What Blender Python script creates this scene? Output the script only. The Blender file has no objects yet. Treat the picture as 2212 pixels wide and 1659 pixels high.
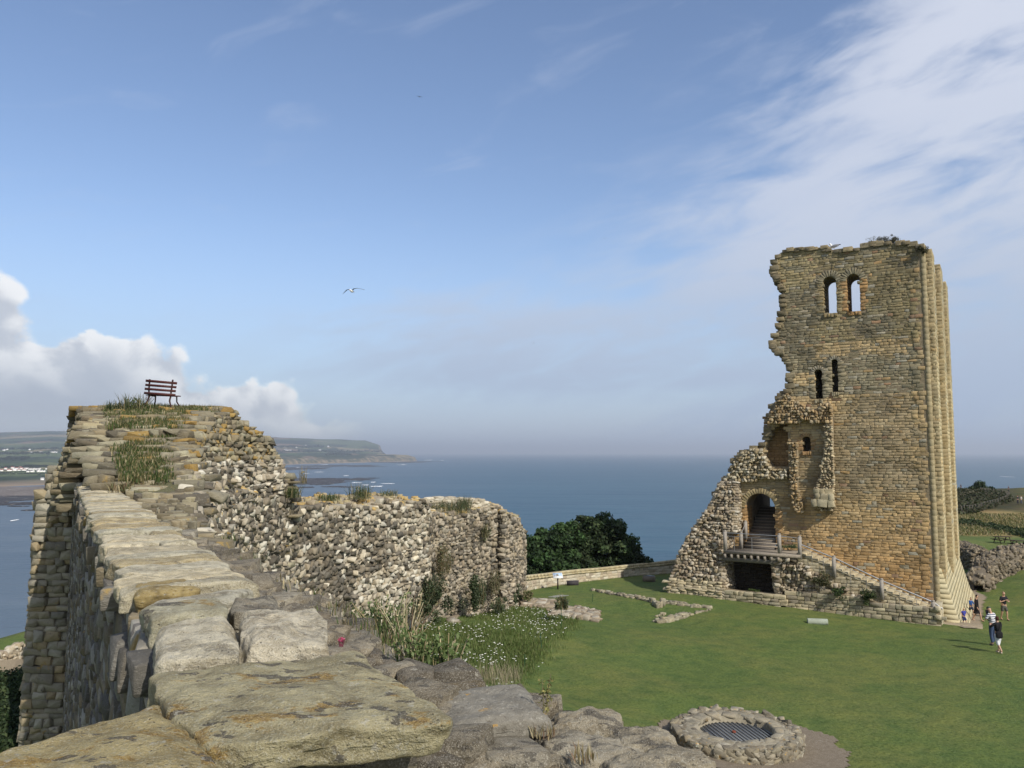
import bpy, math, random
import numpy as np
from mathutils import Vector, geometry
# ------------------------------------------------------------------ camera, sky, sun
scene = bpy.context.scene
COL = scene.collection
CZ = 9.9                      # eye height above the castle lawn
F = 1736.0                    # focal length in units of a 2212 x 1659 frame
PITCH = math.atan(147.0 / F)
cam_d = bpy.data.cameras.new('camera')
cam_d.sensor_fit = 'HORIZONTAL'; cam_d.sensor_width = 36.0
cam_d.lens = 36.0 * F / 2212.0
cam_d.clip_start = 0.05; cam_d.clip_end = 200000.0
cam = bpy.data.objects.new('camera', cam_d); COL.objects.link(cam)
cam.location = (0, 0, CZ); cam.rotation_euler = (math.pi / 2 + PITCH, 0, 0)
scene.camera = cam
SUN_AZ = math.radians(35.0)   # to the right of straight behind the camera
SUN_EL = math.radians(39.0)
sun_dir = Vector((math.sin(SUN_AZ) * math.cos(SUN_EL), -math.cos(SUN_AZ) * math.cos(SUN_EL), math.sin(SUN_EL)))
sun_d = bpy.data.lights.new('sun', 'SUN'); sun_d.energy = 4.6; sun_d.angle = math.radians(0.5)
sun_d.color = (1.0, 0.93, 0.82)
sun = bpy.data.objects.new('sun', sun_d); COL.objects.link(sun)
sun.rotation_euler = sun_dir.to_track_quat('Z', 'Y').to_euler()
scene.view_settings.view_transform = 'Standard'; scene.view_settings.look = 'None'
scene.view_settings.exposure = 0.0; scene.view_settings.gamma = 1.0
scene.cycles.volume_bounces = 0
scene.cycles.max_bounces = 6
scene.cycles.use_denoising = True

class NT:                      # small helper round a node tree
    def __init__(s, tree): s.t = tree; s.n = tree.nodes; s.l = tree.links
    def new(s, typ, **kw):
        nd = s.n.new(typ)
        for k, v in kw.items():
            if k == 'inp':
                for a, b in v.items(): s.put(nd, a, b)
            else: setattr(nd, k, v)
        return nd
    def put(s, nd, a, b):
        if isinstance(b, bpy.types.NodeSocket): s.l.new(b, nd.inputs[a])
        else: nd.inputs[a].default_value = b
    def math(s, op, a, b=0.0, c=0.0, clamp=False):
        nd = s.new('ShaderNodeMath', operation=op, use_clamp=clamp)
        s.put(nd, 0, a); s.put(nd, 1, b); s.put(nd, 2, c); return nd.outputs[0]
    def vmath(s, op, a, b=(0, 0, 0)):
        nd = s.new('ShaderNodeVectorMath', operation=op)
        s.put(nd, 0, a); s.put(nd, 1, b); return nd.outputs[0]
    def sstep(s, x, lo, hi, a=0.0, b=1.0):
        nd = s.new('ShaderNodeMapRange', interpolation_type='SMOOTHSTEP')
        for k, v in zip(range(5), (x, lo, hi, a, b)): s.put(nd, k, v)
        return nd.outputs[0]
    def noise(s, vec, scale, detail=4.0, rough=0.55, dist=0.0, out='Fac'):
        nd = s.new('ShaderNodeTexNoise')
        s.put(nd, 'Vector', vec); s.put(nd, 'Scale', scale); s.put(nd, 'Detail', detail)
        s.put(nd, 'Roughness', rough); s.put(nd, 'Distortion', dist); return nd.outputs[out]
    def voro(s, vec, scale, feature='F1', out='Distance', rnd=1.0):
        nd = s.new('ShaderNodeTexVoronoi', feature=feature)
        s.put(nd, 'Vector', vec); s.put(nd, 'Scale', scale); s.put(nd, 'Randomness', rnd); return nd.outputs[out]
    def mix(s, f, a, b, mode='MIX'):
        nd = s.new('ShaderNodeMix', data_type='RGBA', blend_type=mode)
        s.put(nd, 0, f)
        for i, v in ((6, a), (7, b)):
            if isinstance(v, tuple) and len(v) == 3: v = v + (1.0,)
            s.put(nd, i, v)
        return nd.outputs[2]
    def ramp(s, f, stops):
        nd = s.new('ShaderNodeValToRGB'); s.put(nd, 0, f)
        e = nd.color_ramp.elements
        while len(e) < len(stops): e.new(0.5)
        for el, (p, c) in zip(e, stops):
            el.position = p; el.color = tuple(c) + (1.0,)
        return nd.outputs[0]
    def xyz(s, v):
        nd = s.new('ShaderNodeSeparateXYZ'); s.put(nd, 0, v); return nd.outputs
    def comb(s, x, y, z):
        nd = s.new('ShaderNodeCombineXYZ'); s.put(nd, 0, x); s.put(nd, 1, y); s.put(nd, 2, z); return nd.outputs[0]

# ---- world: Nishita sky with high cloud streaks on the right and a bank of cumulus low on the left
world = bpy.data.worlds.new('World'); scene.world = world; world.use_nodes = True
w = NT(world.node_tree); w.n.clear()
sky = w.new('ShaderNodeTexSky', sky_type='NISHITA', sun_disc=False, sun_elevation=SUN_EL,
            sun_rotation=math.pi - SUN_AZ, altitude=90.0, air_density=1.0, dust_density=0.7, ozone_density=2.2)
tc = w.new('ShaderNodeTexCoord')
dx, dy, dz = w.xyz(tc.outputs['Generated'])
az = w.math('ARCTAN2', dx, dy)                      # 0 = straight ahead, right positive
el = w.math('ARCSINE', dz)
# high cloud: broad soft bands fanning up to the right
slant = w.math('SUBTRACT', el, w.math('MULTIPLY', az, 0.20))
pl = w.comb(w.math('MULTIPLY', az, 1.7), w.math('MULTIPLY', slant, 6.0), 0.0)
wv = w.noise(pl, 1.3, 3.0, 0.5, out='Color')
pl2 = w.vmath('ADD', pl, w.vmath('MULTIPLY', w.vmath('SUBTRACT', wv, (0.5, 0.5, 0.5)), (0.9, 0.7, 0.0)))
n1 = w.noise(pl2, 3.0, 6.0, 0.55, 0.2)
n2 = w.noise(pl, 1.1, 3.0, 0.5, 0.2)
n4 = w.noise(w.comb(w.math('MULTIPLY', az, 7.0), w.math('MULTIPLY', slant, 22.0), 2.0), 1.3, 5.0, 0.6, 0.5)
bnd_ = w.math('ADD', 0.02, w.math('MULTIPLY', w.math('MAXIMUM', w.math('SUBTRACT', el, 0.26), 0.0), 1.0))
right = w.sstep(w.math('ADD', w.math('SUBTRACT', az, bnd_), w.math('MULTIPLY', w.math('SUBTRACT', n2, 0.5), 0.55)), -0.06, 0.34)
lowband = w.math('MULTIPLY', w.math('MULTIPLY', w.sstep(el, 0.25, 0.14), w.sstep(el, 0.02, 0.10)), w.sstep(az, -0.36, -0.02, 0.15, 1.0))
amount = w.math('MAXIMUM', right, w.math('MULTIPLY', lowband, 0.95))
body = w.math('ADD', w.math('MULTIPLY', n1, 0.60), w.math('MULTIPLY', n4, 0.40))
streak = w.sstep(w.math('ADD', body, w.math('MULTIPLY', amount, 0.24)), 0.48, 0.78)
cirrus = w.math('MULTIPLY', w.math('MULTIPLY', streak, w.math('POWER', amount, 0.75)), 0.86)
faint = w.math('MULTIPLY', w.sstep(n1, 0.54, 0.75), w.math('MULTIPLY', w.sstep(el, 0.12, 0.3), 0.14))
cirrus = w.math('MAXIMUM', cirrus, faint)
# cumulus bank
def puff(a, e):
    v = w.comb(w.math('MULTIPLY', a, 1.0), w.math('MULTIPLY', e, 1.15), 3.7)
    big = w.noise(v, 11.0, 6.0, 0.6, 0.15)
    cell = w.voro(w.vmath('ADD', v, w.comb(w.math('MULTIPLY', big, 0.05), 0.0, 0.0)), 13.0, 'SMOOTH_F1')
    base = w.math('ADD', w.math('MULTIPLY', w.math('SUBTRACT', big, 0.5), 0.085), w.math('ADD', w.math('MULTIPLY', w.math('SUBTRACT', 0.42, cell), 0.085), w.math('MULTIPLY', w.math('SUBTRACT', 0.40, w.voro(v, 34.0, 'SMOOTH_F1')), 0.035)))
    topline = w.math('ADD', w.math('MULTIPLY', w.math('ADD', a, 0.565), -0.31), 0.156)  # top of the bank falls to the right
    return w.math('SUBTRACT', w.math('ADD', topline, base), e)
d0 = puff(az, el)
d1 = puff(w.math('ADD', az, 0.012), w.math('ADD', el, 0.016))
lim = w.sstep(az, -0.17, -0.25)
cmask = w.math('MULTIPLY', w.sstep(d0, 0.0, 0.012), lim)
lit = w.sstep(w.math('SUBTRACT', d0, d1), 0.0, 0.030)
edge = w.sstep(d0, 0.095, 0.01)
litf = w.math('MULTIPLY', w.math('ADD', w.math('MULTIPLY', lit, 0.75), 0.25), edge)
ccol = w.mix(litf, (3.2, 3.5, 4.1), (7.2, 7.2, 7.2))
lowfade = w.sstep(el, 0.0, 0.05, 0.55, 1.0)
cmask = w.math('MULTIPLY', cmask, w.math('MULTIPLY', lowfade, 0.93))
hcol = w.mix(w.sstep(el, 0.0, 0.5), (3.7, 4.15, 5.0), (5.2, 5.5, 6.3))
skyc = w.mix(1.0, sky.outputs[0], (1.14, 1.10, 1.13), 'MULTIPLY')
c1 = w.mix(cirrus, skyc, hcol)
c2 = w.mix(cmask, c1, ccol)
veil = w.sstep(el, 0.30, -0.02, 0.0, 0.82)           # pale sea haze over the horizon
c3 = w.mix(w.math('MULTIPLY', veil, w.math('SUBTRACT', 1.0, w.math('MULTIPLY', cmask, 0.9))), c2, (2.7, 3.5, 4.9))
bg = w.new('ShaderNodeBackground', inp={'Color': c3, 'Strength': 0.14})
w.l.new(bg.outputs[0], w.new('ShaderNodeOutputWorld').inputs[0])

# ------------------------------------------------------------------ geometry helpers
rng = np.random.default_rng(7)
def P(px, py, Y):
    """point at forward distance Y seen at (px, py) of the 2212-wide frame; used only to survey places"""
    a = (px - 1106.0) / F; b = (829.5 - py) / F
    dy = math.cos(PITCH) - b * math.sin(PITCH); dz = math.sin(PITCH) + b * math.cos(PITCH)
    k = Y / dy
    return np.array((a * k, Y, CZ + dz * k))
def PZ(px, py, z):
    a = (px - 1106.0) / F; b = (829.5 - py) / F
    dy = math.cos(PITCH) - b * math.sin(PITCH); dz = math.sin(PITCH) + b * math.cos(PITCH)
    k = (z - CZ) / dz
    return np.array((a * k, dy * k, z))
def hash3(i, j, k, s):
    n = (i * 374761393 + j * 668265263 + k * 2147483647 + s * 974634777) & 0x7fffffff
    n = ((n ^ (n >> 13)) * 1274126177) & 0x7fffffff
    return ((n ^ (n >> 16)) & 0xffff) / 65535.0
def vnoise(p, s=0):
    p = np.asarray(p, float); f = np.floor(p); t = p - f; t = t * t * (3 - 2 * t)
    i, j, k = f[:, 0].astype(np.int64), f[:, 1].astype(np.int64), f[:, 2].astype(np.int64)
    r = 0
    for a in (0, 1):
        for b in (0, 1):
            for c in (0, 1):
                wgt = (t[:, 0] if a else 1 - t[:, 0]) * (t[:, 1] if b else 1 - t[:, 1]) * (t[:, 2] if c else 1 - t[:, 2])
                r = r + wgt * hash3(i + a, j + b, k + c, s)
    return r * 2 - 1
def fbm(p, s=0, o=4, g=0.5):
    p = np.asarray(p, float); r = 0; a = 1.0
    for q in range(o):
        r = r + a * vnoise(p, s + q); p = p * 2.03 + 11.7; a *= g
    return r
class MB:
    """collects vertices, faces and a colour per vertex; build() links them as ONE mesh object"""
    def __init__(s): s.V = []; s.C = []; s.Q = []; s.T = []; s.n = 0
    def add(s, V, F_, c=(0.5, 0.5, 0.5)):
        V = np.asarray(V, float).reshape(-1, 3); F_ = np.asarray(F_, int)
        c = np.asarray(c, float)
        if c.ndim == 1: c = np.tile(c, (len(V), 1))
        s.V.append(V); s.C.append(c)
        (s.Q if F_.shape[1] == 4 else s.T).append(F_ + s.n); s.n += len(V)
    def box(s, c, h, c3=(0.5, 0.5, 0.5), U=(1, 0, 0), W=(0, 1, 0), N=(0, 0, 1)):
        U, W, N = (np.array(a, float) for a in (U, W, N)); c = np.array(c, float)
        V = [c + U * a * h[0] + W * b * h[1] + N * d * h[2] for d in (-1, 1) for b in (-1, 1) for a in (-1, 1)]
        s.add(V, [(0, 2, 3, 1), (4, 5, 7, 6), (0, 1, 5, 4), (2, 6, 7, 3), (0, 4, 6, 2), (1, 3, 7, 5)], c3)
    def tube(s, pts, rad, c=(0.5, 0.5, 0.5), seg=8, cap=True):
        pts = [np.array(p, float) for p in pts]; m = len(pts)
        if not hasattr(rad, '__len__'): rad = [rad] * m
        V = []; up = None
        for i, p in enumerate(pts):
            d = pts[min(i + 1, m - 1)] - pts[max(i - 1, 0)]; d = d / (np.linalg.norm(d) + 1e-9)
            a = np.cross(d, (0, 0, 1) if abs(d[2]) < 0.9 else (1, 0, 0)) if up is None else up - d * np.dot(up, d)
            a /= np.linalg.norm(a) + 1e-9; up = a; b = np.cross(d, a)
            for k in range(seg):
                t = 2 * math.pi * k / seg; V.append(p + rad[i] * (a * math.cos(t) + b * math.sin(t)))
        Fq = [(i * seg + k, i * seg + (k + 1) % seg, (i + 1) * seg + (k + 1) % seg, (i + 1) * seg + k) for i in range(m - 1) for k in range(seg)]
        s.add(V, Fq, c)
        if cap:
            o = s.n
            for i0, p in ((0, pts[0]), ((m - 1) * seg, pts[-1])):
                ring = np.array(V[i0:i0 + seg]); s.add(np.vstack([ring, p]), [(k, (k + 1) % seg, seg) for k in range(seg)], c)
    def bar(s, a, b, wd, th, c=(0.5, 0.5, 0.5), up=(0, 0, 1)):
        a = np.array(a, float); b = np.array(b, float); d = b - a; L = np.linalg.norm(d); d /= L
        u = np.array(up, float); u = u - d * np.dot(u, d); u /= np.linalg.norm(u) + 1e-9; q = np.cross(d, u)
        s.box((a + b) / 2, (L / 2, wd / 2, th / 2), c, d, q, u)
    def build(s, name, mat, parent=None, base=(0, 0, 0), smooth=False):
        base = np.array(base, float)
        me = bpy.data.meshes.new(name)
        V = (np.vstack(s.V) - base).astype(np.float32) if s.V else np.zeros((0, 3), np.float32)
        q = np.vstack(s.Q) if s.Q else np.zeros((0, 4), int); t = np.vstack(s.T) if s.T else np.zeros((0, 3), int)
        me.vertices.add(len(V)); me.vertices.foreach_set('co', V.ravel())
        loops = np.concatenate([q.ravel(), t.ravel()]).astype(np.int32)
        me.loops.add(len(loops)); me.loops.foreach_set('vertex_index', loops)
        st = np.concatenate([np.arange(len(q)) * 4, len(q) * 4 + np.arange(len(t)) * 3]).astype(np.int32)
        me.polygons.add(len(st)); me.polygons.foreach_set('loop_start', st)
        try: me.polygons.foreach_set('loop_total', np.concatenate([np.full(len(q), 4), np.full(len(t), 3)]).astype(np.int32))
        except Exception: pass
        if smooth: me.polygons.foreach_set('use_smooth', np.ones(len(st), bool))
        at = me.color_attributes.new('col', 'FLOAT_COLOR', 'POINT')
        cc = np.ones((len(V), 4), np.float32); cc[:, :3] = np.vstack(s.C); at.data.foreach_set('color', cc.ravel())
        me.update(calc_edges=True); me.validate()
        me.materials.append(mat)
        o = bpy.data.objects.new(name, me); COL.objects.link(o)
        if parent is not None: o.parent = parent
        else: o.location = tuple(base)
        return o
def tag(o, label=None, cat=None, group=None, kind=None):
    if label: o['label'] = label
    if cat: o['category'] = cat
    if group: o['group'] = group
    if kind: o['kind'] = kind
    return o
def thing(name, loc, label, cat, group=None, rz=0.0):
    o = bpy.data.objects.new(name, None); COL.objects.link(o); o.empty_display_size = 0.2
    o.location = tuple(float(v) for v in loc); o.rotation_euler = (0, 0, rz)
    return tag(o, label, cat, group)
def copy_tree(o, parent=None):
    c = o.copy(); COL.objects.link(c); c.parent = parent
    for ch in list(o.children): copy_tree(ch, c)
    return c
_cg = {}
def cube_grid(n):
    if n in _cg: return _cg[n]
    key = {}; V = []; Q = []
    def vid(p):
        k = tuple(np.round(np.array(p) * n).astype(int))
        if k not in key: key[k] = len(V); V.append(p)
        return key[k]
    r = [(-1 + 2 * i / n) for i in range(n + 1)]
    for ax in range(3):
        for sg in (-1, 1):
            a, b = (ax + 1) % 3, (ax + 2) % 3
            for i in range(n):
                for j in range(n):
                    qd = []
                    for (ii, jj) in ((i, j), (i + 1, j), (i + 1, j + 1), (i, j + 1)):
                        p = [0, 0, 0]; p[ax] = sg; p[a] = r[ii]; p[b] = r[jj]; qd.append(vid(tuple(p)))
                    Q.append(qd if sg > 0 else qd[::-1])
    _cg[n] = (np.array(V, float), np.array(Q)); return _cg[n]

def block_variants(num, seed, amp=.016, bev=.95, chip=.25):
    V, Q = cube_grid(4); V = np.sign(V) * np.interp(np.abs(V), [0, .5, 1], [0, bev, 1]); out = []
    for q in range(num):
        W = V / (np.abs(V) ** 26).sum(1)[:, None] ** (1 / 26.0); r = np.random.default_rng(seed + q)
        W = W + amp * r.normal(size=W.shape) * np.array((.5, 1, 1)); W[:, 2] += .07 * fbm(W * 1.5 + r.random(3) * 40, seed + q, 3) * (V[:, 2] > .5)
        if r.random() < chip:
            c = r.choice([-1, 1], 2); k = np.clip((W[:, 0] * c[0] + W[:, 1] * c[1] - 1.3) / .7, 0, 1); W[:, 2] -= k * .4 * (V[:, 2] > 0)
        out.append((W, Q))
    return out
import bmesh
def hull_variants(num, seed, extra, jitter, round_=0.0):
    """angular broken stones: hulls of jittered corners and a few points between them"""
    out = []
    for q in range(num):
        r = np.random.default_rng(seed + q); pts = []
        for a in (-1, 1):
            for b in (-1, 1):
                for c in (-1, 1):
                    p = np.array((a, b, c), float); p += r.normal(size=3) * jitter; p *= 1 - round_ * r.random(); pts.append(p)
        for _ in range(extra):
            p = r.normal(size=3); p /= np.abs(p).max(); pts.append(p * (1.0 + .12 * r.random()))
        bm = bmesh.new(); [bm.verts.new(tuple(p)) for p in pts]; bmesh.ops.convex_hull(bm, input=bm.verts[:]); bmesh.ops.delete(bm, geom=[v for v in bm.verts if not v.link_faces], context='VERTS')
        bmesh.ops.triangulate(bm, faces=bm.faces[:]); bmesh.ops.recalc_face_normals(bm, faces=bm.faces[:])
        bmesh.ops.bevel(bm, geom=bm.edges[:], offset=.07, segments=1, affect='EDGES', clamp_overlap=True); bmesh.ops.triangulate(bm, faces=bm.faces[:])
        bm.verts.ensure_lookup_table(); bm.verts.index_update()
        W = np.array([v.co[:] for v in bm.verts]); T = np.array([[v.index for v in f.verts] for f in bm.faces]); bm.free()
        out.append((W, T))
    return out
VARS = {'cut': block_variants(8, 700, .006, .97, 0.0), 'rub': hull_variants(28, 100, 3, .22, .35), 'ash': block_variants(20, 200), 'flat': hull_variants(24, 300, 2, .13, .12)}
class Stones:
    def __init__(s, var): s.var = VARS[var]; s.c = []; s.A = []; s.col = []
    def put(s, c, U, W, N, h, col, rot=0.0):
        U = np.asarray(U, float); W = np.asarray(W, float); N = np.asarray(N, float)
        if rot: U, W = U * math.cos(rot) + W * math.sin(rot), W * math.cos(rot) - U * math.sin(rot)
        if np.dot(np.cross(U, W), N) < 0: U = -U
        s.c.append(c); s.A.append((U * h[0], W * h[1], N * h[2])); s.col.append(col)
    def flush(s, mb):
        if not s.c: return
        m = len(s.c); idx = rng.integers(0, len(s.var), m); A = np.array(s.A); c = np.array(s.c, float); cl = np.array(s.col)
        for k, (W, Fc) in enumerate(s.var):
            w_ = np.nonzero(idx == k)[0]
            if not len(w_): continue
            V = np.einsum('vk,mkd->mvd', W, A[w_]) + c[w_][:, None, :]; n = len(W)
            mb.add(V.reshape(-1, 3), (Fc[None] + (np.arange(len(w_)) * n)[:, None, None]).reshape(-1, Fc.shape[1]), np.repeat(cl[w_], n, axis=0))
def jit(c, a=0.12, warm=0.03):
    k = 1 + (rng.random() - 0.5) * 2 * a; t = (rng.random() - 0.5) * 2 * warm
    return (c[0] * k * (1 + t), c[1] * k, c[2] * k * (1 - 1.5 * t))
def masonry(st, frame, u0, u1, v0, v1, course, width, mask, colf, depth=0.15, out=0.02, gap=0.012, rough=0.0, rot=0.0):
    """lay stones in courses; frame(u, v) -> (point, U, W, N)"""
    v = v0
    while v < v1:
        h = course[0] + rng.random() * (course[1] - course[0]); u = u0 - rng.random() * width[1]
        while u < u1:
            wd = width[0] + rng.random() ** 1.3 * (width[1] - width[0])
            uc = u + wd / 2; vc = v + h / 2 + (rng.random() - 0.5) * rough * h
            if u0 <= uc <= u1 and mask(uc, vc):
                p, U, W, N = frame(uc, vc)
                o = out * (rng.random() * 2 - 1); d = depth * (0.8 + 0.4 * rng.random())
                hh = h / 2 * (1 + (rng.random() - 0.5) * rough)
                st.put(p + N * (o - d), U, W, N, (wd / 2 - gap / 2, hh - gap / 2, d), colf(uc, vc), (rng.random() - 0.5) * rot)
            u += wd
        v += h
def coursed(st, frame, u0, u1, v0, v1, course, n, colf, depth=.15, gap=.006):
    v = v0
    while v < v1 - .05:
        h = min(course[0] + rng.random() * (course[1] - course[0]), v1 - v); k = n + (rng.random() < .5); cuts = u0 + (u1 - u0) * (np.arange(k + 1) + np.concatenate([[0], (rng.random(k - 1) - .5) * .5, [0]])) / k
        for a, b in zip(cuts[:-1], cuts[1:]):
            p, U, W, N = frame((a + b) / 2, v + h / 2); st.put(p + N * ((rng.random() - .5) * .012 - depth), U, W, N, ((b - a) / 2 - gap / 2, h / 2 - gap / 2, depth), colf((a + b) / 2, v))
        v += h
def inpoly(poly):
    poly = np.array(poly, float); x = poly[:, 0]; y = poly[:, 1]
    xj = np.roll(x, 1); yj = np.roll(y, 1)
    def f(u, v):
        with np.errstate(divide='ignore', invalid='ignore'):
            c = ((y > v) != (yj > v)) & (u < (xj - x) * (v - y) / (yj - y + 1e-12) + x)
        return bool(c.sum() % 2)
    return f
def prism(mb, loops, to3, N, depth, col, lo=0.0, caps=True):
    """solid from an outline (first loop) and holes in a plane; to3(u, v) -> point, extruded from lo to -depth along N"""
    N = np.array(N, float)
    pts = [[Vector((a, b, 0)) for a, b in lp] for lp in loops]
    tris = geometry.tessellate_polygon(pts)
    flat = [p for lp in loops for p in lp]
    A = np.array([to3(a, b) + N * lo for a, b in flat]); B = np.array([to3(a, b) - N * depth for a, b in flat])
    if caps:
        nrm = None; T = np.array([tuple(t) for t in tris])
        a, b, c = A[T[0][0]], A[T[0][1]], A[T[0][2]]
        if np.dot(np.cross(b - a, c - a), N) < 0: T = T[:, ::-1]
        mb.add(A, T, col); mb.add(B, T[:, ::-1], col)
    o = 0
    for lp in loops:
        m = len(lp); ii = np.arange(m); jj = (ii + 1) % m
        mb.add(np.vstack([A[o:o + m], B[o:o + m]]), np.stack([ii, ii + m, jj + m, jj], 1), col); o += m
def blades(mb, pts, n, h, spread, wd, cols, lean=0.35, leaf=False):
    """n tapering blades from each point of pts"""
    pts = np.repeat(np.asarray(pts, float), n, axis=0); m = len(pts)
    a = rng.random(m) * 6.283; r = np.sqrt(rng.random(m)) * spread
    p = pts + np.stack([np.cos(a) * r, np.sin(a) * r, np.zeros(m)], 1)
    H = h * (0.5 + 0.7 * rng.random(m)); b = rng.random(m) * 6.283; L = lean * H * rng.random(m)
    tip = p + np.stack([np.cos(b) * L, np.sin(b) * L, H], 1); mid = p + (tip - p) * 0.55; mid[:, :2] -= (tip - p)[:, :2] * 0.15
    s = np.stack([-np.sin(b), np.cos(b), np.zeros(m)], 1) * (wd * (0.6 + 0.8 * rng.random(m)))[:, None]
    V = np.stack([p - s * 0.7, p + s * 0.7, mid + s, mid - s, tip], 1).reshape(-1, 3)
    o = np.arange(m)[:, None] * 5
    cols = np.asarray(cols); c = cols[rng.integers(0, len(cols), m)] * (0.75 + 0.5 * rng.random((m, 1))); c = np.repeat(c, 5, axis=0)
    mb.add(V, o + np.array([[0, 1, 2, 3]]), c)
    k = mb.n - len(V); mb.T.append(o + np.array([[3, 2, 4]]) + k)
def leaves(mb, cen, rad, n, size, cols, shell=0.5, flat=0.0, normal_up=0.4):
    """n leaf faces spread through an ellipsoid"""
    d = rng.normal(size=(n, 3)); d /= np.linalg.norm(d, axis=1)[:, None]
    r = (shell + (1 - shell) * rng.random(n)) ** 0.6
    p = np.asarray(cen, float) + d * r[:, None] * np.asarray(rad, float)
    nn = rng.normal(size=(n, 3)) + d * 0.8 + np.array((0, 0, normal_up)); nn /= np.linalg.norm(nn, axis=1)[:, None]
    t = np.cross(nn, rng.normal(size=(n, 3))); t /= np.linalg.norm(t, axis=1)[:, None]; b = np.cross(nn, t)
    s = size * (0.6 + 0.8 * rng.random(n))[:, None]
    V = np.stack([p - t * s, p + b * s * 0.55, p + t * s, p - b * s * 0.55], 1).reshape(-1, 3)
    cols = np.asarray(cols); c = cols[rng.integers(0, len(cols), n)] * (0.7 + 0.6 * rng.random((n, 1)))
    mb.add(V, np.arange(n)[:, None] * 4 + np.arange(4)[None], np.repeat(c, 4, axis=0))

# ------------------------------------------------------------------ materials
def mat_new(name):
    m = bpy.data.materials.new(name); m.use_nodes = True; t = NT(m.node_tree); t.n.clear()
    b = t.new('ShaderNodeBsdfPrincipled'); o = t.new('ShaderNodeOutputMaterial'); t.l.new(b.outputs[0], o.inputs[0])
    b.inputs['Specular IOR Level'].default_value = 0.25
    g = t.new('ShaderNodeNewGeometry')
    return m, t, b, g.outputs['Position'], t.new('ShaderNodeAttribute', attribute_name='col').outputs['Color']
def bump(t, b, h, strength, dist):
    nd = t.new('ShaderNodeBump', inp={'Height': h, 'Strength': strength, 'Distance': dist}); t.l.new(nd.outputs[0], b.inputs['Normal'])
def stone_mat(name, scale=1.0, speck=0.3, lichen=0.0, bs=0.6, bd=0.02, grime=0.25, lcol=(0.46, 0.27, 0.055), strata=0.0, dark=0.0):
    m, t, b, pos, col = mat_new(name)
    p = pos
    if strata: p = t.vmath('MULTIPLY', pos, (1, 1, 1 + strata))
    n1 = t.noise(p, 3.0 * scale, 6, 0.62); n2 = t.noise(p, 14.0 * scale, 5, 0.65); n3 = t.noise(p, 55.0 * scale, 3, 0.7)
    c = t.mix(t.sstep(n1, 0.3, 0.7, 0.0, grime), col, t.mix(1.0, col, (0.50, 0.47, 0.43), 'MULTIPLY'))
    c = t.mix(t.sstep(n2, 0.56, 0.70, 0, speck), c, t.mix(0.75, col, (0.50, 0.48, 0.42)))
    c = t.mix(t.sstep(n2, 0.44, 0.32, 0, speck), c, t.mix(1.0, col, (0.42, 0.38, 0.34), 'MULTIPLY'))
    c = t.mix(t.sstep(n3, 0.60, 0.72, 0, speck), c, (0.62, 0.58, 0.50))
    c = t.mix(t.sstep(n3, 0.38, 0.28, 0, speck), c, (0.07, 0.06, 0.05))
    if lichen:
        l1 = t.noise(t.vmath('ADD', pos, (7, 3, 1)), 2.6 * scale, 5, 0.6, 0.4)
        c = t.mix(t.sstep(l1, 0.64 - 0.12 * lichen, 0.72 - 0.10 * lichen, 0, 0.8), c, lcol)
        l2 = t.noise(t.vmath('ADD', pos, (1, 8, 4)), 5.5 * scale, 5, 0.6, 0.5)
        c = t.mix(t.sstep(l2, 0.64, 0.68, 0, 0.75), c, (0.11, 0.10, 0.095))
    if dark:
        l3 = t.noise(t.vmath('ADD', pos, (5, 1, 9)), 1.7 * scale, 4, 0.55, 0.3)
        c = t.mix(t.sstep(l3, 0.52, 0.62, 0, dark), c, t.mix(1.0, c, (0.45, 0.43, 0.42), 'MULTIPLY'))
    t.l.new(c, b.inputs['Base Color']); b.inputs['Roughness'].default_value = 0.93
    h = t.math('ADD', t.math('MULTIPLY', n2, 0.7), t.math('MULTIPLY', n3, 0.35)); h = t.math('ADD', h, n1)
    bump(t, b, h, bs, bd)
    return m
def plain_mat(name, rough=0.7, metal=0.0, var=0.2, scale=8.0, emit=0.0):
    m, t, b, pos, col = mat_new(name)
    n = t.noise(pos, scale, 4, 0.6)
    t.l.new(t.mix(t.sstep(n, 0.3, 0.7, 0, var), col, t.mix(1.0, col, (0.5, 0.5, 0.5), 'MULTIPLY')), b.inputs['Base Color'])
    b.inputs['Roughness'].default_value = rough; b.inputs['Metallic'].default_value = metal
    return m
def leaf_mat(name):
    m, t, b, pos, col = mat_new(name)
    t.l.new(col, b.inputs['Base Color']); b.inputs['Roughness'].default_value = 0.75
    tr = t.new('ShaderNodeBsdfTranslucent', inp={'Color': t.mix(1.0, col, (1.1, 1.35, 0.6), 'MULTIPLY')})
    mx = t.new('ShaderNodeMixShader'); mx.inputs[0].default_value = 0.22
    t.l.new(b.outputs[0], mx.inputs[1]); t.l.new(tr.outputs[0], mx.inputs[2])
    t.l.new(mx.outputs[0], [n for n in t.n if n.type == 'OUTPUT_MATERIAL'][0].inputs[0]); return m
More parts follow.
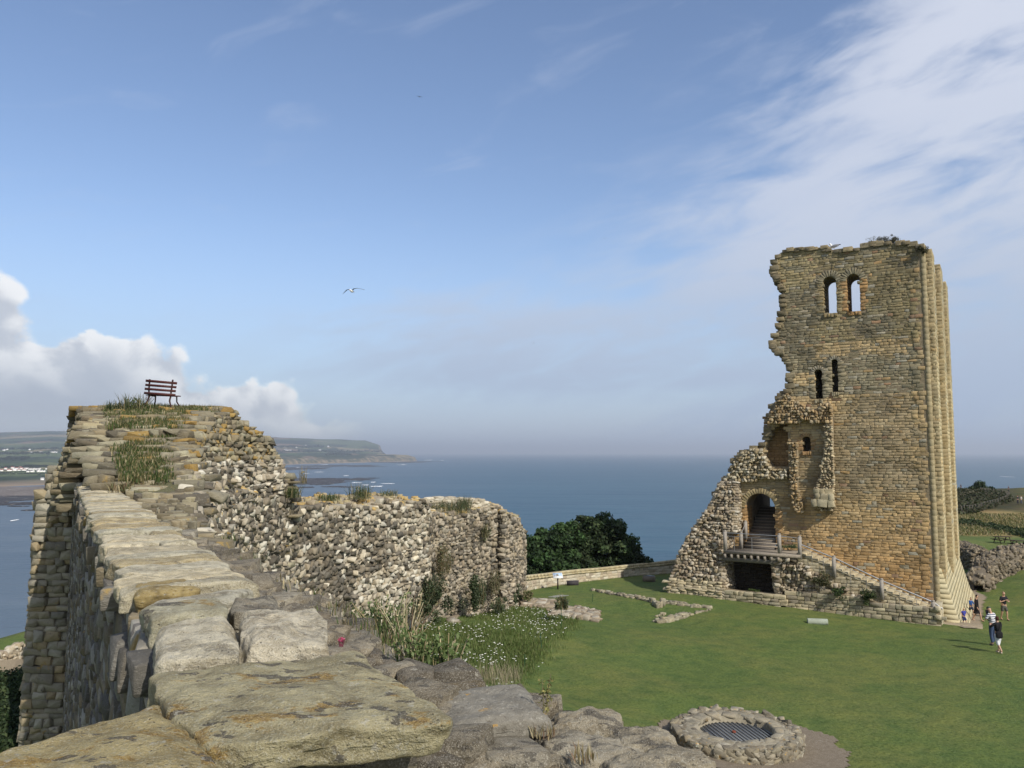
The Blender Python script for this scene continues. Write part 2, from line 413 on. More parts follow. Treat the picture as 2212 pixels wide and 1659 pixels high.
def slab_mat(name, tint, ochre, dark, pale, grain):
    """weathered slab: bedding, ochre and grey lichen crusts with hard edges, pits and grains"""
    m, t, b, pos, col = mat_new(name)
    wp = t.vmath('ADD', pos, t.vmath('MULTIPLY', t.noise(pos, 9.0, 3, out='Color'), (.05, .05, .05)))
    st_ = t.vmath('MULTIPLY', wp, (1.0, 1.0, 2.2)); el_ = t.vmath('MULTIPLY', wp, (0.55, 1.0, 1.0))
    a = t.noise(st_, 7.0, 7, .62); f = t.noise(pos, 60.0, 6, .7); g = t.noise(pos, 190.0, 3, .7)
    c = t.mix(t.sstep(a, .34, .66), t.mix(1.0, col, (.66, .63, .58), 'MULTIPLY'), t.mix(1.0, col, (1.22, 1.20, 1.16), 'MULTIPLY'))
    c = t.mix(t.sstep(f, .52, .62, 0, .55), c, t.mix(.6, col, tint))
    o = t.noise(t.vmath('ADD', el_, (3, 7, 1)), 6.0, 7, .66); c = t.mix(t.sstep(o, .56, .60, 0, ochre), c, t.mix(t.sstep(f, .4, .6), (.22, .13, .035), (.40, .27, .08)))
    k = t.noise(t.vmath('ADD', el_, (9, 2, 5)), 13.0, 6, .6); c = t.mix(t.sstep(k, .58, .61, 0, dark), c, (.085, .078, .068))
    q = t.noise(t.vmath('ADD', wp, (4, 4, 9)), 17.0, 6, .65); c = t.mix(t.sstep(q, .62, .65, 0, pale), c, (.50, .48, .40))
    c = t.mix(t.sstep(g, .55, .66, 0, grain), c, (.66, .63, .54)); c = t.mix(t.sstep(g, .43, .34, 0, grain), c, (.06, .055, .045))
    pit = t.voro(wp, 38.0); c = t.mix(t.sstep(pit, .13, .07, 0, .7), c, (.05, .045, .038))
    t.l.new(c, b.inputs['Base Color']); b.inputs['Roughness'].default_value = .95; b.inputs['Specular IOR Level'].default_value = .15
    h = t.math('ADD', t.math('MULTIPLY', a, 1.6), t.math('ADD', t.math('MULTIPLY', f, .9), t.math('MULTIPLY', g, .35)))
    h = t.math('ADD', h, t.math('ADD', t.math('MULTIPLY', t.sstep(pit, .05, .2), .25), t.math('MULTIPLY', t.sstep(k, .56, .62), .15)))
    bump(t, b, h, 1.0, .022); return m
M = {}
M['slab'] = slab_mat('lichen_slab', (.40, .40, .32), .75, .8, .6, .45)
M['block'] = slab_mat('granular_block', (.68, .64, .53), .15, .40, .65, .65)
M['boulder'] = slab_mat('dark_boulder', (.34, .31, .25), .12, .7, .45, .6)
M['rubble'] = stone_mat('rubble_stone', 1.0, 0.28, 0.0, 0.8, 0.03, 0.35)
M['mass'] = stone_mat('weathered_stone', 1.0, 0.30, 0.15, 0.8, 0.03, 0.4, lcol=(.34,.23,.07), strata=1.5)
M['ashlar'] = stone_mat('sandstone_ashlar', 0.8, 0.22, 0.0, 0.8, 0.035, 0.35, strata=1.0, dark=0.25)
M['mortar'] = stone_mat('old_mortar', 1.2, 0.3, 0.0, 0.8, 0.04, 0.5)
M['coping'] = stone_mat('lichened_coping_stone', 3.2, 0.7, 0.8, 1.0, 0.022, 0.6, lcol=(.36,.24,.07), strata=1.2, dark=.6)
M['pale_coping'] = stone_mat('pale_coping_stone', 3.5, 0.75, 0.12, 1.0, 0.022, 0.5, strata=1.5, dark=.5)
M['core'] = stone_mat('wall_core', 4.0, 0.65, 0.15, 0.8, 0.02, 0.5)
M['leaf'] = leaf_mat('leaf')
M['plain'] = plain_mat('painted')
M['cloth'] = plain_mat('cloth', 0.9, 0, 0.12, 20)
M['skin'] = plain_mat('skin', 0.6, 0, 0.1, 20)
M['wood'] = plain_mat('grey_timber', 0.85, 0, 0.5, 12)
M['steel'] = plain_mat('galvanised_steel', 0.4, 0.7, 0.2, 10)
# ------------------------------------------------------------------ tower frame (used by the ground too)
TU = np.array((-0.857, 0.515, 0.0)); TN = np.array((-0.515, -0.857, 0.0)); TS = -TN
TC = np.array((24.4, 47.0, 0.0))          # near right-hand corner of the keep
WZ = np.array((0, 0, 1.0))
def tuv(px, py, off=0.0):
    """where the sight line of a surveyed point meets the keep's front plane moved out by off"""
    a = P(px, py, 10.0) - np.array((0, 0, CZ)); o = TC + TN * off; c0 = np.array((0, 0, CZ))
    k = np.dot(o - c0, TN) / np.dot(a, TN); q = c0 + a * k
    return float(np.dot(q - o, TU)), float(q[2])
def t3(u, v, off=0.0): return TC + TU * u + WZ * v + TN * off
# ------------------------------------------------------------------ castle headland
anch = []
for px, py, z in [(1590, 1590, .85), (1250, 1500, 1.0), (1800, 1600, .8), (2150, 1600, .8), (2157, 1408, .75), (1800, 1450, .7), (1500, 1450, .75),
                  (1300, 1400, 1.0), (1205, 1272, .7), (1150, 1283, .7), (1460, 1238, .4), (1350, 1246, .5), (1240, 1259, .6), (1300, 1330, .5), (1420, 1340, .55),
                  (1100, 1380, 1.7), (1220, 1340, .9), (1000, 1440, 2.6), (930, 1345, 1.9), (1120, 1300, .9), (1180, 1450, 1.2), (850, 1450, 3.6), (2212, 1380, .8)]:
    anch.append(PZ(px, py, z))
for px, py in [(1485, 1281), (1600, 1297), (1700, 1310), (1800, 1326), (1900, 1337), (2040, 1352)]:
    u, v = tuv(px, py, 2.3); anch.append(t3(u, v, 2.6)); anch.append(t3(u, v, 4.0))
anch += [np.array(a, float) for a in [(3, 4, .9), (-2, 15, 3.0), (-5, 20, 3.2), (10, 5, .8), (25, 15, .8), (27.3, 49, -.75), (30, 53, -.8), (33.5, 60, -.8), (36, 70, -.6),
         (31, 46.5, -.35), (32, 51, -.8), (36, 50, .1), (40, 52, .8), (44, 60, 1.6), (50, 57, 2.7), (60, 62, 3.0), (40, 62, .1), (38, 66, -.5), (45, 75, -.4), (60, 110, -.2), (70, 150, 0),
         (115, 200, .3), (120, 260, 0), (150, 150, 1.0), (100, 90, 1.0), (10, 75, -1), (30, 85, -.6), (26, 50, -.6), (-16, 20, -1), (-25, 35, -2), (-12, 48, -2.0), (0, 60, -.8), (-20, 5, -1.0)]]
anch = np.array(anch)
EDGE = np.array([(-60, -40), (-45, 10), (-36, 30), (-27, 50), (-12, 61), (3, 68), (20, 76), (60, 117), (95, 190), (108, 212), (150, 222), (200, 215), (330, 150), (330, -40)], float)
def edge_dist(x, y):
    """distance outside the plateau outline, 0 inside"""
    d = np.full(x.shape, 1e9); ins = np.zeros(x.shape, bool); n = len(EDGE)
    for i in range(n):
        a = EDGE[i]; b = EDGE[(i + 1) % n]; e = b - a
        t = np.clip(((x - a[0]) * e[0] + (y - a[1]) * e[1]) / (e @ e), 0, 1)
        d = np.minimum(d, np.hypot(x - a[0] - t * e[0], y - a[1] - t * e[1]))
        c = ((a[1] > y) != (b[1] > y)) & (x < (b[0] - a[0]) * (y - a[1]) / (b[1] - a[1] + 1e-12) + a[0]); ins ^= c
    return np.where(ins, 0, d)
def ground(x, y):
    x = np.atleast_1d(np.asarray(x, float)); y = np.atleast_1d(np.asarray(y, float))
    sh = x.shape; x = x.ravel(); y = y.ravel()
    d2 = (x[:, None] - anch[None, :, 0]) ** 2 + (y[:, None] - anch[None, :, 1]) ** 2
    wt = 1.0 / (d2 + 5.0) ** 1.8
    z = (wt * anch[None, :, 2]).sum(1) / wt.sum(1)
    e = edge_dist(x, y)
    z = z - np.minimum(e, 6) ** 2 / 12 - np.maximum(e - 6, 0) * 1.05
    z = z + 0.05 * vnoise(np.stack([x / 5, y / 5, x * 0], 1), 5) + np.where(e > 3, 1.5 * fbm(np.stack([x / 12, y / 12, x * 0], 1), 9), 0)
    z = z + np.where(y > 85, 0.35 * fbm(np.stack([x / 14, y / 14, x * 0], 1), 19), 0)
    return np.maximum(z, -84).reshape(sh)
def gz(x, y):
    if 'ZZ' in globals() and -29 < x < 59 and 1 < y < 79:
        fx = (x + 30) / .6; fy = y / .6; i0 = int(np.searchsorted(gx, -30.0)); j0 = int(np.searchsorted(gy, 0.0)); i = int(fx); j = int(fy); fx -= i; fy -= j; i += i0; j += j0
        return float((ZZ[j, i] * (1 - fx) + ZZ[j, i + 1] * fx) * (1 - fy) + (ZZ[j + 1, i] * (1 - fx) + ZZ[j + 1, i + 1] * fx) * fy)
    return float(ground(x, y)[0])
def G(px, py, it=12):
    """surveyed point on the ground"""
    z = 0.5
    for _ in range(it):
        p = PZ(px, py, z); z = z * 0.4 + 0.6 * gz(p[0], p[1])
    p = PZ(px, py, z); return p
def axis(a): return np.array(a)
gx = np.concatenate([np.arange(-170, -30, 5), np.arange(-30, 60, 0.6), np.arange(60, 160, 2.5), np.arange(160, 460, 15)])
gy = np.concatenate([np.arange(-60, 0, 6), np.arange(0, 80, 0.6), np.arange(80, 260, 2.5), np.arange(260, 420, 10)])
XX, YY = np.meshgrid(gx, gy); ZZ = ground(XX, YY)
nx, ny = len(gx), len(gy); ii = np.arange(nx * ny).reshape(ny, nx)
quads = np.stack([ii[:-1, :-1], ii[:-1, 1:], ii[1:, 1:], ii[1:, :-1]], -1).reshape(-1, 4)
ed = edge_dist(XX.ravel(), YY.ravel())
# colour zones of the ground: mown lawn, rough meadow, dry grass and gorse beyond, cliff slope
X1, Y1 = XX.ravel(), YY.ravel(); pp = np.stack([X1 / 9, Y1 / 9, X1 * 0], 1)
lawn_c = np.array((0.094, 0.134, 0.041)); rough_c = np.array((0.085, 0.095, 0.035)); dry_c = np.array((0.25, 0.20, 0.09)); dark_c = np.array((0.045, 0.048, 0.026))
gc = np.tile(lawn_c, (len(X1), 1))
nn = fbm(pp, 31); n_far = fbm(np.stack([X1 / 10, Y1 / 10, X1 * 0], 1), 41)
tt = np.clip((Y1 - 92 + 5 * nn) / 8, 0, 1)[:, None]; far_c = np.where((n_far > 0.0)[:, None], dry_c, rough_c)
gc = gc * (1 - tt) + far_c * tt
tt = np.clip((Y1 - 128 + 10 * nn) / 14, 0, 1)[:, None] * np.clip((0.63 * Y1 + 8 - X1) / 10, 0, 1)[:, None]
gc = gc * (1 - tt) + dark_c * tt
tt = np.clip((Y1 - 165 + 10 * nn) / 10, 0, 1)[:, None] * np.clip((X1 - 0.60 * Y1) / 10, 0, 1)[:, None]
gc = gc * (1 - tt * 0.7) + rough_c * tt * 0.7
tt = np.clip((ed - 1 + nn) / 3, 0, 1)[:, None]; gc = gc * (1 - tt) + np.array((0.06, 0.075, 0.03)) * tt
mb = MB(); mb.add(np.stack([X1, Y1, ZZ.ravel()], 1), quads, gc)
m, t, b, pos, col = mat_new('castle_grass')
na = t.noise(pos, 0.22, 4, 0.6); nb = t.noise(pos, 1.3, 5, 0.6); ncx = t.noise(pos, 9.0, 5, 0.75); nd = t.noise(pos, 40.0, 3, 0.7)
c = t.mix(t.sstep(na, 0.40, 0.62, 0, 0.8), col, t.mix(1.0, col, (1.38, 1.12, 1.2), 'MULTIPLY'))
c = t.mix(t.sstep(nb, 0.45, 0.62, 0, 0.7), c, t.mix(1.0, c, (1.25, 1.16, 1.05), 'MULTIPLY'))
c = t.mix(t.sstep(nb, 0.45, 0.33, 0, 0.7), c, t.mix(1.0, c, (0.70, 0.80, 0.8), 'MULTIPLY'))
c = t.mix(t.sstep(ncx, 0.48, 0.66, 0, 0.85), c, t.mix(1.0, c, (0.55, 0.64, 0.5), 'MULTIPLY'))
c = t.mix(t.sstep(ncx, 0.48, 0.34, 0, 0.6), c, t.mix(1.0, c, (1.35, 1.3, 1.2), 'MULTIPLY'))
c = t.mix(t.sstep(nd, 0.66, 0.72, 0, 0.5), c, (0.24, 0.23, 0.10))
t.l.new(c, b.inputs['Base Color']); b.inputs['Roughness'].default_value = 0.95; b.inputs['Specular IOR Level'].default_value = 0.1
bump(t, b, t.math('ADD', ncx, t.math('MULTIPLY', nb, 2.0)), 0.9, 0.06)
tag(mb.build('ground', m, smooth=True), kind='structure')
# ------------------------------------------------------------------ sea
mb = MB(); S = -80.0
rr = np.concatenate([[0], np.geomspace(60, 90000, 40)]); aa = np.linspace(0, 2 * math.pi, 97)[:-1]
V = [(r * math.sin(a), r * math.cos(a), S) for r in rr for a in aa]; m_ = len(aa)
mb.add(V, [(i * m_ + k, i * m_ + (k + 1) % m_, (i + 1) * m_ + (k + 1) % m_, (i + 1) * m_ + k) for i in range(len(rr) - 1) for k in range(m_)])
m, t, b, pos, col = mat_new('sea_water')
sv = t.vmath('MULTIPLY', pos, (1.0, 2.6, 1.0))
n1 = t.noise(sv, 0.05, 6, 0.6); n2 = t.noise(sv, 0.004, 5, 0.6); n3 = t.noise(t.vmath('MULTIPLY', pos, (0.3, 2.2, 1.0)), 0.0012, 4, 0.6)
x_, y_, z_ = t.xyz(pos)
shal = t.sstep(t.math('ADD', t.math('DIVIDE', x_, t.math('MAXIMUM', y_, 1.0)), t.math('MULTIPLY', t.math('SUBTRACT', n3, 0.5), 0.25)), -0.30, 0.02)
c = t.mix(shal, (0.085, 0.120, 0.155), (0.036, 0.092, 0.135))
c = t.mix(t.sstep(n3, 0.45, 0.62, 0, 0.5), c, t.mix(1.0, c, (0.75, 0.82, 0.88), 'MULTIPLY'))
c = t.mix(t.sstep(n2, 0.48, 0.68, 0, 0.45), c, t.mix(1.0, c, (1.5, 1.35, 1.25), 'MULTIPLY'))
t.l.new(c, b.inputs['Base Color']); b.inputs['Roughness'].default_value = 0.45; b.inputs['Specular IOR Level'].default_value = 0.35
bump(t, b, t.math('ADD', n1, t.math('MULTIPLY', n2, 6.0)), 1.0, 2.0)
tag(mb.build('water', m), kind='structure')
# ------------------------------------------------------------------ far coast to the left
prof = {  # column: list of (distance, picture height of the land there)
 -900: [(1500, 1079), (1600, 1072), (1800, 1045), (2600, 1010), (4000, 985), (6500, 955), (9500, 930)],
 -200: [(1900, 1057), (1980, 1052), (2250, 1040), (2700, 1016), (3300, 1003), (4700, 982), (6800, 958), (9500, 934), (11500, 932)],
 0:    [(2083, 1050), (2130, 1048), (2400, 1036), (2800, 1019), (3300, 1006), (4700, 984), (6800, 960), (9500, 937), (11500, 935)],
 110:  [(2200, 1046), (2250, 1043), (2500, 1036), (2900, 1018), (3400, 1005), (4900, 981), (6900, 958), (9500, 934), (11500, 933)],
 350:  [(3300, 1022), (3400, 1015), (3900, 1005), (4700, 1000), (6000, 985), (8000, 962), (9800, 940), (11500, 936)],
 600:  [(5580, 1003), (5660, 995), (5850, 986), (6500, 981), (7600, 974), (8700, 962), (9900, 950), (11500, 944)],
 700:  [(6300, 1000), (6380, 992), (6560, 985), (7100, 981), (8000, 976), (9000, 968), (10200, 956), (11500, 950)],
 790:  [(6900, 998), (6980, 990), (7150, 984), (7700, 981), (8400, 978), (9300, 973), (10400, 960), (11500, 953)],
 822:  [(7200, 997), (7280, 990), (7420, 985), (7900, 983), (8500, 981), (9300, 977), (10400, 966), (11500, 963)],
 832:  [(7300, 996), (7380, 990), (7500, 985), (7900, 983), (8500, 982), (9300, 988), (10400, 990), (11500, 995)],
 880:  [(7700, 995), (7760, 990), (7850, 986), (8100, 984), (8400, 984), (8700, 996), (10400, 1002), (11500, 1002)],
 897:  [(7900, 994.5), (7930, 992), (8000, 989), (8100, 988), (8300, 988), (8500, 996), (10400, 1002), (11500, 1002)],
 906:  [(8100, 1002)] * 1 + [(11500, 1002)]}
cols_ = sorted(prof); cx = np.concatenate([np.arange(-900, 0, 12), np.arange(0, 912, 2.5)]); tv = np.linspace(0, 1, 130) ** 1.25
grid = []
for c0 in cx:
    i = max(0, min(len(cols_) - 2, int(np.searchsorted(cols_, c0, 'right') - 1))); ca, cb = cols_[i], cols_[i + 1]; f = (c0 - ca) / (cb - ca)
    def line(c_):
        a = np.array(prof[c_]); dd = a[0, 0] + (a[-1, 0] - a[0, 0]) * tv; zz = a[:, 1]
        zabs = CZ - (zz - 977.0) / F * a[:, 0]
        return dd, np.interp(dd, a[:, 0], zabs)
    d_a, z_a = line(ca); d_b, z_b = line(cb)
    d = d_a * (1 - f) + d_b * f; z = z_a * (1 - f) + z_b * f
    z[0] = -86; grid.append(np.stack([(c0 - 1106) / F * d, d, z], 1))
grid = np.array(grid); q3 = grid.reshape(-1, 3)
nzz = fbm(q3 / np.array((420, 420, 1e9)), 77, 5); up = np.clip((q3[:, 2] + 78) / 30, 0, 1)
q3[:, 2] += nzz * 9 * up
na_, nb_ = grid.shape[:2]; ii = np.arange(na_ * nb_).reshape(na_, nb_)
mb = MB(); mb.add(q3, np.stack([ii[:-1, :-1], ii[1:, :-1], ii[1:, 1:], ii[:-1, 1:]], -1).reshape(-1, 4))
m, t, b, pos, col = mat_new('coast_fields')
fv = t.vmath('MULTIPLY', pos, (1.0, 0.55, 0.0))
warp = t.vmath('ADD', fv, t.vmath('MULTIPLY', t.noise(fv, 0.003, 3, out='Color'), (160, 160, 0)))
cell = t.voro(warp, 0.0024, 'F1', 'Color'); cr, cg, cb_ = t.xyz(cell)
c = t.ramp(cr, [(0.0, (0.050, 0.075, 0.030)), (0.34, (0.060, 0.085, 0.030)), (0.36, (0.20, 0.17, 0.10)), (0.52, (0.24, 0.20, 0.11)), (0.54, (0.085, 0.115, 0.045)), (0.8, (0.10, 0.12, 0.05)), (0.82, (0.17, 0.12, 0.08))])
wood = t.noise(fv, 0.0016, 6, 0.6); c = t.mix(t.sstep(wood, 0.50, 0.55), c, (0.022, 0.036, 0.016))
wood2 = t.noise(t.vmath('MULTIPLY', pos, (1, 1, 0)), 0.012, 5, 0.7); c = t.mix(t.sstep(wood2, 0.60, 0.64), c, (0.025, 0.036, 0.018))
nz = t.xyz(t.new('ShaderNodeNewGeometry').outputs['Normal'])[2]
cl = t.noise(pos, 0.02, 5, 0.6); c = t.mix(t.sstep(nz, 0.975, 0.93), c, t.mix(t.sstep(cl, 0.4, 0.65), (0.055, 0.062, 0.035), (0.26, 0.20, 0.13)))
pz = t.xyz(pos)[2]; c = t.mix(t.sstep(pz, -73, -77.5), c, (0.23, 0.18, 0.13))
t.l.new(c, b.inputs['Base Color']); b.inputs['Roughness'].default_value = 0.95; b.inputs['Specular IOR Level'].default_value = 0.05
tag(mb.build('terrain', m, smooth=False), kind='structure')
# sand flats and rock reefs standing just out of the tide
def patch(mb, cen, rx, ry, z, seed, colr, nseg=90, rough=0.35, rot=0.0, hgt=0.8):
    a = np.linspace(0, 2 * math.pi, nseg + 1)[:-1]; ring = []
    for k, s_ in enumerate((1.0, 0.93, 0.5)):
        q = np.stack([np.cos(a) * 1.2, np.sin(a) * 1.2, a * 0 + seed], 1)
        r = s_ * (1 + rough * fbm(q * 2.2, seed, 5, 0.62))
        x = np.cos(a) * r * rx; y = np.sin(a) * r * ry
        ring.append(np.stack([cen[0] + x * math.cos(rot) - y * math.sin(rot), cen[1] + x * math.sin(rot) + y * math.cos(rot), np.full(nseg, z + (0 if k == 0 else hgt * (1 + 0.2 * k)))], 1))
    V = np.vstack(ring + [np.array([[cen[0], cen[1], z + hgt * 1.5]])]); n = nseg; k = np.arange(n); k2 = (k + 1) % n
    mb.add(V, np.vstack([np.stack([k, k2, k2 + n, k + n], 1), np.stack([k + n, k2 + n, k2 + 2 * n, k + 2 * n], 1)]), colr)
    o = mb.n - len(V); mb.T.append(np.stack([k + 2 * n, k2 + 2 * n, np.full(n, 3 * n)], 1) + o)
M['reef'] = stone_mat('reef_rock', 0.004, 0.5, 0, 0.8, 1.0, 0.6)
sand = MB()
for x0, y0, x1, y1, sd in [(-350, 1064, 160, 14, 3), (-60, 1062, 330, 12, 4), (180, 1058, 230, 8, 6)]:
    p = PZ(x0 + 60, y0, S); q = PZ(x0 + 60, y0 - y1, S); patch(sand, p, x1 / F * p[1], abs(q[1] - p[1]), S + 0.3, sd, (0.17, 0.14, 0.12), rough=0.25)
tag(sand.build('sand', M['reef']), kind='structure')
reef = MB(); r0 = np.random.default_rng(5)
RC = (0.032, 0.030, 0.034)
def reefs(px0, px1, y, n, wpx, hpx, dy=2.0, c=RC):
    for _ in range(n):
        px = px0 + (px1 - px0) * r0.random(); yy = y + (r0.random() - 0.5) * 2 * dy; ww = wpx * (0.4 + 0.9 * r0.random()); hh = hpx * (0.4 + 0.9 * r0.random())
        p = PZ(px, yy, S); q = PZ(px, yy - hh, S); patch(reef, p, ww / F * p[1], max(3, abs(q[1] - p[1])), S + 0.3, int(r0.integers(1, 9999)), c, rough=0.55)
reefs(-150, 110, 1074, 9, 55, 1.5, 1.5); reefs(-150, 100, 1080, 7, 60, 3.5, 2.5); reefs(-120, 90, 1088, 6, 55, 3, 2.0); reefs(-100, 60, 1095, 4, 25, 0.8, 1.5)
reefs(60, 70, 1103, 2, 12, 0.6); reefs(560, 700, 1042, 14, 60, 3.5, 4.5); reefs(600, 770, 1040, 12, 45, 2.2, 5.5); reefs(580, 800, 1036, 8, 30, 0.9, 3); reefs(600, 760, 1052, 5, 30, 0.8, 2)
reefs(560, 690, 1014, 9, 50, 2.0, 2.5); reefs(680, 800, 1007, 8, 45, 1.0, 1.5); reefs(780, 905, 999, 9, 35, 0.6, 1.0); reefs(890, 950, 997, 4, 22, 0.3, 0.6)
tag(reef.build('reef', M['reef']), 'dark flat rock ledges bared by the tide in the bay', 'reef', kind='stuff')
foam = MB()
for px, y, ww, hh in [(8, 1411, 22, 4.5), (-30, 1420, 40, 5), (96, 1102, 8, .5), (30, 1125, 4, 1.2), (623, 1033, 16, .6), (648, 1036, 12, .4), (688, 1020, 8, .4), (770, 1043, 10, .5), (790, 1048, 6, .7), (805, 1042, 5, .6), (812, 1051, 14, .9), (838, 1045, 14, .3),
                      (748, 1028, 4, .6), (662, 1023, 5, .5), (870, 1004, 6, .5), (925, 994, 7, .4), (955, 995, 5, .3), (905, 998, 6, .3), (760, 1006, 2, .9), (700, 1004, 4, .4), (2171, 1030, 4, .7), (640, 1010, 5, .3)]:
    p = PZ(px, y, S); q = PZ(px, y - hh, S); patch(foam, p, ww / F * p[1] * 0.8, abs(q[1] - p[1]) * 0.8 + 1, S + 0.5, int(px + 500), (0.85, 0.87, 0.88), nseg=60, rough=0.8, hgt=0.4)
tag(foam.build('surf', M['plain']), 'white breaking surf along the reefs and shore', 'surf', kind='stuff')
# haze over the sea
mb = MB(); mb.box((0, 20000, 100), (60000, 75000, 200), (1, 1, 1))
mh = bpy.data.materials.new('sea_haze'); mh.use_nodes = True; t = NT(mh.node_tree); t.n.clear()
pv = t.new('ShaderNodeVolumePrincipled'); pv.inputs['Color'].default_value = (0.80, 0.88, 1.0, 1); pv.inputs['Density'].default_value = 8.5e-5; pv.inputs['Anisotropy'].default_value = 0.2
t.l.new(pv.outputs[0], t.new('ShaderNodeOutputMaterial').inputs['Volume'])
hz_o = mb.build('haze', mh); tag(hz_o, 'pale blue sea haze over the whole bay', 'haze', kind='stuff'); hz_o.display_type = 'WIRE'
# ------------------------------------------------------------------ the ruined keep
def z1(x, y): return (1590.9 + .26449 * x, 493.7 + .26449 * y)
def z2(x, y): return (1453.8 + .29756 * x, 877.8 + .29756 * y)
def z3(x, y): return (1508.7 + .16535 * x, 1014.9 + .16535 * y)
def uvs(pts, off=0.0): return [tuv(a, b, off) for a, b in pts]
keep = thing('castle_keep', t3(6, 0), 'tall ruined sandstone castle keep with two arched windows open to the sky', 'castle keep')
KB = t3(6, 0)
top = [z1(*p) for p in [(1508, 150), (1460, 130), (1300, 120), (1220, 120), (1140, 128), (1060, 137), (960, 175), (850, 180), (735, 182), (715, 158), (600, 160), (480, 175), (405, 182), (345, 207)]]
left = [z1(*p) for p in [(330, 240), (295, 290), (318, 320), (300, 350), (322, 390), (330, 420), (352, 450), (358, 482), (375, 490), (374, 600), (380, 720), (358, 760), (350, 800), (330, 850), (300, 890), (290, 935),
        (305, 980), (345, 1010), (395, 1050), (400, 1090), (436, 1130), (435, 1320), (400, 1335), (340, 1380), (318, 1410), (290, 1440), (265, 1500), (255, 1560), (250, 1640)]]
left += [z2(*p) for p in [(690, 170), (672, 240), (640, 290), (590, 305), (520, 330), (500, 345), (468, 345), (445, 400), (420, 450), (428, 500), (380, 530), (345, 560), (330, 600), (310, 650), (300, 720)]]
face = [(0.05, -1.0), (0.05, tuv(1989, 533)[1])] + uvs([p for p in top]) + uvs(left)
uLb = tuv(*z2(300, 720))[0]
face += [(uLb, -1.0)]
def arch_loop(u0, u1, v0, vs, n=9, jag=0.0):
    """opening: sill v0, springing vs, semicircular head"""
    c = (u0 + u1) / 2; r = abs(u1 - u0) / 2; pts = [(u1, v0), (u0, v0), (u0, vs)] if u0 < u1 else None
    lp = [(c - r, v0), (c + r, v0)]
    for k in range(n + 1):
        a = math.pi * k / n; lp.append((c + r * math.cos(a), vs + r * math.sin(a)))
    if jag: lp = [(a + (rng.random() - .5) * jag, b + (rng.random() - .5) * jag) for a, b in lp]
    return lp[::-1]
def opening(xl, xr, ysill, yapex, off=0.0):
    ul, v0 = tuv(xl, ysill, off); ur, _ = tuv(xr, ysill, off); va = tuv((xl + xr) / 2, yapex, off)[1]
    r = abs(ul - ur) / 2; return (min(ul, ur), max(ul, ur), v0, va - r)
O1 = opening(1779, 1808.5, 678, 597); O2 = opening(1830, 1860, 674, 591.5)
O3 = opening(1760, 1778, 863, 798); O4 = opening(1797, 1812, 847, 776)
O5 = opening(1733, 1752, 975, 943); OD = opening(1611, 1677, 1186, 1066)
rec = uvs([(1664, 930), (1700, 905), (1703, 960), (1702, 1008), (1668, 1008), (1650, 985), (1655, 960)])
def in_open(o, u, v, g=0.0):
    a, b, v0, vs = o; c = (a + b) / 2; r = (b - a) / 2 + g
    return (a - g < u < b + g) and v > v0 - g * .3 and (v < vs or (u - c) ** 2 + (v - vs) ** 2 < r * r)
inface = inpoly(face); inrec = inpoly(rec)
holes = [arch_loop(o[0], o[1], o[2], o[3]) for o in (O1, O2, O3, O4, O5, OD)] + [rec[::-1]]
core = MB(); MC = (0.27, 0.22, 0.145)
shr = [(u, v) for u, v in face]
prism(core, [shr] + holes, lambda u, v: t3(u, v), TN, 2.1, MC, lo=-0.024)
c_o = core.build('wall_core', M['mortar'], keep, KB)
# thinner dark backs for the blind openings
bk = MB()
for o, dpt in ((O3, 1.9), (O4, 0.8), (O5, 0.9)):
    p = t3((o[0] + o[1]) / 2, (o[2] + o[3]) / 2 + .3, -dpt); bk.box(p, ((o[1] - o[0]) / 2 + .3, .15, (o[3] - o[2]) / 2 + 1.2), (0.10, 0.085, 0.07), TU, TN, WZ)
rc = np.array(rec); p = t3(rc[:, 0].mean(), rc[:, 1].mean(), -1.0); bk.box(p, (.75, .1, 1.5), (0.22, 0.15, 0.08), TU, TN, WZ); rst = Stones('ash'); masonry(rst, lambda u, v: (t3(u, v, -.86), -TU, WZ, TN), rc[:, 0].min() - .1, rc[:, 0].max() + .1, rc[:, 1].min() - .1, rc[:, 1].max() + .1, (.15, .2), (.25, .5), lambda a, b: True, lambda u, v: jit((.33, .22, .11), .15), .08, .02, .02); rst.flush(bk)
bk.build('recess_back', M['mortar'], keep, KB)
tz = lambda py: tuv(1850, py)[1]
Z = {k: tz(k) for k in (690, 735, 790, 850, 930, 1060, 1150, 1250)}
def keep_col(u, v):
    n = float(fbm(np.array([[u / 2.6, v / 1.6, 3.0]]), 3, 3)[0]); n2 = float(vnoise(np.array([[u / 4.0, v / 3.0, 8.0]]), 12)[0])
    up = np.array((0.30, 0.25, 0.140)); gr = np.array((0.245, 0.215, 0.14)); lo = np.array((0.50, 0.325, 0.150)); mid = np.array((0.42, 0.32, 0.175)); grey = np.array((0.29, 0.245, 0.165))
    if v > Z[735]: c = up if n + (v - Z[735]) * 0.06 > 0.1 else gr
    elif v > Z[850]: c = mid if n > -0.05 else gr
    elif v > Z[1060]: c = grey * 0.5 + mid * 0.5 if n > -0.1 else mid
    else:
        k = min(1, max(0, (Z[1060] - v) / 5)); c = mid * (1 - k) + lo * k
    pt_ = float(fbm(np.array([[u / 1.1, v / .9, 5.0]]), 55, 3)[0]); c = c * (1 + .28 * pt_ + .18 * n2)
    r = rng.random()
    if r < 0.03: c = np.array((0.40, 0.28, 0.14))
    elif r < 0.10: c = np.array((0.36, 0.325, 0.24))
    elif r < 0.115: c = np.array((0.32, 0.21, 0.13))
    if u < 0.35 and v < Z[735]: c = mid
    return jit(c, 0.13, 0.04)
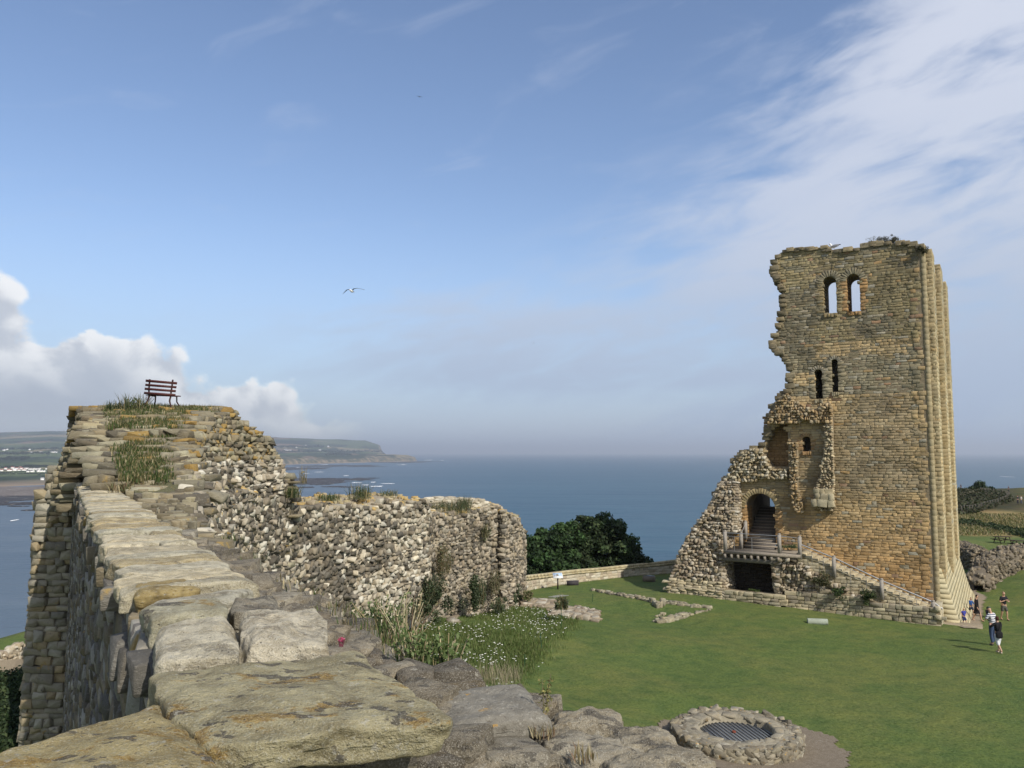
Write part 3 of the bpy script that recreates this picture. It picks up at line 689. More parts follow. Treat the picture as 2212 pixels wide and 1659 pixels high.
# door surround and left part: warmer, rougher
st = Stones('ash')
def keep_frame(u, v):
    er = 0.018 * float(vnoise(np.array([[u * .8, v * .8, 1.0]]), 44)[0])
    return t3(u, v, er), -TU, WZ, TN
ops = (O1, O2, O3, O4, O5, OD)
def kmask(u, v):
    if not inface((u), (v)): return False
    if inrec(u, v): return False
    if u > 17.6 and v < 4: return False
    for o, g in ((O1, .42), (O2, .42), (O3, .22), (O4, .22), (O5, .25), (OD, .38)):
        a, b, v0, vs = o
        if in_open(o, u, v, 0.02): return False
        if v > vs and in_open(o, u, v, g): return False
        if v <= vs and in_open(o, u, v, 0.10): return False
    return True
masonry(st, keep_frame, 0.35, 20.5, -0.8, 24, (0.13, 0.21), (0.22, 0.62), kmask, keep_col, 0.15, 0.011, 0.014, 0.03, 0.006)
# voussoirs
def ring(o, w0, n, colr, off=0.0, th=0.3, lo=0.0, hi=math.pi, stn=None):
    a, b, v0, vs = o; c = (a + b) / 2; r = (b - a) / 2
    for k in range(n):
        an = lo + (hi - lo) * (k + .5) / n; d = TU * math.cos(an) + WZ * math.sin(an); tdir = -TU * math.sin(an) + WZ * math.cos(an)
        L = w0 * (0.9 + .2 * rng.random()); wd = (r + w0 / 2) * (hi - lo) / n
        p = t3(c, vs, off) + d * (r + L / 2) + TN * (-th + 0.02)
        (stn or st).put(p, d, tdir, np.cross(d, tdir) * (1 if np.dot(np.cross(d, tdir), TN) > 0 else 1), (L / 2, wd / 2 - .012, th), jit(colr, .15))
ring(O1, .40, 13, (0.27, 0.24, 0.16)); ring(O2, .40, 13, (0.27, 0.24, 0.16)); ring(O3, .24, 9, (0.30, 0.27, 0.2)); ring(O4, .24, 9, (0.30, 0.27, 0.2)); ring(O5, .25, 9, (0.36, 0.25, 0.13))
ring(OD, .34, 21, (0.36, 0.29, 0.16), 0.03)
# jamb stones reaching into the thickness of the wall
for o, cc in ((O1, (0.30, 0.24, 0.13)), (O2, (0.38, 0.24, 0.11)), (O3, (.3, .26, .17)), (O4, (.3, .26, .17)), (O5, (.34, .22, .11)), (OD, (.38, .24, .11))):
    a, b, v0, vs = o
    for side in (a, b):
        v = v0 + 0.05
        while v < vs:
            h = .17 + .1 * rng.random(); s_ = 1 if side == b else -1; w_ = .14 + .12 * rng.random()
            for dd in (0.28, 0.85, 1.45):
                st.put(t3(side + s_ * (w_ - .04 + .03 * rng.random()), v + h / 2, -dd), -TU, WZ, TN, (w_, h / 2 - .01, .29), jit(cc, .2))
            v += h
    for k in range(4): st.put(t3(a + (b - a) * (k + .5) / 4, v0 - .12, -.3 + .03), -TU, WZ, TN, ((b - a) / 8, .12, .35), jit(cc, .2))
# broken stones along the ragged outline
fa = np.array(face); nf = len(fa)
for i in range(1, nf - 2):
    a, b = fa[i], fa[i + 1]; L = np.hypot(*(b - a)); k = max(1, int(L / .28))
    for q in range(k):
        p = a + (b - a) * (q + rng.random()) / k
        for dd in (0.2, 0.7, 1.3, 1.85):
            s_ = .16 + .14 * rng.random()
            st.put(t3(p[0] - .05 + .12 * rng.random(), p[1] - .06 + .12 * rng.random(), -dd + .1 * rng.random()), -TU, WZ, TN, (s_, s_ * .55, .28), jit((0.24, 0.20, 0.125), .25))
kf = MB(); st.flush(kf)
kf.build('front_wall', M['ashlar'], keep, KB)
# ---- the return side with its buttresses and battered foot
L_side = 16.4; topv = face[1][1]
def side_frame(off, ang=0.0):
    def f(s_, v): return TC + TS * s_ + WZ * v - TU * off, TS, WZ, -TU
    return f
SC = (0.50, 0.42, 0.25)
def side_col(u, v):
    r = rng.random() * .88 + .06; c = np.array(SC) * (0.8 if v > Z[790] else 1.0)
    if r < .08: c = np.array((0.5, .36, .18))
    if r > .92: c = np.array((0.40, 0.37, 0.28))
    return jit(c, .15, .05)
sb = MB(); ss = Stones('cut')
v_t2 = float((CZ + (977 - 578) / F * 54)); v_t3 = float((CZ + (977 - 622) / F * 61.5)); v_b = 3.0
sb.box(TC + TS * (L_side / 2 + .2) + WZ * (v_t3 - 1.5) / 2 + TU * 1.3, (L_side / 2 - .2, 1.1, (v_t3 - 1.5) / 2), MC, TS, TU, WZ)
coursed(ss, side_frame(0.0), 1.4, L_side, 0.5, v_t3 - 1.5, (.2, .28), 24, side_col)
def buttress(s0, s1, pr, vtop, vbot, mat_c=None, name='buttress'):
    bb = MB(); s_ = Stones('cut')
    bb.box(TC + TS * ((s0 + s1) / 2) + WZ * ((vtop + vbot) / 2) - TU * (pr / 2 - .4), ((s1 - s0) / 2 - .06, pr / 2 + .32, (vtop - vbot) / 2 - .1), MC, TS, -TU, WZ)
    coursed(s_, side_frame(pr), s0, s1, vbot, vtop, (.2, .3), 3, side_col)
    def fr(q, v): return TC + TS * s0 - TU * q + WZ * v, -TU, WZ, TN
    coursed(s_, fr, 0.0, pr - .004, vbot, vtop, (.2, .3), 1, lambda a, b: jit((.42, .34, .20), .10))
    s_.flush(bb); return bb.build(name, M['ashlar'], keep, KB)
buttress(0.35, 2.6, 0.50, topv - .1, v_b - .8); buttress(6.6, 9.4, 0.62, v_t2, v_b - .8); buttress(13.8, 16.5, 0.62, v_t3, v_b - .8)
# round shaft in the corner
sh = MB(); v = 1.2
while v < topv - .25:
    h = .3 + .12 * rng.random(); c0 = TC - TU * .0 + WZ * v; r_ = .16
    n = 14; ring_ = [(math.cos(2 * math.pi * k / n), math.sin(2 * math.pi * k / n)) for k in range(n)]
    V = []
    for hh, rr_ in ((0, r_ - .006), (.01, r_), (h - .013, r_), (h - .003, r_ - .006)):
        V += [c0 + TS * (a * rr_ + .12) - TU * (b * rr_ + .02) + WZ * hh for a, b in ring_]
    sh.add(V, [(i * n + k, i * n + (k + 1) % n, (i + 1) * n + (k + 1) % n, (i + 1) * n + k) for i in range(3) for k in range(n)], jit((.36, .30, .18), .10)); v += h
sh.build('corner_shaft', M['ashlar'], keep, KB)
masonry(ss, lambda q, v: (TC + TS * (.0) + TU * (.0) + TN * 0.02 + TU * q + WZ * v, -TU, WZ, TN), 0.28, .75, 1.0, topv - .2, (.2, .3), (.3, .45), lambda a, b: True, keep_col, .16, .02, .02)
ss.flush(sb); sb.build('side_wall', M['ashlar'], keep, KB)
# battered plinth: long sloping courses
bt = MB(); nst = 16
def bat(s_, q, v): return TC + TS * s_ - TU * q + WZ * v
zb0 = -1.3; zt0 = 3.2
for k in range(nst):
    va = zb0 + (zt0 - zb0) * k / nst; vb = zb0 + (zt0 - zb0) * (k + 1) / nst; f0 = 1 - k / nst
    steep = (0.5 if f0 < .82 else 0.75)
    s_ = 0.05; send = L_side + .3
    while s_ < send:
        e = min(send, s_ + .5 + .7 * rng.random())
        q0 = 0.25 + 1.25 * f0 + (0.12 if f0 > .8 else 0) + .01 * rng.random(); q1 = 0.25 + 1.25 * (f0 - 1 / nst) + (0.12 if f0 > .86 else 0)
        g = .012; cc = jit((0.50, 0.44, 0.28), .08, .02)
        a0, b0, c_, d_ = bat(s_ + g, q0, va + .01), bat(e - g, q0, va + .01), bat(e - g, q1 + .002, vb - .004), bat(s_ + g, q1 + .002, vb - .004)
        bi = [p + TU * 1.0 for p in (a0, b0, c_, d_)]
        bt.add([a0, b0, c_, d_] + bi, [(0, 1, 2, 3), (4, 7, 6, 5), (0, 4, 5, 1), (3, 2, 6, 7), (1, 5, 6, 2), (0, 3, 7, 4)], cc)
        s_ = e
bt.build('battered_plinth', stone_mat('plinth_stone', 1.0, .25, 0, .5, .02, .25), keep, KB)

# ---- remains of the forebuilding against the keep's front
fore = thing('forebuilding_ruin', t3(13, 0, 1), 'low broken forebuilding with rubble pier and dark vault at the foot of the keep', 'ruin')
FB = t3(13, 0, 1)
rs = Stones('rub'); fb = MB()
RB = [(0.40, 0.34, 0.25), (0.31, 0.26, 0.18), (0.48, 0.43, 0.34), (0.24, 0.195, 0.14), (0.35, 0.29, 0.20)]
def rubcol(): return jit(RB[rng.integers(0, len(RB))], .2, .04)
def patchy(poly_px, off, sz=(.12, .3), prot=.12, colf=None, jitter=.1, st_=None, grow=0.5):
    """rubble stones over an outline surveyed on the plane moved out by off (number or function of u, v)"""
    of = off if callable(off) else (lambda u, v: off)
    o0 = off if not callable(off) else 0.5
    pl_ = uvs(poly_px, o0); f = inpoly(pl_); A = np.array(pl_); u0, v0 = A.min(0); u1, v1 = A.max(0)
    v = v0
    while v < v1:
        h = sz[0] + rng.random() * (sz[1] - sz[0]) * .5; u = u0
        while u < u1:
            wd = sz[0] + rng.random() * (sz[1] - sz[0])
            if f(u + wd / 2, v + h / 2):
                (st_ or rs).put(t3(u + wd / 2, v + h / 2, of(u, v) + (rng.random() - .5) * 2 * prot - .1), -TU, WZ, TN, (wd * grow, h * .55, .18 + .1 * rng.random()), (colf or rubcol)(), (rng.random() - .5) * .5)
            u += wd
        v += h
    return pl_
def warm(): return jit([(0.38, 0.27, 0.14), (0.44, 0.34, 0.2), (0.30, 0.22, 0.12), (0.36, 0.30, 0.2)][rng.integers(0, 4)], .2, .05)
# overhanging broken band above the alcove, the long scar on its right, the ragged pilaster on its left
band = [(1700, 850), (1681, 862), (1662, 893), (1659, 915), (1690, 917), (1706, 912), (1722, 915), (1742, 906), (1760, 915), (1775, 912), (1795, 920), (1797, 880), (1790, 868), (1772, 872), (1765, 884), (1740, 880), (1715, 866)]
pb = patchy(band, 0.40, (.10, .28), .12, warm); prism(fb, [pb], lambda u, v: t3(u, v), TN, .9, MC, lo=.33)
scar = [(1782, 905), (1798, 900), (1800, 1000), (1800, 1105), (1757, 1100), (1756, 1060), (1770, 1030), (1776, 990), (1780, 950)]
pb = patchy(scar, 0.32, (.10, .26), .10, lambda: jit([(0.50, 0.43, 0.29), (0.42, .35, .23), (.34, .27, .17)][rng.integers(0, 3)], .2)); prism(fb, [pb], lambda u, v: t3(u, v), TN, .8, MC, lo=.28)
pil = [(1703, 955), (1721, 955), (1722, 1000), (1722, 1060), (1734, 1090), (1733, 1108), (1716, 1104), (1708, 1070), (1706, 1010)]
pb = patchy(pil, 0.36, (.10, .26), .09, warm); prism(fb, [pb], lambda u, v: t3(u, v), TN, .8, MC, lo=.32)
sa0 = Stones('ash')
patchy([(1756, 1056), (1800, 1052), (1800, 1095), (1757, 1092)], 0.62, (.25, .6), .03, lambda: jit((.44, .38, .25), .1), st_=sa0, grow=.48)
patchy([(1640, 965), (1612, 975), (1594, 980), (1578, 1015), (1560, 1040), (1600, 1040), (1700, 1035), (1700, 1012), (1665, 1012)], 0.25, (.12, .30), .12, lambda: jit([(.42, .36, .24), (.34, .27, .16), (.5, .45, .34)][rng.integers(0, 3)], .2))
# left rubble pier, stepping forward towards its foot
sil = uvs([(1556, 1041), (1546, 1071), (1534, 1098), (1507, 1137), (1492, 1165), (1481, 1190), (1475, 1214), (1466, 1240), (1462, 1290)], 1.0)
sv_ = np.array([p[1] for p in sil])[::-1]; su_ = np.array([p[0] for p in sil])[::-1]
rgt = uvs([(1583, 1030), (1585, 1100), (1586, 1150), (1566, 1155), (1567, 1210), (1572, 1262), (1574, 1300)], 1.2)
rv_ = np.array([p[1] for p in rgt])[::-1]; ru_ = np.array([p[0] for p in rgt])[::-1]
v = -0.6; vtop_p = sil[0][1]
while v < vtop_p:
    h = .11 + .12 * rng.random(); uL = float(np.interp(v, sv_, su_)); uR = float(np.interp(v, rv_, ru_)); f = 2.55 - 2.0 * max(0, min(1, (v - 1.2) / (vtop_p - 1.2))) ** .8
    fb.box(t3((uL + uR) / 2, v + h / 2, (f - 1.2) / 2 - .1), ((uL - uR) / 2 - .12, (f + 1.2) / 2 - .12, h / 2 + .02), MC, TU, TN, WZ)
    u = uR
    low = v < 1.7
    while u < uL:
        wd = (.3 + .35 * rng.random()) if low else (.12 + .22 * rng.random()) 
        cc = jit((0.46, .40, .27), .2) if low else rubcol()
        (rs).put(t3(u + wd / 2, v + h / 2, f - .15 + (0 if low else (rng.random() - .5) * .3)), -TU, WZ, TN, (wd * .52, h * .56, .22), cc, 0 if low else (rng.random() - .5) * .6); u += wd
    q = f
    while q > -1.2:
        wd = .15 + .22 * rng.random()
        for uu, s_ in ((uL, 1), (uR, -1)):
            rs.put(t3(uu - s_ * .05, v + h / 2, q - wd / 2), TN * s_, WZ, TU * s_, (wd * .55, h * .56, .2 + .08 * rng.random()), rubcol(), (rng.random() - .5) * .4)
        q -= wd
    v += h
# lower front plinth wall with its ledge
pt = [(1481, 1262), (1552, 1272), (1600, 1279), (1698, 1286), (1699, 1277), (1781, 1278), (1840, 1288), (1900, 1303), (1960, 1312), (2030, 1319)]
pbm = [(2034, 1356), (1900, 1345), (1781, 1331), (1698, 1320), (1600, 1304), (1481, 1288)]
pl_uv = uvs(pt + pbm, 2.3); prism(fb, [pl_uv], lambda u, v: t3(u, v, 2.3), TN, .6, MC, lo=-.14); fpl = inpoly(pl_uv)
sa = Stones('ash')
A_ = np.array(pl_uv)
masonry(sa, lambda u, v: (t3(u, v, 2.3 + (.25 if u > tuv(1698, 1300, 2.3)[0] else 0)), -TU, WZ, TN), A_[:, 0].min(), A_[:, 0].max(), A_[:, 1].min() - .2, A_[:, 1].max(), (.18, .28), (.3, .7), fpl,
        lambda u, v: jit([(.42, .37, .25), (.36, .32, .22), (.48, .42, .28), (.30, .26, .19)][rng.integers(0, 4)], .15), .18, .025, .02)
uE = A_[:, 0].min(); masonry(sa, lambda q, v: (t3(uE, v, 2.3) - TN * q, TN * -1, WZ, -TU), 0, 2.4, -.7, 1.2, (.18, .28), (.3, .7), lambda a, b: True, lambda u, v: jit((.44, .39, .27), .15), .16, .02, .02)
# rubble bank under the steps
bank = [(1678, 1200), (1700, 1196), (1725, 1203), (1751, 1216), (1775, 1230), (1802, 1246), (1850, 1272), (1900, 1296), (1905, 1306), (1840, 1292), (1781, 1280), (1699, 1282), (1686, 1282), (1682, 1262), (1679, 1235)]
pb = patchy(bank, lambda u, v: 1.95, (.13, .34), .16); prism(fb, [uvs(bank, 1.8)], lambda u, v: t3(u, v, 1.8), TN, 1.9, MC, lo=-.1)
uS = tuv(1679, 1235, 1.9)[0]
v = -.2
while v < tuv(1680, 1200, 1.9)[1]:
    h = .16 + .1 * rng.random(); q = 0
    while q < 2.0:
        wd = .15 + .2 * rng.random(); rs.put(t3(uS, v + h / 2, q + wd / 2), TN, WZ, TU, (wd * .55, h * .56, .2), rubcol()); q += wd
    v += h
# back of the vault, its deep shade put into the stone colour; ledge floor
uA, vA = tuv(1565, 1275, 0); uB, vB = tuv(1683, 1208, 0)
fb.box(t3((uA + uB) / 2, 1.2, 1.0), ((uA - uB) / 2 + 1, 1.3, .15), (.2, .17, .12), TU, TN, WZ) if False else None
fb.box(t3(8.2, -.1, 1.0), (10.4, 1.4, .35), (.28, .23, .16), TU, TN, WZ)
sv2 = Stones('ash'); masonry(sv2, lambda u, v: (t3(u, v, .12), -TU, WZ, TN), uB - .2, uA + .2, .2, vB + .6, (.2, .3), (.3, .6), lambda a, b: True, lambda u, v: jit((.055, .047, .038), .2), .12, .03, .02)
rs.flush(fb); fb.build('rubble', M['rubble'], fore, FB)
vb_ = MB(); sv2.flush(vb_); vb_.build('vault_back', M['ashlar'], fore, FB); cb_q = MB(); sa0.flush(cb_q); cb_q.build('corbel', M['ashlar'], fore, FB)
fm = MB(); sa.flush(fm); fm.build('plinth_wall', M['ashlar'], fore, FB)
# stone steps
u_t, v_t_ = tuv(1729, 1192, 1.5); u_b, v_b_ = tuv(2014, 1318, 1.5)
nstep = 21; stp = MB()
sl = (v_b_ - v_t_) / (u_b - u_t); prism(stp, [[(u_t + .1, v_t_ - .15), (u_b, v_b_ - .15), (u_b, -.8), (u_t + .1, -.8)]], lambda u, v: t3(u, v, 1.84), TN, 1.7, (.40, .34, .22))
for k in range(nstep):
    ua = u_t + (u_b - u_t) * k / nstep; ub = u_t + (u_b - u_t) * (k + 1) / nstep; vt = v_t_ - (v_t_ - v_b_) * (k + .4) / nstep
    for q in range(3):
        stp.box(t3((ua + ub) / 2 + .05, vt - .09, .35 + .6 * q), (abs(ub - ua) / 2 + .10, .29, .10), jit((.46, .40, .27), .10), TU, TN, WZ)
steps_f = lambda u, v: v < v_t_ + (u - u_t) * sl - .22 and u_b < u < u_t
sst = Stones('ash'); masonry(sst, lambda u, v: (t3(u, v, 1.9), -TU, WZ, TN), u_b, u_t, -.6, v_t_, (.16, .2), (.3, .5), steps_f, lambda u, v: jit((.46, .40, .27), .12), .1, .015, .012); sst.flush(stp)
stp.build('steps', M['ashlar'], fore, FB)
# passage behind the door arch
pa = MB(); a, b, v0, vs = OD; ht = vs + (b - a) / 2
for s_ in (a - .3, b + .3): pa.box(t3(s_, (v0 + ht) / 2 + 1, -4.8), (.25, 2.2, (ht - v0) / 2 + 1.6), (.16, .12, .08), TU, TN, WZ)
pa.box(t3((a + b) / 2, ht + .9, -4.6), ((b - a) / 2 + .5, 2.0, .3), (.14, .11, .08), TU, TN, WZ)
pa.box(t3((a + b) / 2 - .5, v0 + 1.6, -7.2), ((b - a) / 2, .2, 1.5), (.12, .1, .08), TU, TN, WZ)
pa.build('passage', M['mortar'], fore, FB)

# ---- timber landing and rails
land = thing('timber_landing', t3(*tuv(1625, 1190, 1.2), 1.2), 'grey timber landing with handrail posts in front of the keep doorway', 'landing')
LB = t3(*tuv(1625, 1190, 1.2), 1.2); WD = (.27, .235, .19)
uL_, vd = tuv(1566, 1189, 2.2); uR_, _ = tuv(1729, 1196, 2.2); vd = tuv(1640, 1193, 2.2)[1]; uM = tuv(1683, 1190, 2.2)[0]
d = MB(); n = 16
for k in range(n):
    q = 0.1 + 2.1 * k / n; d.box(t3((uL_ + uR_) / 2, vd - .03, q + .065), ((uL_ - uR_) / 2, .06, .025), jit(WD, .15), TU, TN, WZ)
d.box(t3((uL_ + uR_) / 2, vd - .11, 2.2), ((uL_ - uR_) / 2, .03, .10), jit(WD, .1), TU, TN, WZ)
d.build('deck', M['wood'], land, LB)
d = MB()
for k in range(9):
    d = MB(); uu = uM + (uL_ - uM) * k / 8 * .985 + .05; d.box(t3(uu, vd - .34, 1.3), (.06, 1.05, .11), jit(WD, .1), TU, TN, WZ)
    d.build('joist', M['wood'], land, LB)
d = MB(); d.box(t3((uL_ + uM) / 2, vd - .56, 2.05), ((uL_ - uM) / 2 + .1, .10, .12), jit((.2, .18, .15), .1), TU, TN, WZ); d.build('beam', M['wood'], land, LB)
PT = []
def post(px, yt, yb, off):
    u, vt = tuv(px, yt, off); vb = tuv(px, yb, off)[1]; q = MB(); q.box(t3(u, (vt + vb) / 2, off), (.10, .09, (vt - vb) / 2), (.34, .31, .27), TU, TN, WZ)
    q.box(t3(u, vt + .03, off), (.07, .065, .05), (.34, .31, .27), TU, TN, WZ)
    q.build('post', M['wood'], land, LB); PT.append((u, vt, vb)); return u, vt
pA = post(1566, 1148, 1192, 2.1); pB = post(1683, 1155, 1197, 2.1); pC = post(1727, 1160, 1208, 2.1)
pI = post(1600.5, 1151, 1185, .9); pJ = post(1610, 1127, 1165, .05)
pD = post(1801, 1203, 1247, 2.0); pE = post(1904, 1252, 1296, 2.0); pF = post(2016, 1300, 1324, 2.0)
def rail(pts, r=.03):
    q = MB(); q.tube([t3(*p) for p in pts], r, (.45, .45, .46), 6); return q.build('handrail', M['steel'], land, LB)
for dv in (-.08, -.28):
    rail([(pA[0], pA[1] + dv, 2.1), (pB[0], pB[1] + dv, 2.1), (pC[0], pC[1] + dv, 2.1)], .026 if dv > -.1 else .014)
uTT, vTT = tuv(2036, 1315, 2.0)
rail([(pC[0], pC[1] - .42, 2.1), (pD[0], pD[1] - .05, 2.0), (pE[0], pE[1] - .05, 2.0), (pF[0], pF[1] - .02, 2.0), (uTT, vTT, 2.0)], .04)
rail([(pC[0], pC[1] - .60, 2.1), (pD[0], pD[1] - .25, 2.0), (pE[0], pE[1] - .25, 2.0), (pF[0], pF[1] - .22, 2.0)], .016)
rail([(pI[0], pI[1] - .1, .9), (pJ[0], pJ[1] - .1, .05)], .025)
for f in (.17, .5): 
    for (p, q_) in ((pA, pB),):
        u = p[0] + (q_[0] - p[0]) * f; bal = MB(); bal.tube([t3(u, vd, 2.1), t3(u, p[1] - .3, 2.1)], .018, (.4, .4, .41), 5); bal.build('baluster', M['steel'], land, LB)
for (p, q_) in ((pC, pD), (pD, pE), (pE, pF)):
    for f in (.35, .68):
        u = p[0] + (q_[0] - p[0]) * f; vv = (p[1] - (.6 if p is pC else .3)) * (1 - f) + (q_[1] - .3) * f; bal = MB(); bal.tube([t3(u, vv - .75, 2.0), t3(u, vv, 2.0)], .014, (.4, .4, .41), 5); bal.build('baluster', M['steel'], land, LB)
# timber treads rising into the doorway
a, b, v0, vs = OD
for k in range(14):
    sp_ = MB()
    sp_.box(t3((a + b) / 2 - .02, vd + .17 * (k + 1), .35 - .32 * k), ((b - a) / 2 - .02 + (.2 if k < 2 else 0), .17, .03), jit(WD, .1), TU, TN, WZ)
    sp_.box(t3((a + b) / 2 - .02, vd + .17 * k + .07, .35 - .32 * k + .15), ((b - a) / 2 - .02, .015, .085), jit((.16, .14, .12), .1), TU, TN, WZ)
    sp_.build('tread', M['wood'], land, LB)
# ------------------------------------------------------------------ curtain wall and bench mound
def polyline(pts):
    pts = np.array(pts, float); seg = np.hypot(*(np.diff(pts, axis=0).T)); L = np.concatenate([[0], np.cumsum(seg)])
    def at(s):
        i = int(np.clip(np.searchsorted(L, s, 'right') - 1, 0, len(seg) - 1)); f = (s - L[i]) / seg[i]
        p = pts[i] + (pts[i + 1] - pts[i]) * f; t = (pts[i + 1] - pts[i]) / seg[i]; return p, t
    return at, L
CW = [P(px, 1100, Y)[:2] for px, Y in [(420, 14), (445, 19), (500, 24), (560, 26.5), (650, 29.5), (780, 34), (870, 37), (925, 39)]]
CW2 = [P(px, 1100, Y)[:2] for px, Y in [(925, 39.1), (935, 41), (985, 43.5), (1040, 45.5), (1080, 47), (1086, 46.4), (1118, 48.5), (1131, 50.5), (1130, 53)]]
cw, CL = polyline(CW); cw2, CL2 = polyline(CW2)
def relz(px, py, Y): return P(px, py, Y)[2]
top1 = [(relz(420, 1160, 14)), relz(445, 1120, 19), relz(540, 1060, 24), relz(600, 1078, 26.5), relz(655, 1092, 29.5), relz(780, 1094, 34), relz(870, 1088, 37), relz(925, 1082, 39)]
def topf1(s): return float(np.interp(s, CL, top1)) + 0.10 * math.sin(s * 2.3) + .08 * math.sin(s * 5.1 + 1)
top2 = [relz(925, 1110, 39), relz(935, 1112, 41), relz(985, 1112, 43.5), relz(1035, 1100, 45.5), relz(1078, 1092, 47), relz(1088, 1108, 46.4), relz(1112, 1116, 48.5), relz(1124, 1150, 50.5), relz(1126, 1190, 53)]
def topf2(s): return float(np.interp(s, CL2, top2)) + .08 * math.sin(s * 3.3)
curt = thing('curtain_wall', (CW[5][0], CW[5][1], gz(*CW[5])), 'pale rubble curtain wall curving away beyond the near parapet, plants growing on its top', 'castle wall')
CB = (CW[5][0], CW[5][1], gz(*CW[5]))
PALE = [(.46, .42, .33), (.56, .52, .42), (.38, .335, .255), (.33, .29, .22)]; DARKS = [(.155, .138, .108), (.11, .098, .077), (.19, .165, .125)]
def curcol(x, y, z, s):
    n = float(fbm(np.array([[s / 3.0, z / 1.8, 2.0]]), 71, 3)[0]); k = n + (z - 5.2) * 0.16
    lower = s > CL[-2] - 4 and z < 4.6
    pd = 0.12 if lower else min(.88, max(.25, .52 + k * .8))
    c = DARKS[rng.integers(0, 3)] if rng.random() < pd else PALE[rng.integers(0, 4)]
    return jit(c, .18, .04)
cr = Stones('rub')
def wallface(at, L, topf, z0, sz, dens=1, col=None, smin=0, side=1):
    z = z0
    while z < 12:
        h = sz[0] * (.65 + .85 * rng.random()); s = smin + rng.random() * .2
        while s < L[-1]:
            wd = sz[0] + (sz[1] - sz[0]) * rng.random() ** 1.6
            if rng.random() < .10: wd *= 1.6
            p, t_ = at(s + wd / 2); tp = topf(s + wd / 2)
            if z + h / 2 < tp and z > gz(p[0], p[1]) - 0.6:
                N = np.array((t_[1], -t_[0], 0)) * side; U = np.array((t_[0], t_[1], 0)) * side
                # U x W = N  with W up
                out = (rng.random() - .35) * .13
                c = np.array((p[0], p[1], z + h / 2 + (rng.random() - .5) * h * .5)) + N * (out - .09)
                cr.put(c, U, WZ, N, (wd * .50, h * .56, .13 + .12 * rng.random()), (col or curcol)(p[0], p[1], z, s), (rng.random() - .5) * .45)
            s += wd * .93
        z += h * .88
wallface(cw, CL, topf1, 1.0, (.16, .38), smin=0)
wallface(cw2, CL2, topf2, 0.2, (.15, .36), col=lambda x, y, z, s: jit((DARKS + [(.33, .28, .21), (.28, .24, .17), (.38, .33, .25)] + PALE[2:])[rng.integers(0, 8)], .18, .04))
cm = MB()
def wallcore(at, L, topf, th, z0, n=60, capcol=(.26, .22, .15)):
    A = []; 
    for i in range(n + 1):
        s = L[-1] * i / n; p, t_ = at(min(s, L[-1] - 1e-3)); N = np.array((t_[1], -t_[0], 0)); q = np.array((p[0], p[1], 0))
        tp = topf(s); f = q - N * .035; b_ = th(s, q, N)
        A.append([f + WZ * z0, f + WZ * (tp - .05), (f + b_) / 2 + WZ * (tp + .12), b_ + WZ * (tp + .22), b_ + WZ * z0])
    A = np.array(A); k = A.shape[1]; ii = np.arange((n + 1) * k).reshape(n + 1, k)
    cm.add(A.reshape(-1, 3), np.stack([ii[:-1, :-1], ii[1:, :-1], ii[1:, 1:], ii[:-1, 1:]], -1).reshape(-1, 4), (.34, .29, .21))
    for e in (0, n): cm.add(A[e], [(0, 1, 2), (0, 2, 3), (0, 3, 4)], (.34, .29, .21))
    return A
A1 = wallcore(cw, CL, topf1, lambda s, q, N: q - N * (.25 + 3.4 * min(1, max(0, (s - CL[3]) / 1.5))), -2.0)
A2 = wallcore(cw2, CL2, topf2, lambda s, q, N: q + np.array((-1.2, 1.6, 0)) * (1 - .7 * max(0, (s - CL2[-3]) / (CL2[-1] - CL2[-3]))), -2.0)
# loose and bedded stones lying over the broken wall head
def headstones(A, n, s0=0, s1=1, colr=None, zlift=0.0, sz=(.12, .34)):
    m_ = len(A) - 1
    for _ in range(n):
        f = (s0 + (s1 - s0) * rng.random()) * m_; i = min(int(f), m_ - 1); f -= i; w_ = rng.random() * 2
        r = lambda a: (a[1] * (1 - w_) + a[2] * w_) if w_ < 1 else (a[2] * (2 - w_) + a[3] * (w_ - 1))
        p = r(A[i]) * (1 - f) + r(A[i + 1]) * f; a = rng.random() * 6.28; wd = sz[0] + (sz[1] - sz[0]) * rng.random()
        U = np.array((math.cos(a), math.sin(a), 0)); W_ = np.array((-math.sin(a), math.cos(a), 0))
        c = (colr or [(.34, .29, .17), (.42, .36, .24), (.28, .24, .17), (.42, .30, .12)])[rng.integers(0, 4)]
        cr.put(p + WZ * (zlift + .04 * rng.random()), U, W_, WZ, (wd * .6, wd * .4, .05 + .09 * rng.random()), jit(c, .2))
headstones(A1, 900, .30, 1); headstones(A2, 420)
# the outer parapet stub behind the lower length
for i in range(420):
    f = rng.random(); px = 925 + 125 * f; Y = 44.5 + 1.6 * f; zt = relz(px, 1076 + 8 * f ** 4, Y); zz = relz(px, 1112, Y) + (zt - relz(px, 1112, Y)) * rng.random()
    q = P(px, 1100, Y); cr.put(np.array((q[0], q[1], zz)), TS * 0 + np.array((.78, .62, 0)), WZ, np.array((.62, -.78, 0)), (.2 + .08 * rng.random(), .08 + .04 * rng.random(), .25), jit(PALE[rng.integers(0, 4)], .2))
q0 = P(925, 1100, 44.7); q1 = P(1052, 1100, 46.3); zt = relz(985, 1080, 45.4)
cm.bar((q0[0], q0[1], zt - 1.2), (q1[0], q1[1], zt - 1.2), .45, 2.2, (.34, .29, .21))
cr.flush(cm); cm.build('rubble_masonry', M['rubble'], curt, CB)
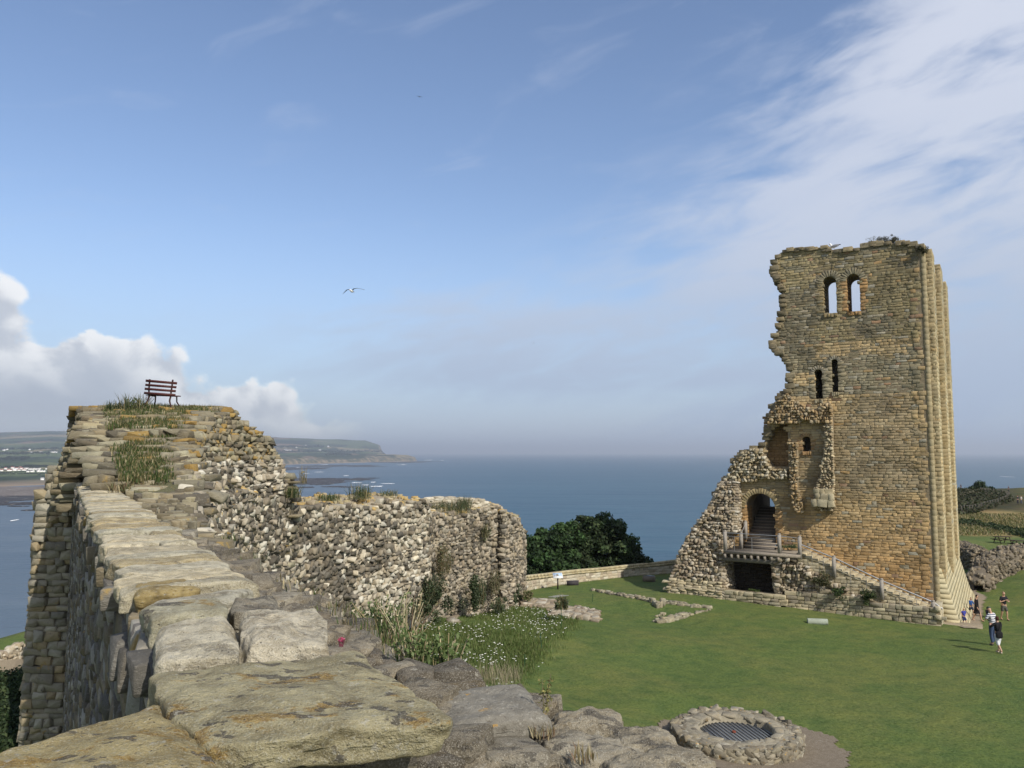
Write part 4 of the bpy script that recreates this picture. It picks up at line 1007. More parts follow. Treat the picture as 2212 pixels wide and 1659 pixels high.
# the footing sticking out at the foot
for px0, px1, y0, y1, n, lb_ in [(930, 985, 1305, 1352, 130, 'rough stone footing sticking out under the largest bush'), (1075, 1205, 1292, 1318, 240, 'flat brown stone footing between the curtain wall and the daisies'), (1190, 1290, 1308, 1344, 200, 'broken end of stone footing pointing into the lawn')]:
    ft = MB(); fs = Stones('rub')
    for _ in range(n):
        fx = rng.random(); px = px0 + (px1 - px0) * fx; py = y0 + (y1 - y0) * (rng.random() * .6 + .4 * fx); q = G(px, py, 6); a = rng.random() * 3
        fs.put(q + WZ * (.02 + .1 * rng.random()), (math.cos(a), math.sin(a), 0), (-math.sin(a), math.cos(a), 0), WZ, (.2 + .2 * rng.random(), .14 + .1 * rng.random(), .08 + .1 * rng.random()), jit([(.23, .185, .135), (.29, .245, .18), (.37, .335, .27)][rng.integers(0, 3)], .2))
    fs.flush(ft); p_ = G((px0 + px1) / 2, (y0 + y1) / 2); tag(ft.build('wall_footing', M['rubble'], None, p_), lb_, 'ruin')

# ---- ruined wall mound carrying the bench, laid in strata
mnd = thing('ruined_wall_mound', (-11, 24, 0), 'tall broken end of castle wall in layered stones topped with grass and a bench', 'ruined wall')
MBASE = (-11, 24, 0)
def outer_x(y): return -0.556 * y + 0.34 - .08
rgt_t = np.array([7, 9.3, 12, 15, 18, 21, 24, 27, 29])
shelf = np.array([8.55, 8.72, 8.9, 9.15, 9.75, 10.4, 10.95, 11.3, 11.35])       # height of the ramp at each distance
def front_y(z): return float(np.interp(z, shelf, rgt_t))
# inner edge of the mound by height and distance
def inner_x(y, z):
    base = float(np.interp(y, [7, 8.3, 9.7, 12, 14, 19, 24, 26.5, 29.5], [-1.98, -2.8, -3.67, -4.8, CW[0][0], CW[1][0], CW[2][0], CW[3][0], CW[4][0]]))
    px = float(np.interp(z, [relz(640, 1072, 28), relz(600, 1045, 27), relz(560, 975, 26), relz(540, 950, 25.5), relz(505, 925, 25.5), relz(478, 898, 25.5)], [640, 604, 562, 548, 510, 470]))
    lim = (px - 1106) / F * y * (1 if y > 22 else 1)
    k = min(1, max(0, (y - 9) / 10)); slope = base - k * max(0, z - 8.6) * .35
    return min(slope, lim + .3) if y > 18 else slope
ms = Stones('flat'); mr = Stones('rub'); mc = MB()
LICH = (.30, .20, .065)
def mcol(z, right):
    r = rng.random()
    base = [(.26, .225, .15), (.19, .165, .11), (.34, .31, .21), (.14, .12, .085), (.24, .215, .15)][rng.integers(0, 5)]
    if z > 10.4 and r < .22 * right + .03: base = LICH
    elif z > 9.4 and r < .12 * right: base = LICH
    return jit(base, .2, .05)
z = -1.5; top_z = 11.32
while z < top_z:
    big = z > 8.0
    h = .08 + .13 * rng.random(); fy = front_y(z + h / 2) if z > shelf[0] else 7.0
    fy = max(fy, 7.0); by = 28.6 - max(0, z - 10.8) * 1.2
    # layer block of core (only within the mound)
    ys = np.linspace(fy + .35, by, 14); Lx = [outer_x(y) + .35 + max(0, z - 9.2) * .35 * (y > 20) + (0.75 if 8.6 < z < 9.1 else 0) for y in ys]; Rx = [inner_x(y, z) - .28 for y in ys]
    if z < 8.6: Lx = [outer_x(y) + .35 for y in ys]
    loop = [np.array((x, y, 0)) for x, y in zip(Lx, ys)] + [np.array((x, y, 0)) for x, y in list(zip(Rx, ys))[::-1]]
    n_ = len(ys)
    A = np.array(loop[:n_]); B = np.array(loop[n_:][::-1]); bad = B[:, 0] < A[:, 0] + .2; B[bad, 0] = A[bad, 0] + .2
    V = np.vstack([A + WZ * (z - .05), A + WZ * (z + h), B + WZ * (z + h), B + WZ * (z - .05)]); k = np.arange(n_ - 1)
    mc.add(V, np.vstack([np.stack([k, k + 1, k + 1 + n_, k + n_], 1), np.stack([k + n_, k + 1 + n_, k + 1 + 2 * n_, k + 2 * n_], 1), np.stack([k + 2 * n_, k + 1 + 2 * n_, k + 1 + 3 * n_, k + 3 * n_], 1)]), (.23, .20, .13))
    mc.add([A[0] + WZ * (z - .05), A[0] + WZ * (z + h), B[0] + WZ * (z + h), B[0] + WZ * (z - .05)], [(0, 3, 2, 1)], (.23, .2, .13))
    mc.add([A[-1] + WZ * (z - .05), A[-1] + WZ * (z + h), B[-1] + WZ * (z + h), B[-1] + WZ * (z - .05)], [(0, 1, 2, 3)], (.23, .2, .13))
    # front strata
    if z > 8.5:
        wid = B[0, 0] - A[0, 0]; nrow = 3

        for row in range(nrow):
            x = A[0, 0] - (0.2 if fy > 20 else 0)
            while x < B[0, 0] + .2:
                wd = (.18 + .6 * rng.random() ** 1.5) * min(1, .25 + fy / 26); f = (x - A[0, 0]) / max(wid, .1)
                if f > .72 and z > 8.9: wd = .14 + .2 * rng.random()
                yy = fy + row * .45 + (rng.random() - .5) * .25 + .5 * max(0, f - .6) ** 2 + .5 * vnoise(np.array([[x * .7, z * 1.2, 0]]), 21)[0] - f * .8 * (z > 9.3) * (z < 10.9)
                if not (row and rng.random() < .35):
                    (ms if (f < .75 or rng.random() < .4) else mr).put(np.array((x + wd / 2, yy + .2, z + h * (.35 + .3 * rng.random()))), (1, 0, 0), WZ, (0, -1, 0), (wd * .54, h * (.45 + .25 * rng.random()), (.24 + .2 * rng.random()) * min(1, fy / 18)), mcol(z, f), (rng.random() - .5) * .25)
                x += wd
    # inner face rubble from distance fy back
    y = max(fy, 8.2)
    while y < by:
        wd = .16 + .2 * rng.random(); x = inner_x(y, z); x2 = inner_x(y + .3, z); t_ = np.array((x2 - x, .3, 0)); t_ /= np.linalg.norm(t_); N = np.array((t_[1], -t_[0], 0))
        if z > gz(x, y) - .4 and (z > 7.5 or y > 12):
            dk = rng.random() < .45
            c = mcol(z, 1.0) if z > 9.6 else (jit(DARKS[rng.integers(0, 3)], .2) if dk else jit(PALE[rng.integers(0, 4)], .2))
            mr.put(np.array((x, y + wd / 2, z + h / 2)) + N * ((rng.random() - .4) * .14 - .1), t_, WZ, N, (wd * .53, h * .58, .16 + .12 * rng.random()), c, (rng.random() - .5) * .6)
        y += wd * .92
    # back and outer sides
    if z > 3:
        x = outer_x(by) 
        while x < B[-1, 0] + .2:
            wd = .2 + .3 * rng.random(); ms.put(np.array((x + wd / 2, by, z + h / 2)), (-1, 0, 0), WZ, (0, 1, 0), (wd * .55, h * .55, .3), mcol(z, .6)); x += wd
    if z > 8.4:
        y = max(fy, 20)
        while y < by:
            wd = .25 + .35 * rng.random(); t_ = np.array((-.486, .874, 0)); N = np.array((-.874, -.486, 0)); x = outer_x(y) + max(0, z - 9.2) * .35 - (.15 if rng.random() < .3 else 0)
            ms.put(np.array((x, y, z + h / 2)), -t_, WZ, N, (wd * .55, h * .55, .3), mcol(z, .2)); y += wd
    z += h * .93
# stones lying on the sloping top
for _ in range(420):
    y = 9 + 19 * rng.random(); zt = float(np.interp(y, rgt_t, shelf)); xl = outer_x(y) + (1.1 if y < 20 else .3); xr = inner_x(y, zt); x = xl + (xr - xl) * rng.random(); a = (rng.random() - .5) * 1.0
    wd = (.14 + .4 * rng.random() ** 2) * min(1, y / 20)
    if y > 25.5 and rng.random() < .6: continue
    ms.put(np.array((x, y, zt - .04 + .08 * rng.random())), (math.cos(a), math.sin(a), 0), (-math.sin(a), math.cos(a), 0), WZ, (wd * .7, wd * .4, .04 + .08 * rng.random()), mcol(zt, (x - xl) / (xr - xl + .01)))
fl_, rb_ = MB(), MB(); ms.flush(mc); mr.flush(mc); mc.build('layered_stone', M['mass'], mnd, MBASE)
# turf over the top
tf = MB(); n = 26; ys = np.linspace(8.2, 28.2, n); rows = []
for y in ys:
    zt = float(np.interp(y, rgt_t, shelf)); xl = outer_x(y) + (1.05 if y < 20 else .6); xr = inner_x(y, zt) - .25
    rows.append([(x, y, zt + .01 + .06 * vnoise(np.array([[x * 1.3, y * 1.3, 0]]), 8)[0] + .09 * max(0, vnoise(np.array([[x * .5, y * .45, 3]]), 18)[0])) for x in np.linspace(xl, max(xr, xl + .2), 14)])
A = np.array(rows); ii = np.arange(n * 14).reshape(n, 14)
tf.add(A.reshape(-1, 3), np.stack([ii[:-1, :-1], ii[:-1, 1:], ii[1:, 1:], ii[1:, :-1]], -1).reshape(-1, 4), (.125, .12, .055))
tf.build('turf', M['core'], mnd, MBASE)

# ------------------------------------------------------------------ near parapet wall
par = thing('parapet_wall', (-1.3, 2.6, 8.0), 'near stone parapet with lichen-covered coping slabs running to the mound', 'parapet wall')
PB = (-1.3, 2.6, 8.0)
D_ = np.array((-.486, .874, 0.0)); R_ = np.array((.874, .486, 0.0))     # along the wall, across it to the right
TZ = CZ - 0.75
def pw(s, q, z): return np.array((0.34, 0, 0)) + D_ * s + R_ * q + WZ * z     # q = 0 outer edge of coping
def slab(corners, zt, th, n, seed, col, name, mat, amp=.02, par_=None, base=PB, edge=.035, bevel=.18, und=1.0):
    """stone slab on a four-cornered plan (counter-clockwise), top at zt"""
    V, Q = cube_grid(n); C4 = [np.array(c, float) for c in corners]
    k = 12.0; W_ = V / (np.abs(V) ** k).sum(1)[:, None] ** (1 / k)
    a = (W_[:, 0] + 1) / 2; b_ = (W_[:, 1] + 1) / 2
    xy = (C4[0][None] * ((1 - a) * (1 - b_))[:, None] + C4[1][None] * (a * (1 - b_))[:, None] + C4[2][None] * (a * b_)[:, None] + C4[3][None] * ((1 - a) * b_)[:, None])
    xy = xy[:, :2]; z_ = zt - th / 2 + W_[:, 2] * th / 2
    p = np.column_stack([xy, z_]); nrm = np.column_stack([xy - np.mean([c[:2] for c in C4], axis=0), (z_ - zt + th / 2) * 3]); nrm /= np.linalg.norm(nrm, axis=1)[:, None] + 1e-6
    ec = (1 - np.clip((1 - np.abs(V[:, :2]).max(1)) / .25, 0, 1))
    p[:, :2] += nrm[:, :2] * ((fbm(p * 4.0 + seed, seed, 4) * edge * (0.25 + ec)))[:, None]
    p[:, 2] += amp * und * fbm(p * 3.0 + seed * 3.1, seed + 5, 4) * (W_[:, 2] > -.9) + amp * .5 * fbm(p * 14.0, seed + 9, 3) - ec * .012 * (W_[:, 2] > 0) * (1 + vnoise(p * 6, seed))
    q_ = MB(); q_.add(p, Q, col); return q_.build(name, mat, par_ if par_ is not None else par, base, smooth=True)
def C(px, py, z=TZ): return PZ(px, py, z)[:2]
bigc = (.385, .35, .22)
slab([C(424, 1592), C(992, 1537), C(772, 1398), C(317, 1447)], TZ, .13, 130, 3, bigc, 'coping_stone', M['slab'], .014, edge=.03)
slab([C(-420, 1760), C(468, 1662), C(348, 1490), C(-40, 1632)], TZ - .005, .15, 120, 8, (.38, .32, .17), 'coping_stone', M['slab'], .014, edge=.03)
_A = [np.array(C(*p)) for p in ((425, 1590), (992, 1537), (772, 1398), (312, 1447))]; _c = sum(_A) / 4
slab([_c + (p - _c) * np.array((.80, .55)) + np.array((-.02, .17)) for p in _A], TZ - .12, .22, 40, 12, (.20, .18, .13), 'lower_stone', M['slab'], .02)
slab([C(690, 1740, 8.72), C(930, 1700, 8.72), C(928, 1632, 8.72), C(690, 1645, 8.72)], 8.72, .3, 50, 13, (.34, .31, .21), 'lower_stone', M['slab'], .02)
slab([C(335, 1437), C(516, 1424), C(497, 1338), C(338, 1352)], TZ + .03, .2, 60, 17, (.57, .53, .41), 'coping_stone', M['block'], .025, edge=.035)
slab([C(528, 1408), C(722, 1400), C(694, 1322), C(520, 1332)], TZ + .03, .2, 60, 21, (.58, .535, .42), 'coping_stone', M['block'], .03, edge=.035)
slab([C(290, 1290), C(438, 1278), C(405, 1252), C(286, 1266)], TZ + .02, .14, 30, 24, (.40, .31, .135), 'coping_stone', M['pale_coping'], .012)
slab([C(505, 1322), C(612, 1314), C(600, 1280), C(495, 1290)], TZ + .0, .16, 34, 27, (.27, .25, .20), 'coping_stone', M['boulder'], .02)
slab([C(330, 1348), C(490, 1334), C(470, 1300), C(312, 1322)], TZ + .03, .16, 40, 29, (.42, .40, .29), 'coping_stone', M['slab'], .014)
slab([C(310, 1318), C(500, 1290), C(560, 1258), C(320, 1290)], TZ - .01, .12, 40, 31, (.46, .44, .35), 'coping_stone', M['block'], .014)
s_ = 4.95; k = 40; W0 = .70
while s_ < 31.5:
    ln = (.20 + .26 * rng.random()) * (1.0 if s_ < 14 else 1.15); split = rng.random() < .22 and s_ < 12
    qs = [(0.0, .30 + .08 * rng.random()), (.42, W0)] if split else [(0.0, W0)]
    for q0_, q1_ in qs:
        j = lambda: (rng.random() - .5) * .06
        cc = [(.56, .505, .36), (.52, .475, .35), (.60, .545, .39), (.46, .43, .32), (.44, .365, .21)][rng.integers(0, 5)]
        cr_ = [pw(s_ + .015 + j() * .3, q0_ + j() + .02, 0)[:2], pw(s_ + .015 + j() * .3, q1_ + j() + (.03 * math.sin(s_ * 3)), 0)[:2], pw(s_ + ln - .015, q1_ + j(), 0)[:2], pw(s_ + ln - .015, q0_ + j(), 0)[:2]]
        slab(cr_, TZ + .035 * rng.random() - .01, .13, 28 if s_ < 9 else (12 if s_ < 16 else 6), k, jit(cc, .12), 'coping_stone', M['block'] if s_ < 12 else M['pale_coping'], .014, edge=.02)
        k += 1
    s_ += ln
# body of the wall below the coping: outer face in shade, with ragged stones under the coping
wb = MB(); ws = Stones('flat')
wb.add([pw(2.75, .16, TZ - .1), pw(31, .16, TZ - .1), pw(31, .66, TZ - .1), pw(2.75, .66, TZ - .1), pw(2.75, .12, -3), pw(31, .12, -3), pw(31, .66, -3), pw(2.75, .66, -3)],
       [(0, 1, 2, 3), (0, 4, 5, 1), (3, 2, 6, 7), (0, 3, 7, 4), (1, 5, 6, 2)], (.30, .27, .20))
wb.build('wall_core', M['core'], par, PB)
z = -3.0
while z < TZ - .16:
    h = min(.07 + .12 * rng.random(), TZ - .10 - z); s_ = 3.0
    while s_ < 31:
        wd = (.14 + .3 * rng.random()) * min(1, .35 + s_ / 10); jut = .0
        if z > TZ - .5 and rng.random() < .5: jut = .01 + min(.10, .012 * s_) * rng.random()
        if z > TZ - 1.3 or s_ > 4 or True:
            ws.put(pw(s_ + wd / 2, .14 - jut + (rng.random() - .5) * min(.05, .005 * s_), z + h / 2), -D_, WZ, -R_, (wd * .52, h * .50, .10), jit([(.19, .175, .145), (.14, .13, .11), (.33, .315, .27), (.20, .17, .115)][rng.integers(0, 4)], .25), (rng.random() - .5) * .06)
        s_ += wd
    z += h
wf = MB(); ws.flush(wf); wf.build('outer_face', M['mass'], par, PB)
# rough wall head to the right of the coping, with boulders along its broken edge
hd = MB(); pxs = [(405, 1155), (450, 1192), (519, 1229), (616, 1274), (735, 1344), (815, 1397), (930, 1478), (1010, 1500), (1190, 1505), (1335, 1600), (1450, 1640), (1540, 1690), (1640, 1790)]
HZ = [8.78, 8.76, 8.74, 8.72, 8.71, 8.70, 8.69, 8.68, 8.66, 8.63, 8.6, 8.6, 8.58]
edge_ = np.array([PZ(a, b, z_) for (a, b), z_ in zip(pxs, HZ)])
seg = np.hypot(*(np.diff(edge_[:, :2], axis=0).T)); Lh = np.concatenate([[0], np.cumsum(seg)]); n = 150; m_ = 46; rows = []
for i in range(n + 1):
    s = Lh[-1] * i / n; e = np.array([np.interp(s, Lh, edge_[:, c_]) for c_ in range(3)])
    yl = max(.5, min(12, e[1])); inn = np.array((outer_x(0) * 0 + .34 - .556 * 1.05 * max(.9, e[1] * .98) + .72 + 0, max(.9, e[1] * .98), TZ - .14))
    if e[1] < 4.2: 
        f_ = (4.2 - e[1]); inn = np.array((-.75 + .0 * f_, 3.2 - 1.4 * f_, TZ - .25 - .25 * min(1, f_)))
    for j in range(m_ + 1):
        t_ = j / m_
        if t_ < .8: w_ = t_ / .8; q = inn * (1 - w_) + e * w_
        else: w_ = (t_ - .8) / .2; dirn = np.array((.75, .66, 0)); q = e + dirn * .25 * w_ - WZ * (5.0 * w_ ** 1.6)
        rows.append(q)
V = np.array(rows); ii = np.arange((n + 1) * (m_ + 1)).reshape(n + 1, m_ + 1)
V[:, 2] += .035 * fbm(V * 2.2, 50, 3) + .03 * fbm(V * 7, 52, 4) - .05
V[:, 0] += .05 * fbm(V * 3, 53, 3)
hd.add(V, np.stack([ii[:-1, :-1], ii[:-1, 1:], ii[1:, 1:], ii[1:, :-1]], -1).reshape(-1, 4), (.19, .165, .125))
hs = Stones('rub')
for _ in range(1500):
    i = rng.integers(0, n); j = rng.integers(2, m_); p = V[i * (m_ + 1) + j]; sc_ = (.035 + .10 * rng.random() ** 2.2) * min(1.6, .75 + p[1] / 10); a = rng.random() * 6.28
    hs.put(p + np.array((0, 0, sc_ * (.10 - .25 * rng.random()))), (math.cos(a), math.sin(a), 0), (-math.sin(a), math.cos(a), 0), WZ, (sc_ * 1.2, sc_ * .85, sc_ * .55), jit([(.20, .175, .13), (.25, .22, .165), (.15, .13, .10), (.29, .26, .20)][rng.integers(0, 4)], .2), 0)
hs.flush(hd)
hd.build('rough_wall_head', M['boulder'], par, PB)
def boulder(px, py, w_, hh, dd, colr, seed, zc=8.60, rot=0.0, mat='boulder', nm='boulder'):
    c = PZ(px, py, zc); V, Q = cube_grid(36); W_ = V / (np.abs(V) ** 3.2).sum(1)[:, None] ** (1 / 3.2)
    W_ = W_ * (1 + .22 * fbm(W_ * 1.1 + seed, seed, 3) + .05 * fbm(W_ * 5 + seed, seed + 3, 3))[:, None]
    S_ = W_ * np.array((w_, dd, hh)); ca, sa_ = math.cos(rot), math.sin(rot)
    S_ = np.column_stack([S_[:, 0] * ca - S_[:, 1] * sa_, S_[:, 0] * sa_ + S_[:, 1] * ca, S_[:, 2]])
    q = MB(); q.add(S_ + c, Q, colr); return q.build(nm, M[mat], par, PB, smooth=True)
bc = (.34, .305, .23)
boulder(1262, 1600, .17, .12, .16, bc, 1); boulder(1385, 1638, .15, .11, .14, bc, 2); boulder(1185, 1640, .2, .1, .16, (.28, .25, .19), 3); boulder(1300, 1665, .22, .11, .17, (.36, .33, .26), 4)
boulder(1070, 1560, .22, .07, .14, (.26, .23, .17), 5); boulder(1450, 1690, .16, .1, .13, bc, 6); boulder(1120, 1690, .22, .10, .16, (.27, .24, .18), 7); boulder(1010, 1640, .16, .10, .12, (.24, .21, .16), 8); boulder(1370, 1720, .2, .11, .16, bc, 9)
slab([C(985, 1555, 8.82), C(1195, 1535, 8.82), C(1125, 1468, 8.82), C(925, 1500, 8.82)], 8.82, .10, 34, 77, (.25, .235, .195), 'flat_stone', M['core'], .014, edge=.02)
# buttress on the outer side
bu = thing('outer_buttress', (-15.6, 27, -2), 'tall narrow stone buttress on the seaward side of the wall', 'buttress')
bs = Stones('flat'); bm = MB(); z = -4.0
while z < 9.35:
    h = .14 + .17 * rng.random(); xr = outer_x(26.4) + .1; wdt = 1.05 + max(0, (9.0 - z)) * .02; 
    if z > 8.6: wdt = .75
    bm.box((xr - wdt / 2 + .1, 27.3, z + h / 2), (wdt / 2 - .05, .75, h / 2 + .01), (.25, .22, .16))
    x = xr - wdt
    while x < xr:
        wd = .18 + .4 * rng.random(); bs.put(np.array((x + wd / 2, 26.4 + (rng.random() - .5) * .12, z + h / 2)), (1, 0, 0), WZ, (0, -1, 0), (wd * .52, h * .53, .25), jit([(.32, .29, .215), (.25, .23, .18), (.39, .36, .28), (.35, .285, .175)][rng.integers(0, 4)], .2), (rng.random() - .5) * .1); x += wd
    bs.put(np.array((xr - wdt, 26.8, z + h / 2)), (0, -1, 0), WZ, (-1, 0, 0), (.4, h * .53, .2), jit((.36, .31, .22), .2))
    z += h
bs.flush(bm); bm.build('masonry', M['mass'], bu, (-15.6, 27, -2))
# lower broken wall on the seaward slope
lw = MB(); ls = Stones('rub'); a0 = P(75, 1400, 40); b0 = P(-160, 1400, 34)
for _ in range(1500):
    f = rng.random(); px = 75 - 235 * f; Y = 40 - 6 * f; zt = relz(px, 1398 + (30 - min(px, 60)) * .28 + 8 * math.sin(px * .15), Y); zz = zt - 3.5 * rng.random(); q = P(px, 1400, Y)
    ls.put(np.array((q[0], q[1] + (rng.random() - .5) * .2 - (zt - zz) * .15, zz)), (.93, .36, 0), WZ, (.36, -.93, 0), (.14 + .14 * rng.random(), .09 + .06 * rng.random(), .2), jit([(.46, .41, .32), (.40, .33, .24), (.52, .47, .38), (.33, .28, .2)][rng.integers(0, 4)], .2), (rng.random() - .5))
lw.bar((a0[0], a0[1] + .5, a0[2] - 2.4), (b0[0], b0[1] + .5, b0[2] - 2.6), .8, 3.6, (.3, .25, .18))
ls.flush(lw); tag(lw.build('broken_wall', M['rubble'], None, (a0[0], a0[1], a0[2] - 3)), 'low tumbled stone wall on the seaward slope above the dark bush', 'ruined wall')
# ------------------------------------------------------------------ bench on the mound
BP = P(346, 893, 26.6); BP[2] = 11.2
SC_ = 26.6 / F
bx = BP[0]; by_ = BP[1]
bench = thing('park_bench', BP, 'dark red slatted bench seen from behind on the grassy mound top', 'bench')
bench_c = (.075, .022, .018); iron_c = (.05, .022, .02)
M['bench'] = plain_mat('old_red_paint', .6, 0, .5, 30)
def bz(py): return P(346, py, 26.6)[2]
def bxx(px): return P(px, 850, 26.6)[0]
for (xa, ya, xb, yb, hh) in [(314, 820.5, 380, 826, 6.5), (313.5, 829.5, 379, 834.5, 6), (312.5, 838, 378, 843, 6), (311.5, 847, 377.5, 851.5, 6)]:
    q = MB(); q.bar((bxx(xa), by_, bz(ya + 1.8)), (bxx(xb), by_ + .05, bz(yb + 1.8)), .035, hh * SC_ * .82, bench_c); q.build('back_slat', M['bench'], bench, BP)
for k in range(4):
    q = MB(); z_ = bz(851); q.bar((bxx(313), by_ + .10 + .11 * k, z_ - .03 + .01 * k), (bxx(377), by_ + .15 + .11 * k, z_ - .07 + .01 * k), .085, .03, bench_c); q.build('seat_slat', M['bench'], bench, BP)
for (xt, yt, pts_) in [(322, 818, [(321.5, 819), (320.5, 840), (320, 856), (318.5, 866), (313, 876), (309, 884)]), (371, 820, [(371.5, 820), (369.5, 840), (366.5, 858), (366, 866), (370, 876), (378, 886)])]:
    q = MB(); q.tube([(bxx(a), by_ + .03 + .04 * (i == 2) - .05 * max(0, i - 3), bz(b)) for i, (a, b) in enumerate(pts_)], .028, iron_c, 7); q.build('back_leg', M['bench'], bench, BP)
    q = MB(); q.tube([(bxx(pts_[2][0] + 2), by_ + .10, bz(854)), (bxx(pts_[2][0] + 3), by_ + .46, bz(854)), (bxx(pts_[3][0] + 3), by_ + .5, bz(866)), (bxx(pts_[4][0] + 4), by_ + .55, bz(876)), (bxx(pts_[5][0] + 4), by_ + .62, bz(886))], .024, iron_c, 7); q.build('front_leg', M['bench'], bench, BP)

# ------------------------------------------------------------------ covered well
WC = G(1590, 1604); WC[2] = gz(WC[0], WC[1])
well = thing('castle_well', WC, 'round low stone well kerb closed by a steel grating on the lawn', 'well')
wst = Stones('rub'); wm = MB(); RI, RO = 1.14, 1.90
hw = .42
A = []; n = 64
for k in range(n):
    a = 2 * math.pi * k / n; jr = .08 * fbm(np.array([[math.cos(a) * 2, math.sin(a) * 2, 0]]), 4)[0]
    A += [np.array((math.cos(a) * r, math.sin(a) * r, z_)) + WC for r, z_ in ((RI, -1.2), (RI, hw + .02), (RI + .35, hw + .05), (RO - .15 + jr, hw - .02), (RO + jr, hw - .2), (RO + .06 + jr, -.2))]
ii = np.arange(n * 6).reshape(n, 6); jj = np.roll(ii, -1, 0)
wm.add(A, np.stack([ii[:, :-1], ii[:, 1:], jj[:, 1:], jj[:, :-1]], -1).reshape(-1, 4)[:, ::-1], (.30, .27, .20))
for _ in range(900):
    a = 6.283 * rng.random(); t_ = rng.random()
    U = np.array((-math.sin(a), math.cos(a), 0)); R2 = np.array((math.cos(a), math.sin(a), 0)); sz = .06 + .12 * rng.random() ** 1.5
    cc = jit([(.27, .24, .17), (.22, .19, .135), (.33, .30, .23), (.18, .16, .12)][rng.integers(0, 4)], .2)
    if t_ < .4: wst.put(WC + R2 * (RI + .14 + (RO - RI - .2) * rng.random()) + WZ * (hw - .02), R2, U, WZ, (sz, sz * 1.2, .035 + .03 * rng.random()), cc, rng.random())
    else: wst.put(WC + R2 * (RO - .05 + .06 * rng.random()) + WZ * (hw * rng.random() - .02), U, WZ, R2, (sz * 1.15, sz * .8, .12), cc, rng.random() - .5)
for k in range(15):
    a = 2 * math.pi * (k + .5) / 15; R2 = np.array((math.cos(a), math.sin(a), 0)); U = np.array((-math.sin(a), math.cos(a), 0))
    wst.put(WC + R2 * (RI + .16) + WZ * (hw - .02), U, R2 * -1, WZ, (.235, .17, .09), jit((.31, .28, .21), .15))
wst.flush(wm); wm.build('kerb', stone_mat('well_kerb_stone', 2.5, .45, .15, .7, .02, .5), well, WC)
gr = MB(); zg = hw - .16; ga = math.radians(12)
gU = np.array((math.cos(ga), math.sin(ga), 0)); gV = np.array((-math.sin(ga), math.cos(ga), 0))
k = -RI + .06
while k < RI:
    L_ = math.sqrt(max(0, (RI - .02) ** 2 - k * k))
    if L_ > .05: gr.bar(WC + gU * k - gV * L_ + WZ * zg, WC + gU * k + gV * L_ + WZ * zg, .022, .03, (.26, .28, .30))
    k += .135
k = -RI + .03
while k < RI:
    L_ = math.sqrt(max(0, (RI - .02) ** 2 - k * k))
    if L_ > .05: gr.bar(WC + gV * k - gU * L_ + WZ * (zg - .02), WC + gV * k + gU * L_ + WZ * (zg - .02), .016, .02, (.15, .165, .18))
    k += .085
gr.build('grating', plain_mat('grey_grating', .55, .3, .3, 20), well, WC)
lk = MB(); lk.tube([WC + gV * .12 + WZ * (zg + .01), WC + gV * .12 + WZ * (zg + .05)], .06, (.25, .07, .04), 10); lk.build('lock_cover', M['plain'], well, WC)
dk = MB(); n = 32; dk.add([WC + np.array((math.cos(6.283 * k / n) * RI, math.sin(6.283 * k / n) * RI, zg - .5)) for k in range(n)] + [WC + WZ * (zg - .5)], [(k, (k + 1) % n, n) for k in range(n)], (.045, .05, .055)); dk.build('shaft_floor', plain_mat('dark_shaft', .9, 0, .6, 3), well, WC)
# worn bare earth round the well: sheet following the ground
def ground_sheet(name, poly, colr, mat, lift=.012, step=.35, edge=.12, seed=5):
    poly = np.array(poly); f = inpoly(poly); x0, y0 = poly.min(0) - .5; x1, y1 = poly.max(0) + .5
    xs = np.arange(x0, x1 + step, step); ys = np.arange(y0, y1 + step, step); X, Y = np.meshgrid(xs, ys)
    jx = X + edge * vnoise(np.stack([X.ravel() / .6, Y.ravel() / .6, X.ravel() * 0], 1), seed).reshape(X.shape) * 2
    Z_ = np.array([gz(a, b_) for a, b_ in zip(X.ravel(), Y.ravel())]).reshape(X.shape)
    ins = np.array([f(a, b_) for a, b_ in zip(jx.ravel(), Y.ravel())]).reshape(X.shape)
    cell = ins[:-1, :-1] & ins[1:, :-1] & ins[:-1, 1:] & ins[1:, 1:]
    ii = np.arange(X.size).reshape(X.shape); qd = np.stack([ii[:-1, :-1], ii[:-1, 1:], ii[1:, 1:], ii[1:, :-1]], -1)[cell]
    used = np.unique(qd); mp = -np.ones(X.size, int); mp[used] = np.arange(len(used))
    V = np.stack([X.ravel(), Y.ravel(), Z_.ravel() + lift], 1)[used]
    q = MB(); q.add(V, mp[qd], colr); return tag(q.build(name, mat, smooth=True), kind='structure')
M['earth'] = stone_mat('bare_earth', 2.0, .5, 0, .7, .02, .5)
M['tarmac'] = stone_mat('pale_tarmac', 3.0, .25, 0, .4, .01, .2)
ang = np.linspace(0, 6.283, 40)[:-1]
ground_sheet('bare_earth', [(WC[0] + .2 + math.cos(a) * 3.1 + .1 * math.sin(a * 3), WC[1] - .25 + math.sin(a) * 2.75) for a in ang], (.20, .165, .12), M['earth'], .03, .12)
tw = lambda s_, q: (TC + TS * s_ - TU * q)[:2]
path_poly = [tuple(G(a, b)[:2]) for a, b in [(2070, 1357), (2119, 1361), (2126, 1320), (2134, 1291), (2118, 1281), (2108, 1273.6), (2124, 1267), (2128, 1258), (2078, 1254), (2062, 1300)]]
ground_sheet('footpath', path_poly, (.25, .205, .15), M['tarmac'], .045, .2, .06)

